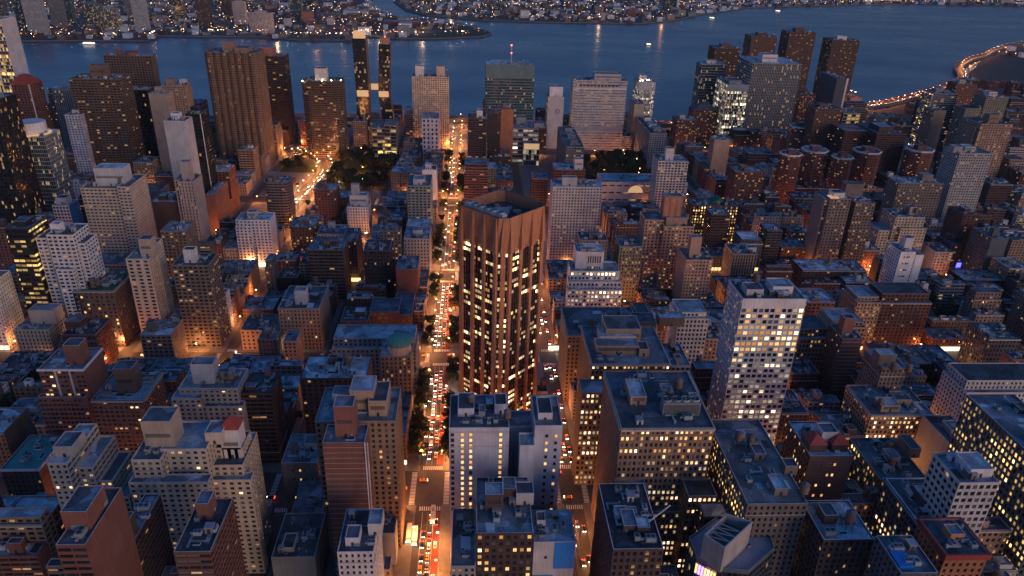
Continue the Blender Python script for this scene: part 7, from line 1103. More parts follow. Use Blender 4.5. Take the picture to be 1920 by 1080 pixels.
FARLOW=[
(2567.8, 302.9, 9.6, 11.9, 28, 'dg', 'strip;lit=m', 'far_shed', 'low slate shed among the lights of the far left bank', 'warehouse', 'low slate sheds on the far left bank'),
(3059.0, 556.8, 16.3, 8.2, 10, 'rb', 'row;lit=m', 'far_shed', 'low red brick shed among the lights of the far left bank', 'warehouse', 'low red brick sheds on the far left bank'),
(2910.0, 1114.1, 13.0, 23.2, 18, 'tn', 'strip;lit=m', 'far_shed', 'low tan shed among the lights of the far left bank', 'warehouse', 'low tan sheds on the far left bank'),
(2769.6, 308.6, 17.9, 8.2, 8, 'gw2', 'blank', 'far_shed', 'low pale grey shed among the lights of the far left bank', 'warehouse', 'low pale grey sheds on the far left bank'),
(2630.3, 715.2, 16.9, 22.9, 8, 'wh', 'strip;lit=m', 'far_shed', 'low white shed among the lights of the far left bank', 'warehouse', 'low white sheds on the far left bank'),
(3204.6, 93.4, 19.2, 9.7, 12, 'rb2', 'row;lit=h', 'far_shed', 'low dark red brick shed among the lights of the bank beyond the creek', 'warehouse', 'low dark red brick sheds on the bank beyond the creek'),
(3227.8, 5.7, 17.9, 22.6, 14, 'gy', 'strip;lit=m', 'far_shed', 'low grey shed among the lights of the bank beyond the creek', 'warehouse', 'low grey sheds on the bank beyond the creek'),
(2729.5, 355.5, 14.7, 19.7, 14, 'rb', 'strip;lit=m', 'far_shed', 'low red brick shed among the lights of the far left bank', 'warehouse', 'low red brick sheds on the far left bank'),
(2784.6, 732.5, 10.7, 12.5, 14, 'rb2', 'row;lit=m', 'far_shed', 'low dark red brick shed among the lights of the far left bank', 'warehouse', 'low dark red brick sheds on the far left bank'),
(2248.0, 1163.0, 15.5, 17.4, 8, 'rb', 'row;lit=h', 'far_shed', 'low red brick shed among the lights of the far left bank', 'warehouse', 'low red brick sheds on the far left bank'),
(2747.1, 218.3, 15.0, 23.6, 12, 'gw2', 'row;lit=h', 'far_shed', 'low pale grey shed among the lights of the far left bank', 'warehouse', 'low pale grey sheds on the far left bank'),
(2924.3, 1012.6, 7.5, 20.7, 8, 'rb2', 'blank', 'far_shed', 'low dark red brick shed among the lights of the far left bank', 'warehouse', 'low dark red brick sheds on the far left bank'),
(3217.3, -895.2, 17.4, 16.4, 22, 'gw2', 'row;lit=m', 'far_shed', 'low pale grey shed among the lights of the bank beyond the creek', 'warehouse', 'low pale grey sheds on the bank beyond the creek'),
(3167.1, 485.2, 9.0, 19.4, 18, 'rb', 'row;lit=m', 'far_shed', 'low red brick shed among the lights of the far left bank', 'warehouse', 'low red brick sheds on the far left bank'),
(2893.6, 855.9, 11.1, 20.6, 22, 'wh', 'row;lit=m', 'far_shed', 'low white shed among the lights of the far left bank', 'warehouse', 'low white sheds on the far left bank'),
(2327.2, 898.6, 8.9, 21.9, 8, 'gw2', 'row;lit=m', 'far_shed', 'low pale grey shed among the lights of the far left bank', 'warehouse', 'low pale grey sheds on the far left bank'),
(3215.7, -475.2, 10.2, 22.7, 22, 'rb2', 'row;lit=h', 'far_shed', 'low dark red brick shed among the lights of the bank beyond the creek', 'warehouse', 'low dark red brick sheds on the bank beyond the creek'),
(2566.1, 997.4, 17.4, 17.1, 18, 'gw2', 'strip;lit=m', 'far_shed', 'low pale grey shed among the lights of the far left bank', 'warehouse', 'low pale grey sheds on the far left bank'),
(2627.4, 1034.3, 18.9, 19.7, 22, 'gbr', 'strip;lit=m', 'far_shed', 'low grey-brown shed among the lights of the far left bank', 'warehouse', 'low grey-brown sheds on the far left bank'),
(2579.1, 202.2, 19.2, 21.4, 14, 'wh', 'blank', 'far_shed', 'low white shed among the lights of the far left bank', 'warehouse', 'low white sheds on the far left bank'),
(2780.6, 630.5, 18.9, 16.7, 18, 'rb', 'row;lit=h', 'far_shed', 'low red brick shed among the lights of the far left bank', 'warehouse', 'low red brick sheds on the far left bank'),
(3182.0, -591.8, 9.7, 20.8, 14, 'gy', 'strip;lit=m', 'far_shed', 'low grey shed among the lights of the bank beyond the creek', 'warehouse', 'low grey sheds on the bank beyond the creek'),
(2557.9, 1199.4, 13.7, 12.7, 8, 'wh', 'blank', 'far_shed', 'low white shed among the lights of the far left bank', 'warehouse', 'low white sheds on the far left bank'),
(2816.5, 735.0, 8.8, 20.4, 14, 'gw2', 'row;lit=h', 'far_shed', 'low pale grey shed among the lights of the far left bank', 'warehouse', 'low pale grey sheds on the far left bank'),
(2755.3, 836.9, 13.0, 21.6, 8, 'dg', 'row;lit=m', 'far_shed', 'low slate shed among the lights of the far left bank', 'warehouse', 'low slate sheds on the far left bank'),
(2772.9, 1179.2, 19.7, 10.5, 22, 'wh', 'strip;lit=m', 'far_shed', 'low white shed among the lights of the far left bank', 'warehouse', 'low white sheds on the far left bank'),
(3045.4, 795.8, 14.2, 13.7, 22, 'dg', 'strip;lit=m', 'far_shed', 'low slate shed among the lights of the far left bank', 'warehouse', 'low slate sheds on the far left bank'),
(3266.9, -957.0, 14.4, 13.3, 14, 'tn', 'blank', 'far_shed', 'low tan shed among the lights of the bank beyond the creek', 'warehouse', 'low tan sheds on the bank beyond the creek'),
(3038.0, -517.4, 10.5, 21.7, 8, 'tn', 'row;lit=h', 'far_shed', 'low tan shed among the lights of the bank beyond the creek', 'warehouse', 'low tan sheds on the bank beyond the creek'),
(3025.4, -117.7, 12.3, 11.5, 18, 'gw2', 'row;lit=m', 'far_shed', 'low pale grey shed among the lights of the bank beyond the creek', 'warehouse', 'low pale grey sheds on the bank beyond the creek'),
(3032.5, 1164.1, 14.9, 14.2, 14, 'gw2', 'strip;lit=m', 'far_shed', 'low pale grey shed among the lights of the far left bank', 'warehouse', 'low pale grey sheds on the far left bank'),
(3139.7, 911.1, 19.9, 18.8, 28, 'gy', 'strip;lit=m', 'far_shed', 'low grey shed among the lights of the far left bank', 'warehouse', 'low grey sheds on the far left bank'),
(3205.1, -686.9, 12.9, 8.9, 22, 'gbr', 'blank', 'far_shed', 'low grey-brown shed among the lights of the bank beyond the creek', 'warehouse', 'low grey-brown sheds on the bank beyond the creek'),
(3275.0, -398.1, 16.7, 10.2, 8, 'gy', 'strip;lit=m', 'far_shed', 'low grey shed among the lights of the bank beyond the creek', 'warehouse', 'low grey sheds on the bank beyond the creek'),
(2365.9, 496.4, 9.5, 9.7, 10, 'rb2', 'row;lit=m', 'far_shed', 'low dark red brick shed among the lights of the far left bank', 'warehouse', 'low dark red brick sheds on the far left bank'),
(3143.7, 810.2, 8.6, 18.6, 18, 'gbr', 'row;lit=m', 'far_shed', 'low grey-brown shed among the lights of the far left bank', 'warehouse', 'low grey-brown sheds on the far left bank'),
(2981.1, -388.8, 8.1, 16.9, 14, 'tn', 'row;lit=h', 'far_shed', 'low tan shed among the lights of the bank beyond the creek', 'warehouse', 'low tan sheds on the bank beyond the creek'),
(2561.0, 509.6, 19.6, 16.8, 18, 'rb', 'row;lit=h', 'far_shed', 'low red brick shed among the lights of the far left bank', 'warehouse', 'low red brick sheds on the far left bank'),
(2204.9, 896.4, 11.5, 23.4, 10, 'rb', 'row;lit=h', 'far_shed', 'low red brick shed among the lights of the far left bank', 'warehouse', 'low red brick sheds on the far left bank'),
(3172.3, -221.0, 15.8, 20.4, 14, 'rb', 'row;lit=h', 'far_shed', 'low red brick shed among the lights of the bank beyond the creek', 'warehouse', 'low red brick sheds on the bank beyond the creek'),
(3226.7, -334.0, 12.1, 14.6, 22, 'dg', 'row;lit=m', 'far_shed', 'low slate shed among the lights of the bank beyond the creek', 'warehouse', 'low slate sheds on the bank beyond the creek'),
(3025.3, 666.8, 18.5, 20.3, 14, 'dg', 'blank', 'far_shed', 'low slate shed among the lights of the far left bank', 'warehouse', 'low slate sheds on the far left bank'),
(2536.9, 131.5, 7.5, 18.8, 8, 'tn', 'row;lit=m', 'far_shed', 'low tan shed among the lights of the far left bank', 'warehouse', 'low tan sheds on the far left bank'),
(3140.7, -131.0, 10.2, 18.9, 10, 'gbr', 'row;lit=h', 'far_shed', 'low grey-brown shed among the lights of the bank beyond the creek', 'warehouse', 'low grey-brown sheds on the bank beyond the creek'),
(2967.8, 1094.9, 8.0, 17.3, 14, 'gw2', 'row;lit=m', 'far_shed', 'low pale grey shed among the lights of the far left bank', 'warehouse', 'low pale grey sheds on the far left bank'),
(3010.5, -166.5, 10.3, 19.2, 28, 'dg', 'row;lit=h', 'far_shed', 'low slate shed among the lights of the bank beyond the creek', 'warehouse', 'low slate sheds on the bank beyond the creek'),
(2995.5, -34.3, 12.7, 8.1, 8, 'dg', 'blank', 'far_shed', 'low slate shed among the lights of the bank beyond the creek', 'warehouse', 'low slate sheds on the bank beyond the creek'),
(2638.1, 1159.5, 12.2, 14.9, 14, 'rb', 'strip;lit=m', 'far_shed', 'low red brick shed among the lights of the far left bank', 'warehouse', 'low red brick sheds on the far left bank'),
(3109.6, 137.4, 19.5, 10.0, 8, 'gbr', 'row;lit=m', 'far_shed', 'low grey-brown shed among the lights of the bank beyond the creek', 'warehouse', 'low grey-brown sheds on the bank beyond the creek'),
(2450.3, 312.5, 15.8, 18.2, 10, 'dg', 'strip;lit=m', 'far_shed', 'low slate shed among the lights of the far left bank', 'warehouse', 'low slate sheds on the far left bank'),
(3125.1, -665.2, 14.0, 16.9, 28, 'rb', 'blank', 'far_shed', 'low red brick shed among the lights of the bank beyond the creek', 'warehouse', 'low red brick sheds on the bank beyond the creek'),
(2375.3, 189.8, 14.6, 17.5, 28, 'gw2', 'row;lit=m', 'far_shed', 'low pale grey shed among the lights of the far left bank', 'warehouse', 'low pale grey sheds on the far left bank'),
(3196.5, 162.0, 7.9, 14.4, 22, 'gy', 'row;lit=m', 'far_shed', 'low grey shed among the lights of the bank beyond the creek', 'warehouse', 'low grey sheds on the bank beyond the creek'),
(3004.7, -471.5, 8.2, 17.1, 14, 'gy', 'row;lit=m', 'far_shed', 'low grey shed among the lights of the bank beyond the creek', 'warehouse', 'low grey sheds on the bank beyond the creek'),
(2224.9, 1063.4, 9.3, 12.7, 12, 'tn', 'strip;lit=m', 'far_shed', 'low tan shed among the lights of the far left bank', 'warehouse', 'low tan sheds on the far left bank'),
(3244.8, 935.0, 18.9, 10.0, 22, 'rb2', 'strip;lit=m', 'far_shed', 'low dark red brick shed among the lights of the far left bank', 'warehouse', 'low dark red brick sheds on the far left bank'),
(3273.3, -758.6, 9.0, 18.9, 12, 'rb', 'blank', 'far_shed', 'low red brick shed among the lights of the bank beyond the creek', 'warehouse', 'low red brick sheds on the bank beyond the creek'),
(2289.4, 440.5, 14.1, 9.4, 14, 'rb2', 'row;lit=h', 'far_shed', 'low dark red brick shed among the lights of the far left bank', 'warehouse', 'low dark red brick sheds on the far left bank'),
(2953.6, -523.3, 7.0, 8.5, 28, 'gy', 'blank', 'far_shed', 'low grey shed among the lights of the bank beyond the creek', 'warehouse', 'low grey sheds on the bank beyond the creek'),
(2356.3, 691.7, 18.6, 8.9, 10, 'gbr', 'blank', 'far_shed', 'low grey-brown shed among the lights of the far left bank', 'warehouse', 'low grey-brown sheds on the far left bank'),
(3078.6, 771.1, 7.2, 9.5, 28, 'rb', 'strip;lit=m', 'far_shed', 'low red brick shed among the lights of the far left bank', 'warehouse', 'low red brick sheds on the far left bank'),
(3114.4, 685.1, 7.5, 17.0, 18, 'dg', 'blank', 'far_shed', 'low slate shed among the lights of the far left bank', 'warehouse', 'low slate sheds on the far left bank'),
(2865.2, 649.0, 13.1, 9.4, 18, 'wh', 'row;lit=h', 'far_shed', 'low white shed among the lights of the far left bank', 'warehouse', 'low white sheds on the far left bank'),
(3083.0, -569.1, 8.8, 11.4, 8, 'gy', 'row;lit=m', 'far_shed', 'low grey shed among the lights of the bank beyond the creek', 'warehouse', 'low grey sheds on the bank beyond the creek'),
(2814.6, 818.6, 19.5, 17.8, 14, 'rb', 'strip;lit=m', 'far_shed', 'low red brick shed among the lights of the far left bank', 'warehouse', 'low red brick sheds on the far left bank'),
(2926.7, 874.0, 8.9, 16.9, 22, 'gw2', 'strip;lit=m', 'far_shed', 'low pale grey shed among the lights of the far left bank', 'warehouse', 'low pale grey sheds on the far left bank'),
(2974.8, 357.5, 9.7, 23.7, 14, 'gbr', 'row;lit=h', 'far_shed', 'low grey-brown shed among the lights of the far left bank', 'warehouse', 'low grey-brown sheds on the far left bank'),
(2365.4, 308.9, 7.5, 18.3, 22, 'wh', 'blank', 'far_shed', 'low white shed among the lights of the far left bank', 'warehouse', 'low white sheds on the far left bank'),
(3200.4, 616.1, 11.9, 10.8, 28, 'dg', 'strip;lit=m', 'far_shed', 'low slate shed among the lights of the far left bank', 'warehouse', 'low slate sheds on the far left bank'),
(2909.1, 694.2, 14.6, 11.2, 14, 'rb2', 'blank', 'far_shed', 'low dark red brick shed among the lights of the far left bank', 'warehouse', 'low dark red brick sheds on the far left bank'),
(3165.2, -358.6, 16.7, 17.6, 12, 'gw2', 'row;lit=m', 'far_shed', 'low pale grey shed among the lights of the bank beyond the creek', 'warehouse', 'low pale grey sheds on the bank beyond the creek'),
(2907.1, -437.8, 15.5, 17.2, 18, 'dg', 'strip;lit=m', 'far_shed', 'low slate shed among the lights of the bank beyond the creek', 'warehouse', 'low slate sheds on the bank beyond the creek'),
(3258.6, 713.1, 19.0, 21.9, 28, 'dg', 'row;lit=m', 'far_shed', 'low slate shed among the lights of the far left bank', 'warehouse', 'low slate sheds on the far left bank'),
(2525.0, 674.1, 10.0, 21.7, 8, 'gw2', 'row;lit=h', 'far_shed', 'low pale grey shed among the lights of the far left bank', 'warehouse', 'low pale grey sheds on the far left bank'),
(2877.2, 601.9, 7.3, 15.7, 28, 'rb2', 'blank', 'far_shed', 'low dark red brick shed among the lights of the far left bank', 'warehouse', 'low dark red brick sheds on the far left bank'),
(3004.3, 745.4, 15.4, 19.3, 18, 'tn', 'row;lit=h', 'far_shed', 'low tan shed among the lights of the far left bank', 'warehouse', 'low tan sheds on the far left bank'),
(2342.2, 368.6, 7.0, 14.1, 8, 'gw2', 'row;lit=h', 'far_shed', 'low pale grey shed among the lights of the far left bank', 'warehouse', 'low pale grey sheds on the far left bank'),
(3116.6, 73.0, 18.3, 9.0, 10, 'tn', 'row;lit=m', 'far_shed', 'low tan shed among the lights of the bank beyond the creek', 'warehouse', 'low tan sheds on the bank beyond the creek'),
(2547.5, 581.3, 8.7, 10.4, 22, 'wh', 'row;lit=m', 'far_shed', 'low white shed among the lights of the far left bank', 'warehouse', 'low white sheds on the far left bank'),
(2267.7, 1231.3, 11.2, 21.3, 8, 'dg', 'row;lit=h', 'far_shed', 'low slate shed among the lights of the far left bank', 'warehouse', 'low slate sheds on the far left bank'),
(2683.5, 1041.1, 17.0, 10.0, 18, 'rb', 'row;lit=m', 'far_shed', 'low red brick shed among the lights of the far left bank', 'warehouse', 'low red brick sheds on the far left bank'),
(3255.5, -109.2, 10.2, 14.6, 22, 'gw2', 'strip;lit=m', 'far_shed', 'low pale grey shed among the lights of the bank beyond the creek', 'warehouse', 'low pale grey sheds on the bank beyond the creek'),
(3000.1, 553.5, 11.3, 9.7, 10, 'rb', 'blank', 'far_shed', 'low red brick shed among the lights of the far left bank', 'warehouse', 'low red brick sheds on the far left bank'),
(2603.5, 451.7, 8.3, 11.4, 22, 'gw2', 'blank', 'far_shed', 'low pale grey shed among the lights of the far left bank', 'warehouse', 'low pale grey sheds on the far left bank'),
(2471.4, 771.1, 11.5, 22.5, 18, 'dg', 'row;lit=h', 'far_shed', 'low slate shed among the lights of the far left bank', 'warehouse', 'low slate sheds on the far left bank'),
(3226.8, -208.3, 13.2, 22.0, 14, 'gbr', 'blank', 'far_shed', 'low grey-brown shed among the lights of the bank beyond the creek', 'warehouse', 'low grey-brown sheds on the bank beyond the creek'),
(3069.8, 422.0, 16.0, 14.9, 18, 'dg', 'row;lit=m', 'far_shed', 'low slate shed among the lights of the far left bank', 'warehouse', 'low slate sheds on the far left bank'),
(2282.2, 641.0, 8.4, 22.0, 8, 'dg', 'blank', 'far_shed', 'low slate shed among the lights of the far left bank', 'warehouse', 'low slate sheds on the far left bank'),
(2724.8, 590.9, 17.4, 22.5, 12, 'gw2', 'blank', 'far_shed', 'low pale grey shed among the lights of the far left bank', 'warehouse', 'low pale grey sheds on the far left bank'),
(2718.6, 1085.7, 7.5, 11.8, 10, 'wh', 'strip;lit=m', 'far_shed', 'low white shed among the lights of the far left bank', 'warehouse', 'low white sheds on the far left bank'),
(3050.6, -810.0, 13.4, 14.7, 18, 'tn', 'row;lit=m', 'far_shed', 'low tan shed among the lights of the bank beyond the creek', 'warehouse', 'low tan sheds on the bank beyond the creek'),
(3279.3, 909.0, 8.2, 22.9, 8, 'gbr', 'blank', 'far_shed', 'low grey-brown shed among the lights of the far left bank', 'warehouse', 'low grey-brown sheds on the far left bank'),
(2284.2, 881.7, 18.4, 12.2, 12, 'rb2', 'strip;lit=m', 'far_shed', 'low dark red brick shed among the lights of the far left bank', 'warehouse', 'low dark red brick sheds on the far left bank'),
(2266.0, 1076.4, 19.8, 12.7, 18, 'rb2', 'row;lit=h', 'far_shed', 'low dark red brick shed among the lights of the far left bank', 'warehouse', 'low dark red brick sheds on the far left bank'),
(3219.2, -548.0, 19.7, 17.1, 22, 'tn', 'row;lit=h', 'far_shed', 'low tan shed among the lights of the bank beyond the creek', 'warehouse', 'low tan sheds on the bank beyond the creek'),
(3115.6, 1062.0, 8.2, 13.0, 12, 'gw2', 'strip;lit=m', 'far_shed', 'low pale grey shed among the lights of the far left bank', 'warehouse', 'low pale grey sheds on the far left bank'),
(2967.8, -222.8, 15.1, 17.4, 28, 'wh', 'blank', 'far_shed', 'low white shed among the lights of the bank beyond the creek', 'warehouse', 'low white sheds on the bank beyond the creek'),
(3128.6, 453.2, 12.4, 23.9, 8, 'wh', 'row;lit=h', 'far_shed', 'low white shed among the lights of the far left bank', 'warehouse', 'low white sheds on the far left bank'),
(3014.8, -564.0, 13.9, 13.1, 14, 'wh', 'row;lit=h', 'far_shed', 'low white shed among the lights of the bank beyond the creek', 'warehouse', 'low white sheds on the bank beyond the creek'),
(3089.1, 1217.6, 17.7, 10.1, 10, 'wh', 'row;lit=h', 'far_shed', 'low white shed among the lights of the far left bank', 'warehouse', 'low white sheds on the far left bank'),
(2952.7, 528.3, 8.8, 11.3, 22, 'rb2', 'blank', 'far_shed', 'low dark red brick shed among the lights of the far left bank', 'warehouse', 'low dark red brick sheds on the far left bank'),
(3246.7, 650.3, 17.3, 22.6, 22, 'dg', 'strip;lit=m', 'far_shed', 'low slate shed among the lights of the far left bank', 'warehouse', 'low slate sheds on the far left bank'),
(3260.7, -876.0, 13.6, 18.3, 28, 'gbr', 'blank', 'far_shed', 'low grey-brown shed among the lights of the bank beyond the creek', 'warehouse', 'low grey-brown sheds on the bank beyond the creek'),
(3187.0, -740.7, 11.0, 19.7, 14, 'gy', 'blank', 'far_shed', 'low grey shed among the lights of the bank beyond the creek', 'warehouse', 'low grey sheds on the bank beyond the creek'),
(2170.7, 1118.7, 11.6, 13.0, 10, 'dg', 'blank', 'far_shed', 'low slate shed among the lights of the far left bank', 'warehouse', 'low slate sheds on the far left bank'),
(2593.3, 720.1, 12.0, 23.7, 14, 'gy', 'blank', 'far_shed', 'low grey shed among the lights of the far left bank', 'warehouse', 'low grey sheds on the far left bank'),
(2696.3, 389.6, 13.8, 20.1, 28, 'gbr', 'strip;lit=m', 'far_shed', 'low grey-brown shed among the lights of the far left bank', 'warehouse', 'low grey-brown sheds on the far left bank'),
(3104.9, -184.1, 17.3, 15.2, 28, 'gw2', 'strip;lit=m', 'far_shed', 'low pale grey shed among the lights of the bank beyond the creek', 'warehouse', 'low pale grey sheds on the bank beyond the creek'),
(3286.8, 586.8, 8.3, 12.7, 12, 'dg', 'row;lit=h', 'far_shed', 'low slate shed among the lights of the far left bank', 'warehouse', 'low slate sheds on the far left bank'),
(2811.1, 182.9, 7.9, 9.4, 14, 'gbr', 'row;lit=m', 'far_shed', 'low grey-brown shed among the lights of the far left bank', 'warehouse', 'low grey-brown sheds on the far left bank')]
# ------------------------------------------------------------------ ground, water, streets
def simple(name,col,rough=.8,**k): return rough_mat(name,col,rough,**k)
asphalt=rough_mat('asphalt',(.075,.072,.07),rough=.6,scale=.2,streak=False); concrete=rough_mat('pavement_concrete',(.17,.16,.15),scale=.3,streak=False); paint=rough_mat('road_paint',(.72,.70,.66),var=.2,streak=False); soil=rough_mat('ground_soil',(.06,.06,.05),streak=False); lawnm=rough_mat('lawn_grass',(.035,.05,.018),scale=.2,streak=False); redlane=rough_mat('bus_lane_paint',(.22,.06,.04),streak=False); yellowp=rough_mat('yellow_paint',(.6,.36,.05),streak=False)
SHORE=[(1262,3000),(1262,330),(1290,300),(1290,120),(1268,90),(1262,-470),(1330,-480),(1470,-520),(1480,-790),(1420,-820),(1430,-870),(1468,-880),(1631,-1090),(1740,-1200),(1960,-1380),(2170,-1540),(2240,-1560),(2360,-1700),(2520,-1900),(2700,-2300),(3000,-3200)]
mb=MB(); land=[(-600,-3200)]+[(x,y) for x,y in SHORE[::-1]]+[(-600,3000)]
mb.prism(land,-4,0); struct(mb.build('ground',[soil]))
mb=MB(); mb.poly([(1000,-12000,-2),(16000,-12000,-2),(16000,12000,-2),(1000,12000,-2)])
wm_,n,l,b=newmat('river_water'); b.inputs['Base Color'].default_value=(.055,.12,.18,1); b.inputs['Roughness'].default_value=.16; b.inputs['IOR'].default_value=1.33
geo=n.new('ShaderNodeNewGeometry'); mp=n.new('ShaderNodeMapping'); mp.inputs['Scale'].default_value=(1,.45,1); mp.inputs['Rotation'].default_value=(0,0,.35); l.new(geo.outputs['Position'],mp.inputs['Vector'])
f1=noise(n,l,mp.outputs[0],.055,5); f2=noise(n,l,mp.outputs[0],.006,3)
bp=n.new('ShaderNodeBump'); bp.inputs['Strength'].default_value=.3; bp.inputs['Distance'].default_value=3.0; l.new(math_(n,l,'ADD',f1,math_(n,l,'MULTIPLY',f2,2.0)),bp.inputs['Height']); l.new(bp.outputs[0],b.inputs['Normal'])
l.new(math_(n,l,'MULTIPLY_ADD',f2,.3,.14),b.inputs['Roughness'])
struct(mb.build('river',[wm_]))
SY={}
for s in range(14,48):
    k=s-34; SY[s]=0 if k==0 else (84.6+79*(k-1) if k>0 else -84.6-79*(-k-1))
SWID={34:7.2,33:5.5,23:9.5,42:9.5}; AVS=[(152,9.5),(310,15),(460,7.5),(612,10.5),(828,10.5),(1056,10.5)]
mb=MB()
for x,hw in AVS: mb.quad((x-hw,-1300,.02),(x+hw,-1300,.02),(x+hw,1100,.02),(x-hw,1100,.02))
ok=[(-60+0,AVS[0][0]-AVS[0][1])]
xs=[-60]+[q for x,hw in AVS for q in(x-hw,x+hw)]+[1238]
for s,y in SY.items():
    hw=SWID.get(s,4.6)
    for k in range(0,len(xs),2):
        if xs[k]>1000 and 30<s<37 and s not in(34,33): continue
        if 830<xs[k]<1050 and s in(31,32,36): continue
        mb.quad((xs[k],y-hw,.02),(xs[k+1],y-hw,.02),(xs[k+1],y+hw,.02),(xs[k],y+hw,.02))
struct(mb.build('street',[asphalt]))
mb=MB()                                                    # block slabs with real kerbs
srt=sorted(SY)
edges=[-60]+[q for x,hw in AVS for q in(x-hw,x+hw)]+[1238]
for k in range(0,len(edges),2):
    for s in srt[:-1]:
        a=SY[s]+SWID.get(s,4.6); c=SY[s+1]-SWID.get(s+1,4.6)
        mb.box(edges[k],edges[k+1],a,c,0,.15)
struct(mb.build('pavement',[concrete]))
mb=MB()
def bars(x0,x1,y0,y1,along):
    if along=='x':
        n_=int((y1-y0)/1.25)
        for k in range(n_): mb.box(x0,x1,y0+k*1.25,y0+k*1.25+.65,.021,.03)
    else:
        n_=int((x1-x0)/1.25)
        for k in range(n_): mb.box(x0+k*1.25,x0+k*1.25+.65,y0,y1,.021,.03)
for x,hw in AVS[1:5]:
    for s in(33,34,35,36):
        y=SY[s]; h2=SWID.get(s,4.6)
        bars(x-hw-4.6,x-hw-1.2,y-h2+.4,y+h2-.4,'x'); bars(x+hw+1.2,x+hw+4.6,y-h2+.4,y+h2-.4,'x')
        bars(x-hw+.6,x+hw-.6,y-h2-4.4,y-h2-1.2,'y'); bars(x-hw+.6,x+hw-.6,y+h2+1.2,y+h2+4.4,'y')
for k in range(0,len(xs),2):
    for yy in(-3.2,3.2):
        mb.box(xs[k]+6,xs[k+1]-6,yy-.08,yy+.08,.021,.029)
struct(mb.build('road_markings',[paint]))
mb=MB()
for k in range(0,len(xs),2): mb.box(xs[k]+6,xs[k+1]-6,-.12,.12,.021,.03,0)
struct(mb.build('centre_line',[yellowp]))
mb=MB()
for k in range(0,8,2): mb.quad((xs[k]+6,-7.1,.026),(xs[k+1]-6,-7.1,.026),(xs[k+1]-6,-3.5,.026),(xs[k]+6,-3.5,.026))
struct(mb.build('bus_lane',[redlane]))
mb=MB(); mb.box(868,1036,86,160,.15,.3); mb.box(850,1036,-310,-172,.15,.3); mb.box(940,1036,168,236,.15,.3); struct(mb.build('lawn',[lawnm]))
# tunnel road, riverside highway
def ribbon(name,pts,wid,z,mat,wall=None):
    mb=MB(); P=[Vector((x,y)) for x,y in pts]; Lf=[];Rt=[]
    for i,p in enumerate(P):
        d=(P[min(i+1,len(P)-1)]-P[max(i-1,0)]).normalized(); nrm=Vector((-d.y,d.x)); Lf.append(p+nrm*wid/2); Rt.append(p-nrm*wid/2)
    for i in range(len(P)-1):
        a,b_,c,d=Lf[i],Rt[i],Rt[i+1],Lf[i+1]
        mb.quad((b_.x,b_.y,z),(c.x,c.y,z),(d.x,d.y,z),(a.x,a.y,z))
        if wall:
            mb.quad((a.x,a.y,z-wall),(a.x,a.y,z+.9),(d.x,d.y,z+.9),(d.x,d.y,z-wall),1); mb.quad((b_.x,b_.y,z-wall),(c.x,c.y,z-wall),(c.x,c.y,z+.9),(b_.x,b_.y,z+.9),1)
    return struct(mb.build(name,[mat,concrete]))
def curve(ctrl,n_=10):
    out=[]
    for i in range(len(ctrl)-1):
        p0=Vector(ctrl[max(i-1,0)]);p1=Vector(ctrl[i]);p2=Vector(ctrl[i+1]);p3=Vector(ctrl[min(i+2,len(ctrl)-1)])
        for k in range(n_):
            t=k/n_; out.append(tuple(.5*((2*p1)+(-p0+p2)*t+(2*p0-5*p1+4*p2-p3)*t*t+(-p0+3*p1-3*p2+p3)*t**3)))
    out.append(tuple(ctrl[-1])); return out
TUN=curve([(745,190),(800,190),(850,184),(905,178),(955,177),(995,190),(1020,212),(1030,240)])
ribbon('tunnel_road',TUN,22,.32,asphalt)
HWY=curve([(1250,300),(1252,60),(1248,-200),(1256,-440),(1400,-760),(1440,-845),(1500,-930),(1600,-1050),(1715,-1175),(1800,-1250),(1950,-1330),(2090,-1440),(2200,-1560),(2340,-1690),(2500,-1880),(2700,-2240)],8)
ribbon('highway',HWY,24,6,asphalt,6)

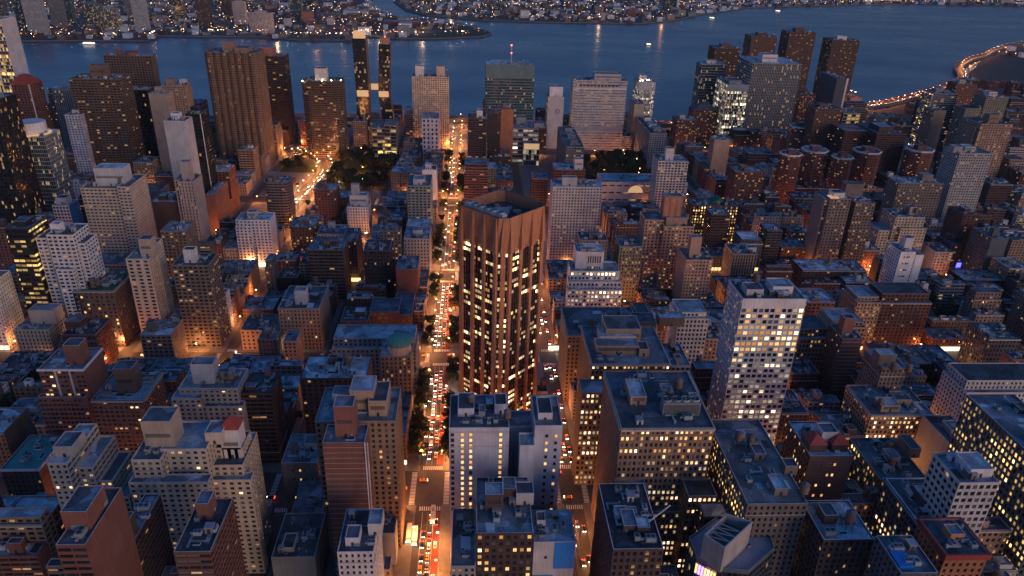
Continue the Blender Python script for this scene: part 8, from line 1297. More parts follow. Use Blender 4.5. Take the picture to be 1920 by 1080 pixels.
# ------------------------------------------------------------------ the diamond tower
def diamond_tower():
    cx,cy,hd,h=TOWER; t=thing('diamond_tower','orange-brown brick tower set corner-on, tallest in the centre, with a sunken roof and corner piers','office tower',(cx,cy,0))
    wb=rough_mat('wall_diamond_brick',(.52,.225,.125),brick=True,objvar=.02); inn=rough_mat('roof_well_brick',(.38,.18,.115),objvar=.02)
    c=4.2   # chamfer
    V=[(-hd,0),(0,-hd),(hd,0),(0,hd)]          # W,S,E,N corners
    pts=[]
    for i in range(4):
        p=Vector(V[i]); a=Vector(V[i-1]); b_=Vector(V[(i+1)%4]); pts.append(tuple(p+(a-p).normalized()*c)); pts.append(tuple(p+(b_-p).normalized()*c))
    mw,mg,mr,mb=MB(),MB(),MB(),MB()
    base,zc=14,h-21
    sp=dict(style='strip',bay=6.2,fh=3.55,wf=1.0,hf=.62,lit='W',top=0)
    cells=[]
    for i in range(8):
        a,b_=pts[i],pts[(i+1)%8]
        A,B=Vector(a),Vector(b_); L=(B-A).length; d=(B-A)/L; nrm=Vector((d.y,-d.x))
        main=L>10
        if main:
            cl=cells if i in(7,1) else None
            fc=dict(sp); fc['bay']=L/14.9; fc['wf']=.97
            facade(mw,mg,a,b_,base,zc,fc,dep=.5,cells=cl,smi=3)
            w_=2.1; ps=[w_/2+.25+k*(L-w_-.5)/3 for k in range(4)]
        else:
            fc=dict(style='vert',bay=L/4,fh=3.55,wf=.82,hf=.6,lit='W',top=0)
            facade(mw,mg,a,b_,base,zc,fc,dep=.5,cells=None,smi=3)
            ps=[L/2]; w_=2.4
        for s_ in ps:                                      # full-height brick piers, flaring into the crown
            def q(s0,o,z): p=A+d*s0+nrm*o; return (p.x,p.y,z)
            for (z0,z1,o0,o1,wa,wb_) in((2,base,1.0,1.0,w_*1.2,w_),(base,zc,1.2,1.2,w_,w_),(zc,h-.8,2.1,.7,w_*1.3,w_*.22)):
                l0,r0,l1,r1=s_-wa/2,s_+wa/2,s_-wb_/2,s_+wb_/2
                mb.quad(q(l0,o0,z0),q(r0,o0,z0),q(r1,o1,z1),q(l1,o1,z1)); mb.quad(q(l0,-.4,z0),q(l0,o0,z0),q(l1,o1,z1),q(l1,-.4,z1)); mb.quad(q(r0,o0,z0),q(r0,-.4,z0),q(r1,-.4,z1),q(r1,o1,z1))
        # crown wall leaning slightly out, base wall
        o2=lambda o,z,s0: (lambda p:(p.x,p.y,z))(A+d*s0+nrm*o)
        mw.quad(o2(-.7,zc,0),o2(-.7,zc,L),o2(.5,h,L),o2(.5,h,0)); mw.quad(o2(.05,zc-.6,0),o2(.05,zc-.6,L),o2(.05,zc,L),o2(.05,zc,0)); mw.quad(o2(.05,zc,0),o2(.05,zc,L),o2(-.5,zc,L),o2(-.5,zc,0))
        mw.quad(o2(2.2,0,0),o2(2.2,0,L),o2(.6,base,L),o2(.6,base,0)); mw.quad(o2(.6,base,0),o2(.6,base,L),o2(-.6,base,L),o2(-.6,base,0))
    cells.sort(key=lambda q_:-q_[0][2])
    op=[tuple(Vector(p)*1.018) for p in pts]
    ip=inset(op,.9); n_=8
    for i in range(8):
        j=(i+1)%8; mw.quad((*op[i],h),(*op[j],h),(*ip[j],h),(*ip[i],h),1); mw.quad((*ip[i],h),(*ip[j],h),(*ip[j],h-7),(*ip[i],h-7),2)
        mw.quad((*op[i],h-.35),(*op[j],h-.35),(*op[j],h),(*op[i],h),1)
    mr.poly([(*p,h-7) for p in ip])
    wo=mw.build('wall',[wb,WALL['rbr'],inn,rough_mat('bronze_spandrel',(.035,.027,.024),rough=.4)],t); mb.build('pier',[wb],t)['kind']='stuff'
    rf=mr.build('roof',[rough_mat('dark_roof',(.06,.062,.066))],t)
    g=mg.build('glazing',GLIST,t); g['kind']='stuff'
    # row of six cooling units along the north-west rim
    un=MB(); un.box(-2,2,-2.3,2.3,0,8.2); un.cyl(0,0,1.8,8.2,9.2,12,0); un.cyl(0,0,1.4,9.2,9.3,12,1)
    for k in range(5): un.box(-2.12,-2,-2,2,1+k*1.1,1.5+k*1.1,1)
    um=un.mesh('cooling_unit',[rough_mat('unit_steel',(.42,.47,.52),rough=.5),darkm])
    A,B=Vector(V[0]),Vector(V[3]); d=(B-A).normalized(); inn_=Vector((d.y,-d.x))
    for k in range(6):
        p=A+d*(5.8+k*5.0)+inn_*4.2; put('cooling_unit',um,t,(p.x,p.y,h-7),None,math.atan2(d.y,d.x)-pi/2)
    mb=MB(); mb.box(-5,4,-4,5,h-7,h-3.5); mb.build('plant_room',[metal],t)
    mb=MB(); mb.cyl(4,-9,2.6,h-7,h-5.6,14); mb.cyl(10,2,1.6,h-7,h-5,12); mb.build('vent_cap',[WALL['tn']],t)
    for p in((6,8),(10,-5),(-3,-10),(14,3)): put('hvac_unit',M_hv,t,(p[0],p[1],h-7))
diamond_tower()

# ------------------------------------------------------------------ twin copper towers joined by a bridge
def copper(cx0,cx1,y0,y1,h,bend,name,label,crown):
    t=thing(name,label,'apartment tower',((cx0+cx1)/2,(y0+y1)/2,0)); X0,X1,Y0,Y1=cx0-t.location.x,cx1-t.location.x,y0-t.location.y,y1-t.location.y
    cop=rough_mat('copper_panel',(.19,.095,.075),rough=.5); mw,mg,mr,mc=MB(),MB(),MB(),MB()
    zs=[0,h*.5,h]; off=[bend[0],bend[1],0]
    sp=parse('curt;fh=3.3;bay=2.4;lit=m;top=0;hf=.84')
    for k in range(2):
        a=[(X0,Y0+off[k]),(X1,Y0+off[k]),(X1,Y1+off[k]),(X0,Y1+off[k])]; b_=[(X0,Y0+off[k+1]),(X1,Y0+off[k+1]),(X1,Y1+off[k+1]),(X0,Y1+off[k+1])]
        facade(mw,mg,a[3],a[0],zs[k],zs[k+1],sp,a2=b_[3],b2=b_[0])
        for i in(0,1,2): facade(mc,None,a[i],a[i+1],zs[k],zs[k+1],None,a2=b_[i],b2=b_[i+1])
    parapet(mw,mr,rect(X0,X1,Y0,Y1),h+.01,1.5)
    mw.build('glass_wall_frame',[darkm,trim],t); mc.build('copper_side_wall',[cop],t); mr.build('roof',ROOF,t); g=mg.build('glazing',GLIST,t); g['kind']='stuff'
    mb=MB(); mb.box(X0+3,X1-2,Y0+2,Y1-1.5,h-1.5,h+9); mb.build('lit_roof_box',[crown],t)
    mb=MB(); mb.cyl(0,0,.7,h+9,h+10.6,6); mb.build('beacon',[E_red],t)
    mb=MB(); mb.box(X0-.15,X0-.02,Y0+off[1]+1,Y1+off[1]-1,h*.47,h*.53); mb.build('lit_sky_lobby',[E_wlit],t)
copper(1085,1107,131,150,156,(1,-1.5),'copper_tower','left twin dark glass and copper tower, taller, with a glowing roof box',E_wlit)
copper(1110,1132,98,115,145,(-4,4.5),'copper_tower','right twin dark glass and copper tower that bends, with a red roof beacon',WALL['tn'])
t=thing('sky_bridge','glowing glass bridge joining the twin copper towers half way up','bridge',(1109,123,80)); mb=MB(); mb.box(-5,5,-4.5,5.5,0,9); mb.build('bridge_body',[E_wlit],t); mb=MB(); mb.box(-5.2,5.2,-4.7,5.7,9.02,9.6); mb.build('bridge_roof',[metal],t)

# ------------------------------------------------------------------ all other buildings
for r in HERO: building(r)
def octagon(x,y,r_,h,label):
    t=thing('octagonal_tower',label,'apartment tower',(x,y,0),'red brick octagonal towers'); mw,mg,mr=MB(),MB(),MB()
    pts=[(r_*cos(2*pi*(k+.5)/8)*1.05,r_*sin(2*pi*(k+.5)/8)*1.05) for k in range(8)]
    tier(mw,mg,mr,pts,0,h,lambda i,a,b_: parse('strip;bay=3.2;wf=.6;hf=.45;lit=m;fh=2.9'))
    mw.build('wall',[WALL['rb'],trim],t); mr.build('roof',ROOF,t); g=mg.build('glazing',GLIST,t); g['kind']='stuff'
    mb=MB(); o=[(p[0]*1.04,p[1]*1.04) for p in pts]; mb.prism(o,h-1.6,h+.6,0,False); i_=[(p[0]*.97,p[1]*.97) for p in pts]
    for k in range(8): j=(k+1)%8; mb.quad((*o[k],h+.6),(*o[j],h+.6),(*i_[j],h+.6),(*i_[k],h+.6)); mb.quad((*i_[k],h+.6),(*i_[j],h+.6),(*i_[j],h-.9),(*i_[k],h-.9))
    mb.build('white_parapet',[trim],t); bulk(t,-r_*.35,r_*.3,-r_*.4,r_*.4,h-.9,6,WALL['rb'])
    clutter(t,-r_*.6,r_*.6,-r_*.6,r_*.6,h-.9,.6)
for o in OCT: octagon(*o)
# cathedral with gold cone
t=thing('domed_church','small stone church with a golden cone roof over a round drum','church',(858,47,0)); mb=MB(); mb.box(-12,14,-9,9,0,16); mb.prism(rect(-12.5,14.5,-9.5,9.5),16.02,21,0,True,rect(-12.5,14.5,-.4,.4)); mb.build('wall',[WALL['tn']],t); mb=MB(); mb.cyl(0,0,7.5,15,26,12); d=mb.build('drum',[stonetrim],t); mb=MB(); mb.cyl(0,0,8.3,26.02,36,12,0,.1); mb.build('gold_cone_roof',[goldroof],d)
# dark gabled church at the right
t=thing('gabled_church','long church with a dark teal gabled roof in the shadowed right side','church',(498,-352,0)); mb=MB(); mb.box(-14,14,-26,26,0,13); mb.build('wall',[WALL['rb2']],t); mb=MB(); mb.prism(rect(-15,15,-27,27),13.02,26,0,True,rect(-.4,.4,-27,27)); mb.build('gabled_roof',[rough_mat('slate_teal',(.07,.12,.13))],t)
# faceted metal and glass building, lower right
def faceted():
    x0=gx_; t=thing('faceted_glass_building','angular glass and metal building with an open roof frame and purple-lit rim, lower right','office building',(*FAC['c'],0)); h=FAC['h']; cx,cy=FAC['c']
    P=[(x-cx,y-cy) for x,y in FAC['outer']]; mw,mg,mr=MB(),MB(),MB()
    tier(mw,mg,mr,P,0,h,lambda i,a,b_: parse('curt;fh=4;bay=2.2;lit=m;top=2'),ph=1.2)
    mw.build('wall',[rough_mat('slate_panel',(.14,.16,.19),rough=.5),WALL['gl']],t); mr.build('roof',[rough_mat('blue_grey_roof',(.25,.28,.33))],t); g=mg.build('glazing',GLIST,t); g['kind']='stuff'
    mb=MB(); Q=[(x-cx,y-cy) for x,y in FAC['inner']]; h2=FAC['h2']; mb.prism(Q,h-1.2,h2,0,False); q2=inset(Q,.5)
    for k in range(len(Q)): j=(k+1)%len(Q); mb.quad((*Q[k],h2),(*Q[j],h2),(*q2[j],h2),(*q2[k],h2),1); mb.quad((*q2[k],h2),(*q2[j],h2),(*q2[j],h2-5),(*q2[k],h2-5),0)
    mb.poly([(*p,h2-5) for p in q2],2); up_=mb.build('upper_shell',[rough_mat('pale_panel',(.36,.32,.31)),WALL['gl'],rough_mat('pit_floor',(.10,.11,.12))],t)
    mb=MB(); A=[Vector((*p,h2-.3)) for p in q2]
    n_=len(A)
    mid=[A[0].lerp(A[3],k/5) for k in range(6)]; mid2=[A[1].lerp(A[2],k/5) for k in range(6)]
    for a,b_ in zip(mid[:4],mid2[:4]): mb.bar(tuple(a),tuple(b_),.22)
    for k in range(3): mb.bar(tuple(mid[k]),tuple(mid2[k+1]),.16)
    mb.build('roof_frame',[metal],up_)
    mb=MB(); a,b_=Vector(P[0]),Vector(P[-1]); 
    e0,e1=FAC['glow']; a,b_=Vector(P[e0]),Vector(P[e1]); d=(b_-a).normalized(); nr=Vector((d.y,-d.x))
    for k in range(7):
        s0,s1=a.lerp(b_,k/7+.02),a.lerp(b_,(k+1)/7-.02)
        mb.quad((s0.x+nr.x*.1,s0.y+nr.y*.1,h-9),(s1.x+nr.x*.1,s1.y+nr.y*.1,h-9),(s1.x+nr.x*.1,s1.y+nr.y*.1,h-3.5),(s0.x+nr.x*.1,s0.y+nr.y*.1,h-3.5),[0,1,1,0,2,0,0][k])
    mb.build('lit_lounge',[E_shop,emis('purple_light',(.28,.12,1),1.6),E_shopw],t)
    for k in range(7): put('condenser',M_hv2,t,(rnd.uniform(-8,10),rnd.uniform(-12,10),h-1.2))
gx_=0
faceted()

KINDS=[('apartment_tower','apartment tower','tower','towers filling the blocks'),('apartment_block','apartment block','block','apartment blocks filling the blocks'),('row_house','row house','low house','low houses filling the blocks'),('loft_building','office building','loft','lofts of the lower right blocks')]
CNAME=dict(wh='white',rb='red brick',br='brown',bg='beige',tn='tan',gy='grey',dg='slate',db='dark brick',gbr='grey-brown',rb2='dark red brick',dbr='deep brown',ol='olive',pk='pale pink',cr='cream',gw2='pale grey',pkb='pinkish brick',lb='blue-white')
for f in INFILL:
    x0,x1,y0,y1,h,wk,st,s2,kd,od,rl,lk,stepped,tanked,corniced=f; st,s2=STY[st],STY[s2]
    nm,cat,word,grp=KINDS[kd]; tk_=' with water tank' if tanked and not stepped and not od else ''
    lab=(ORDS[od-1]+' ' if od else '')+CNAME[wk]+' '+word+tk_+('' if od else ' standing')+' '+['left of','right of','beyond','in front of'][rl]+' '+LMK[lk]
    t=thing(nm,lab,cat,((x0+x1)/2,(y0+y1)/2,0),grp); a,b_=(x1-x0)/2,(y1-y0)/2
    mw,mg,mr=MB(),MB(),MB(); sw=parse(st); ss=parse(s2)
    tier(mw,mg,mr,rect(-a,a,-b_,b_),0,h,[ss,dict(style='blank'),ss,sw],ph=.8)
    zr=h-.8
    if x0 in(331,471,627,843) and rnd.random()<.75:
        mb=MB(); k=-b_+.4
        while k<b_-2: mb.box(-a-.12,-a-.02,k,min(k+3.2,b_-.3),.5,3.7); k+=3.9
        mb.build('shop_window',[rnd.choice([E_shop,E_shopw,E_wlit])],t)
    if h>17 and rnd.random()<.45:
        mb=MB(); z_=rnd.choice([4.6,8,h-4.4])
        mb.box(-a-.2,-a-.01,-b_-.2,b_+.2,z_,z_+.45); mb.box(-a-.01,a-.05,-b_-.2,-b_-.01,z_,z_+.45); mb.box(-a-.01,a-.05,b_+.01,b_+.2,z_,z_+.45); mb.build('string_course',rnd.choice([stonetrim,WALL[wk]]),t)
    if stepped and h>24:                     # stepped top
        e=rnd.uniform(2.5,4.5)
        m2=MB(); tier(mw,mg,m2,rect(-a+e,a-1,-b_+1,b_-1) if a>7 and b_>5 else rect(-a+1.5,a-.8,-b_+.8,b_-.8),zr,h+rnd.choice([3.2,6.2]),[ss,dict(style='blank'),ss,sw],ph=.6); m2.build('upper_roof',ROOF,t)
    mw.build('wall',[WALL[wk],rnd.choice([trim,stonetrim,WALL[wk]])],t); mr.build('roof',ROOF,t); g=mg.build('glazing',GLIST,t); g['kind']='stuff'
    if corniced:
        mb=MB(); mb.box(-a-.6,-a,-b_,b_,h-1.3,h-.35); mb.build('cornice',stonetrim,t)
    if not stepped or h<=24:
        if a>3 and b_>4:
            bw=min(rnd.uniform(3,7),2*b_-2); bx=rnd.uniform(-a+1,max(-a+1.1,a-6)); by=rnd.uniform(-b_+1,b_-bw-1) if b_*2-bw>2.2 else -bw/2
            bulk(t,bx,min(a-.8,bx+rnd.uniform(3,6)),by,by+bw,zr,rnd.choice([2.6,3.2,4.5,6.5]) if h>18 else rnd.choice([2.2,2.8]),WALL[wk] if rnd.random()<.7 else trim)
        if tanked: add_tank(t,rnd.uniform(-a*.3,a*.6),rnd.uniform(-b_*.5,b_*.5),zr)
        clutter(t,-a+.5,a-.5,-b_+.5,b_-.5,zr,1.1)

# ------------------------------------------------------------------ trees
def crown_mesh(seed,n_=900,leaf=.8,col=leaf_m):
    r_=random.Random(seed); mb=MB(); cl=[(r_.gauss(0,.45),r_.gauss(0,.45),r_.uniform(-.35,.55),r_.uniform(.28,.5)) for _ in range(13)]
    for k in range(n_):
        c=r_.choice(cl); v=Vector((r_.gauss(0,1),r_.gauss(0,1),r_.gauss(0,1))).normalized()*c[3]*r_.uniform(.55,1.05)
        p=Vector((c[0],c[1],c[2]*.8))+v; e=leaf*r_.uniform(.10,.2); a=Vector((r_.gauss(0,1),r_.gauss(0,1),r_.gauss(0,.6))).normalized()*e; b_=a.cross(Vector((r_.gauss(0,1),r_.gauss(0,1),r_.gauss(0,1))).normalized())
        mb.quad(tuple(p-a),tuple(p+b_*.8),tuple(p+a),tuple(p-b_))
    return mb.mesh('crown',[col])
def trunk_mesh(seed):
    r_=random.Random(seed); mb=MB(); mb.cyl(0,0,.05,-1.35,-.6,6,0,.035)
    for k in range(4):
        a=k*1.6+r_.random(); mb.bar((0,0,-.7),(.35*cos(a),.35*sin(a),.05),.018)
    return mb.mesh('trunk',[bark])
leafs=[leaf_m,rough_mat('leaf_olive',(.07,.062,.02),var=.5,scale=.6,streak=False),rough_mat('leaf_dark',(.03,.045,.02),var=.5,scale=.6,streak=False)]
CR=[crown_mesh(20+k,col=leafs[k%3]) for k in range(6)]; TR=[trunk_mesh(40+k) for k in range(3)]
def tree(x,y,hgt,lab,grp):
    s=hgt/2.15; t=thing('street_tree' if 'street' in grp else 'park_tree',lab,'tree',(x,y,.15),grp,rnd.uniform(0,6.28)); q=rnd.uniform(.8,1.1)
    put('crown',rnd.choice(CR),t,(0,0,s*1.35),(s*q,s*q,s)); put('trunk',rnd.choice(TR),t,(0,0,s*1.35),(s,s,s))
for x0,x1 in((336,446),(476,594),(630,800),(848,1030)):
    x=x0
    while x<x1:
        for yy in(10.2,-10.2):
            if rnd.random()<(.92 if x<450 else .6): tree(x+rnd.uniform(-2,2),yy,rnd.uniform(9,13.5),'dark leafy street tree on the pavement of the bright main street','street trees along the bright main street')
        x+=10.5
for k in range(80): tree(rnd.uniform(860,1034),rnd.uniform(88,162),rnd.uniform(11,17),'dark tree in the walled park beside the tunnel road','park trees beside the tunnel road')
for k in range(16): tree(rnd.uniform(945,1032),rnd.uniform(200,236),rnd.uniform(8,12),'tree on the green beyond the curving tunnel road','trees on the green beyond the tunnel road')
for k in range(8): tree(rnd.uniform(850,900),rnd.uniform(196,232),rnd.uniform(7,10),'tree inside the loop of the tunnel road','trees inside the tunnel road loop')
for k in range(75): tree(rnd.uniform(846,1036),rnd.uniform(-270,-174),rnd.uniform(11,17),'dark tree on the lawn between the two long grey slabs','trees on the dark lawn')
for k in range(22): tree(rnd.uniform(640,750),rnd.uniform(-214,-176),rnd.uniform(12,17),'dark garden tree in the court below the long pink hall','garden trees below the long pink hall')
for k in range(26): tree(rnd.uniform(1072,1240),rnd.choice([rnd.uniform(-395,-300),rnd.uniform(160,320)]),rnd.uniform(7,11),'tree on the riverside grounds','riverside trees')
for s in range(27,41):
    for x0,x1 in((331,449),(471,597),(627,813)):
        if s in(33,34): continue
        for k in range(3):
            tree(rnd.uniform(x0+22,x1-22),SY[s]+39.5+rnd.uniform(-4,4),rnd.uniform(11,17),'back garden tree between the rows of low houses','back garden trees between the low houses')
        tree(rnd.uniform(x0+5,x1-5),SY[s]+rnd.choice([-6.4,6.4]),rnd.uniform(6,9),'small dark street tree on a narrow side street','street trees on the side streets')

# ------------------------------------------------------------------ street lamps
mb=MB(); mb.cyl(0,0,.14,0,8.2,6,0,.09); mb.bar((0,0,8.1),(1.9,0,8.6),.06); M_pole=mb.mesh('lamp_pole',[darkm])
def head(mat):
    mb=MB(); mb.box(1.5,2.5,-.28,.28,8.36,8.62,0); me=mb.mesh('lamp_head',[mat]); return me
M_headO,M_headW=head(E_lamp),head(E_white)
LO=bpy.data.lights.new('sodium_light','POINT'); LO.energy=LAMP_O; LO.color=(1,.29,.065); LO.shadow_soft_size=.5
LW=bpy.data.lights.new('white_light','POINT'); LW.energy=LAMP_W; LW.color=(1,.70,.40); LW.shadow_soft_size=.5
LT=bpy.data.lights.new('bright_sodium_light','POINT'); LT.energy=LAMP_O*1.7; LT.color=(1,.34,.09); LT.shadow_soft_size=.6
def lamp(x,y,rz,white,lab,grp,z=.15,k=1.0,light=True):
    t=thing('street_lamp',lab,'street lamp',(x,y,z),grp,rz); put('lamp_pole',M_pole,t); put('lamp_head',M_headW if white else M_headO,t)
    if light:
        o=put('lamp_light',LT if k>1 else LW if white else LO,t,(2.0,0,8.0)); 
for x0,x1 in((170,285),(334,447),(474,596),(630,812),(846,1040),(1072,1230)):
    x=x0
    while x<x1:
        for sgn in(1,-1):
            if rnd.random()<.74: lamp(x+rnd.uniform(-3,3),sgn*8.6,-pi/2*sgn,rnd.random()<.3,'street lamp glowing over the bright main street','lamps along the bright main street',.15,2 if rnd.random()<.7 else 1)
        x+=24
    x=x0+6
    while x<x1 and x<830:
        lamp(x,-84.6+6.3*rnd.choice([-1,1]),rnd.choice([-1,1])*pi/2,False,'street lamp in the narrow street right of the diamond tower','lamps in the street right of the diamond tower',.15,2 if x<480 else 1); x+=24
for x,hw in AVS[1:]:
    y=-560
    while y<420:
        q=min(abs(y-v) for v in SY.values())
        if q>6: lamp(x+(hw+1)*rnd.choice([-1,1]),y,0 if rnd.random()<.5 else pi,rnd.random()<.3,'street lamp on a cross avenue between the buildings','lamps on the cross avenues',.15,2 if rnd.random()<.6 else 1)
        y+=34 if x<800 else 44
for s in (29,30,31,32,35,36,37,38):
    for x in (350,390,425,490,530,570,650,690,740,790): 
        if rnd.random()<.6: lamp(x+rnd.uniform(-20,20),SY[s]+5.4,-pi/2,rnd.random()<.2,'street lamp on a dark side street of low houses','lamps on the side streets',.15,2 if rnd.random()<.5 else 1)
for i in range(1,len(TUN),4):
    a=Vector(TUN[i]); lamp(a.x,a.y+11.5,-pi/2,rnd.random()<.5,'lamp lighting the curving tunnel road','lamps along the tunnel road',.32,2); lamp(a.x,a.y-11.5,pi/2,True,'lamp lighting the curving tunnel road','lamps along the tunnel road',.32,2)
for i in range(0,len(HWY),2):
    a=Vector(HWY[i]); lamp(a.x-10,a.y,0,rnd.random()<.5,'lamp along the riverside highway','lamps along the riverside highway',6,2)
for k in range(22): lamp(rnd.uniform(868,1036),rnd.choice([rnd.uniform(92,158),rnd.uniform(-300,-176)]),rnd.uniform(0,6),rnd.random()<.6,'lamp among the dark trees of a park','park lamps',.3,1,k%2==0)

# ------------------------------------------------------------------ vehicles
def car_parts(bus=False):
    mb=MB()
    if not bus:
        prof=[(-2.2,.35),(-2.25,.75),(-2.1,.95),(-1.6,1.0),(-1.0,1.42),(.5,1.45),(1.25,1.0),(2.1,.85),(2.25,.6),(2.2,.35)]
        wd=lambda z: .9 if z<1.02 else .72
    L_=[(x,-wd(z),z) for x,z in prof]; R_=[(x,wd(z),z) for x,z in prof]
    for i in range(len(prof)-1): mb.quad(L_[i],L_[i+1],R_[i+1],R_[i])
    mb.poly(L_[::-1]); mb.poly(R_); body=mb
    g=MB(); g.quad((-1.62,-.62,1.03),(-1.05,-.6,1.40),(-1.05,.6,1.40),(-1.62,.62,1.03)); g.quad((.55,-.6,1.43),(1.2,-.64,1.04),(1.2,.64,1.04),(.55,.6,1.43))
    for s in(-1,1): g.quad((-1.3,s*.84,1.05),(.95,s*.84,1.05),(.45,s*.745,1.38),(-.95,s*.745,1.38))
    w_=MB(); n_=10
    w_.prism([(.33*cos(2*pi*k/n_),.33*sin(2*pi*k/n_)) for k in range(n_)],-.11,.11); 
    hl=MB(); hl.box(-.06,.05,-.22,.22,-.13,.13,0,True)
    return body,g,w_,hl
bd,gl_,wl,hl=car_parts()
carcol=[rough_mat('car_paint_'+nme,c,rough=.3,objvar=.05,streak=False) for nme,c in(('black',(.02,.02,.022)),('white',(.6,.6,.6)),('grey',(.16,.165,.17)),('yellow',(.62,.34,.03)),('red',(.3,.03,.03)))]
def clone(mb,name,mat): return mb.mesh(name,[mat])
M_body=[clone(bd,'car_body',c) for c in carcol]; M_cg=clone(gl_,'window',PANE); M_wh=clone(wl,'wheel',darkm); M_hl=clone(hl,'headlight',E_head); M_tl2=clone(hl,'taillight',E_tail)
CN=['black','white','grey','yellow','red']
def car(x,y,rz,lab,grp,ci,z=.025,full=True):
    t=thing('car',lab%CN[ci],'car',(x,y,z),grp,rz); put('car_body',M_body[ci],t); put('window',M_cg,t)
    for s in(-.6,.6): put('headlight',M_hl,t,(2.22,s,.68)); put('taillight',M_tl2,t,(-2.2,s,.8))
    if full:
        for a in(-1.4,1.4):
            for s in(-.88,.88):
                o=put('wheel',M_wh,t,(a,s,.33)); o.rotation_euler=(pi/2,0,0)
def pick(): return rnd.choices(range(5),[.38,.22,.25,.12,.03])[0]
for x0,x1,full in((215,284,1),(336,440,1),(478,590,1),(634,806,0),(850,1036,0)):
    for lane,dirn in((-1.8,0),(-5.0,0),(1.8,pi),(5.0,pi)):
        x=x0+rnd.uniform(0,8)
        while x<x1:
            p=.86 if abs(lane)<2.5 else .3
            if rnd.random()<p: car(x,lane+rnd.uniform(-.3,.3),dirn,'%s car '+('with red tail lights heading away' if dirn==0 else 'with white headlights coming nearer')+' on the bright main street','cars with red tail lights on the main street' if dirn==0 else 'cars with white headlights on the main street',pick(),.03,bool(full))
            x+=rnd.uniform(6.4,9.5) if x<600 else rnd.uniform(14,30)
for x0,x1 in((215,284),(334,446),(474,596),(630,760)):
    for lane in(-3.4,0,3.0):
        x=x0
        while x<x1:
            if rnd.random()<(.5 if x<460 else .2): car(x,-84.6+lane,pi,'%s car with white headlights queued in the street right of the diamond tower','cars in the street right of the diamond tower',pick(),.03,x<460)
            x+=rnd.uniform(6.4,11)
for (ax,ay,rz) in((309,16,pi/2),(304,-16,pi/2),(316,4,-pi/2),(462,12,-pi/2),(458,-14,-pi/2),(463,-8,-pi/2),(300,-82,pi/2),(316,-90,-pi/2),(322,-78,pi/2)): car(ax,ay,rz,'%s cab turning through a lit avenue crossing','cabs at the lit crossings',3)
for (ax,ay,rz) in((302,58,pi/2),(305,72,pi/2),(318,64,-pi/2),(318,80,-pi/2),(302,92,pi/2),(312,110,-pi/2)): car(ax,ay,rz,'%s car on the wide avenue left of the tall brick slab','cars on the wide avenue left of the tall brick slab',pick())
for i in range(1,len(TUN)-1):
    for off in(-6,-2,3):
        if rnd.random()<.2:
            a,b_=Vector(TUN[i]),Vector(TUN[i+1]); d=(b_-a); n_=Vector((-d.y,d.x)).normalized(); p=a+n_*off; car(p.x,p.y,math.atan2(d.y,d.x)+(pi if off>-3 else 0),'%s car on the curving tunnel road','cars on the tunnel road',pick(),.33,False)
hw=0
for i in range(20,len(HWY)-1):
    a,b_=Vector(HWY[i]),Vector(HWY[i+1]); d=(b_-a); L=d.length; n_=Vector((-d.y,d.x)).normalized(); k=0
    while k<L:
        for off in(7,3.5,-3.5,-7):
            if rnd.random()<.32 and hw<110:
                p=a+d*(k/L)+n_*off; hw+=1; car(p.x,p.y,math.atan2(d.y,d.x)+(pi if off<0 else 0),'%s car on the riverside highway with its lights on','cars on the riverside highway',pick(),6.03,False)
        k+=13
def bus(x,y,rz,lab,mat=None):
    t=thing('bus',lab,'bus',(x,y,.03),None,rz); mb=MB(); prof=[(-6,.4),(-6,2.9),(-5.7,3.1),(5.6,3.1),(6,2.6),(6.05,.4)]
    L_=[(a,-1.25,z) for a,z in prof]; R_=[(a,1.25,z) for a,z in prof]
    for i in range(5): mb.quad(L_[i],L_[i+1],R_[i+1],R_[i])
    mb.poly(L_[::-1]); mb.poly(R_); mb.build('bus_body',[rough_mat('bus_paint',(.62,.6,.56),rough=.4)],t)
    mb=MB()
    for s in(-1,1):
        for k in range(6): mb.box(-5.2+k*1.7,-3.9+k*1.7,s*1.27-.01,s*1.27+.01,1.5,2.5)
    mb.box(6.0,6.08,-1.1,1.1,1.3,2.5); mb.build('lit_window',[E_shop],t); mb=MB(); mb.box(-3,-.5,-.8,.8,3.1,3.4); mb.build('roof_unit',[metal],t)
    for s in(-.9,.9): put('headlight',M_hl,t,(6.06,s,.75),(1.5,1.5,1.5)); put('taillight',M_tl2,t,(-6.02,s,1))
    for a in(-3.6,3.6):
        for s in(-1.2,1.2): o=put('wheel',M_wh,t,(a,s,.48),(1.45,1.45,1.45)); o.rotation_euler=(pi/2,0,0)
for b_ in BUSES: bus(*b_)

# ------------------------------------------------------------------ far bank
farsoil=rough_mat('far_soil',(.075,.072,.068),scale=.02,streak=False)
FAR=[(2069,2600),(2069,1187),(2109,1012),(2123,869),(2234,880),(2236,780),(2258,610),(2212,477),(2236,336),(2330,310),(2290,196),(2305,100),(2376,-46),(2461,-85),(2560,-60),(2650,-12),(2789,104),(2832,223),(3018,320),(3326,421),(3800,440),(6000,700),(15000,1200),(15000,12000),(2069,12000)]
FAR2=[(15000,1000),(6000,520),(3800,330),(3500,330),(3141,248),(2960,152),(2858,-50),(2831,-246),(2865,-651),(3033,-835),(3222,-951),(3678,-1335),(3851,-1667),(4177,-2398),(4250,-3119),(4600,-6000),(15000,-12000)]
def inside(p,poly):
    c=False; j=len(poly)-1
    for i in range(len(poly)):
        if (poly[i][1]>p[1])!=(poly[j][1]>p[1]) and p[0]<(poly[j][0]-poly[i][0])*(p[1]-poly[i][1])/(poly[j][1]-poly[i][1])+poly[i][0]: c=not c
        j=i
    return c
mb=MB(); mb.prism(FAR[::-1],-4,1.5); mb.prism(FAR2[::-1],-4,1.5); struct(mb.build('far_shore',[farsoil]))
mb=MB(); 
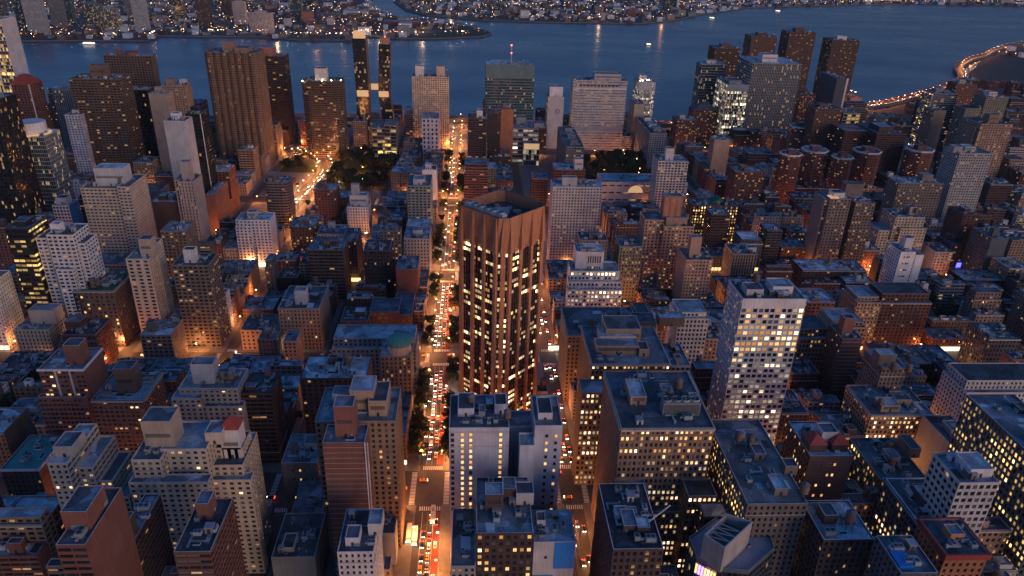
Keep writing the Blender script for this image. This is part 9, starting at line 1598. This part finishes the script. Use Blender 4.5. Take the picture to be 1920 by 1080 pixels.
for a,b_ in zip(FAR[1:14],FAR[2:15]): mb.bar((*a,1.6),(*b_,1.6),1.6,4)
for a,b_ in zip(FAR2[4:13],FAR2[5:14]): mb.bar((*a,1.6),(*b_,1.6),1.8,4)
struct(mb.build('far_embankment',[concrete]))
mb=MB(); mb.prism([(2300,150),(2390,-40),(2455,-82),(2540,-62),(2500,20),(2420,120)],1.5,1.9); mb.prism([(2262,590),(2240,480),(2290,480),(2310,600)],1.5,1.9); struct(mb.build('far_lawn',[lawnm]))
def fbox(x,y,a,b_,h,wk,st,nm,lab,cat,grp=None):
    t=thing(nm,lab,cat,(x,y,1.5),grp); mw,mg,mr=MB(),MB(),MB(); s=parse(st)
    tier(mw,mg,mr,rect(-a,a,-b_,b_),0,h,[s,dict(style='blank'),s,s],ph=.8); mw.build('wall',[WALL[wk],trim],t); mr.build('roof',ROOF,t); g=mg.build('glazing',GLIST,t); g['kind']='stuff'
    if h>40: bulk(t,-a*.4,a*.5,-b_*.5,b_*.5,h-.8,6,WALL[wk])
    return t
for q in FARTOW: fbox(*q)
E_dist=emis('distant_lamp',(1,.5,.2),2.4); 
for q in FARLOW: fbox(*q)
r2=random.Random(99); mb=MB(); lm=MB(); lw=MB()
def vis(x,y):
    d=Vector((x,y,0))-camo.location; k=d.dot(fw); u=d.dot(rt)/k*1384; v=-d.dot(up)/k*1384; return k>0 and -1000<u<1000 and v>-600
cnt=0
def low(x,y,s):
    a,b_,h=r2.uniform(5,16)*s,r2.uniform(5,16)*s,r2.uniform(6,15); mb.box(x-a,x+a,y-b_,y+b_,1.5,1.5+h,r2.randrange(4))
while cnt<4200:
    x=r2.uniform(2100,5200); y=r2.uniform(-3600,1900)
    if not(inside((x,y),FAR) or inside((x,y),FAR2)) or not vis(x,y): continue
    cnt+=1
    if any(abs(x-q[0])<q[2]+16 and abs(y-q[1])<q[3]+16 for q in FARTOW+FARLOW): continue
    if 2290<x<2540 and -90<y<150: continue
    low(x,y,.75 if x<3200 else 1.2)
for k in range(150):
    x,y=r2.uniform(2180,2800),r2.uniform(-2500,-1640)
    if inside((x,y),[(2230,-1610),(2350,-1745),(2500,-1935),(2700,-2290),(2900,-2700),(2100,-2700),(2050,-1700)]):
        low(x,y,.8); s=.8; (lm if r2.random()<.8 else lw).prism([(x-s,y+20),(x,y+20-s),(x+s,y+20),(x,y+20+s)],11,12.6)
o=mb.build('distant_houses',[WALL['gbr'],WALL['rb2'],WALL['gy'],whiteroof]); o['kind']='stuff'; o['label']='dense mass of low houses and sheds beyond the river'
cnt=0
while cnt<5200:
    x=2100+3300*r2.random()**1.5; y=r2.uniform(-3600,1900)
    if not(inside((x,y),FAR) or inside((x,y),FAR2)) or not vis(x,y): continue
    cnt+=1; s=r2.choice([.25,.32,.42,.7])*(x/2800); z=r2.uniform(9,17); tgt=lm if r2.random()<.8 else lw
    tgt.prism([(x-s,y),(x,y-s),(x+s,y),(x,y+s)],z-s,z+s)
o=lm.build('distant_amber_lamps',[E_dist]); o['kind']='stuff'; o['label']='scatter of amber street lamps beyond the river'
o=lw.build('distant_white_lamps',[emis('distant_white_lamp',(1,.85,.62),1.6)]); o['kind']='stuff'; o['label']='scatter of white street lamps beyond the river'
for k in range(60):
    i=r2.randrange(1,12); a,b_=Vector(FAR[i]),Vector(FAR[i+1]); p=a.lerp(b_,r2.random()); s_=8+r2.random()*18
    p=p+Vector((s_,0)); t=thing('waterfront_lamp','lamp on the far waterfront','street lamp',(p.x,p.y,1.5),'lamps on the far waterfront'); put('lamp_pole',M_pole,t); put('lamp_head',M_headW if r2.random()<.5 else M_headO,t,None,(1.2,1.6,2))
# piers, ferries
def ferry(x,y,rz,L,lab):
    t=thing('ferry',lab,'boat',(x,y,-2),None,rz); mb=MB(); hull=[(-L/2,-L*.1),(L*.3,-L*.1),(L/2,0),(L*.3,L*.1),(-L/2,L*.1)]; mb.prism(hull,0,2.2); mb.build('hull',[whiteroof],t); mb=MB(); mb.box(-L*.4,L*.2,-L*.08,L*.08,2.2,5); mb.build('cabin',[E_shopw],t); mb=MB(); mb.box(-L*.2,L*.1,-L*.06,L*.06,5.02,7); mb.build('bridge',[trim],t)
ferry(2062,1000,1.5,46,'white lit ferry moored at the far bank, upper left'); ferry(3160,-1010,.4,36,'white boat lying off the far bank, upper right'); ferry(2300,-560,.9,20,'small dark boat out on the open river'); ferry(3560,-1440,.3,40,'lit barge near the far bank, upper right')
def pier(x,y,rz,L,W_,lab,lit):
    t=thing('pier_shed',lab,'pier',(x,y,0),None,rz); mb=MB(); mb.box(-L/2,L/2,-W_/2,W_/2,-4,1.2); mb.build('deck',[concrete],t); mb=MB(); mb.box(-L*.45,L*.42,-W_*.4,W_*.4,1.2,9); mb.build('shed',[WALL['gy']],t); mb=MB(); mb.prism(rect(-L*.46,L*.43,-W_*.42,W_*.42),9.02,11,0,True,rect(-L*.44,L*.4,-.5,.5)); mb.build('roof',[lit],t)
    for k in range(6): lamp_o=put('roof_lamp',M_headO,t,(-L*.4+k*L*.15,0,3.4),(1.5,3,2))
pier(1520,-815,.15,90,34,'low riverside shed with an orange-lit roof deck',WALL['ob'])
# individual light signs and shop fronts on the ground floors
def front(x,y,rz,L,h,mat,lab,cat='shop sign'):
    t=thing('shop_front',lab,cat,(x,y,.15),'lit shop fronts',rz); mb=MB(); mb.box(-L/2,L/2,0,.25,.4,h); mb.build('lit_window',[mat],t); mb=MB(); mb.prism(rect(-L/2-.3,L/2+.3,-1.4,0),h+.05,h+.35); mb.build('awning',[darkm],t)
for q in FRONTS: front(*q)

for (x,y,k) in((2300,560,1),(2420,470,0),(2520,400,0),(2340,260,1),(2480,140,1),(2380,1000,0),(2600,700,0),(2900,-500,1),(2980,-760,0),(2960,60,1)):
    t=thing('flood_lamp','tall flood lamp lighting a yard beyond the river','flood lamp',(x,y,1.5),'flood lamps beyond the river'); put('lamp_pole',M_pole,t,None,(2.5,2.5,3)); put('lamp_head',M_headW if k else M_headO,t,(0,0,17),(1.5,2,1)); LF=bpy.data.lights.new('flood_light','POINT'); LF.energy=6000; LF.color=(1,.62,.34) if k else (1,.4,.12); LF.shadow_soft_size=1.5; put('flood_light',LF,t,(-3,0,26))
# evening air: one even volume round the camera and the whole scene
mb=MB(); mb.box(-900,15500,-12500,12500,-6,420,0,True); hz=mb.mesh('haze',[]); 
hm=bpy.data.materials.new('evening_haze'); hm.use_nodes=True; hn=hm.node_tree.nodes; hn.clear(); ho=hn.new('ShaderNodeOutputMaterial'); hv_=hn.new('ShaderNodeVolumePrincipled'); hv_.inputs['Color'].default_value=(.75,.82,.95,1); hv_.inputs['Density'].default_value=2.2e-5; hm.node_tree.links.new(hv_.outputs[0],ho.inputs['Volume'])
hz.materials.append(hm); struct(put('haze',hz),'stuff'); sc.cycles.volume_bounces=0
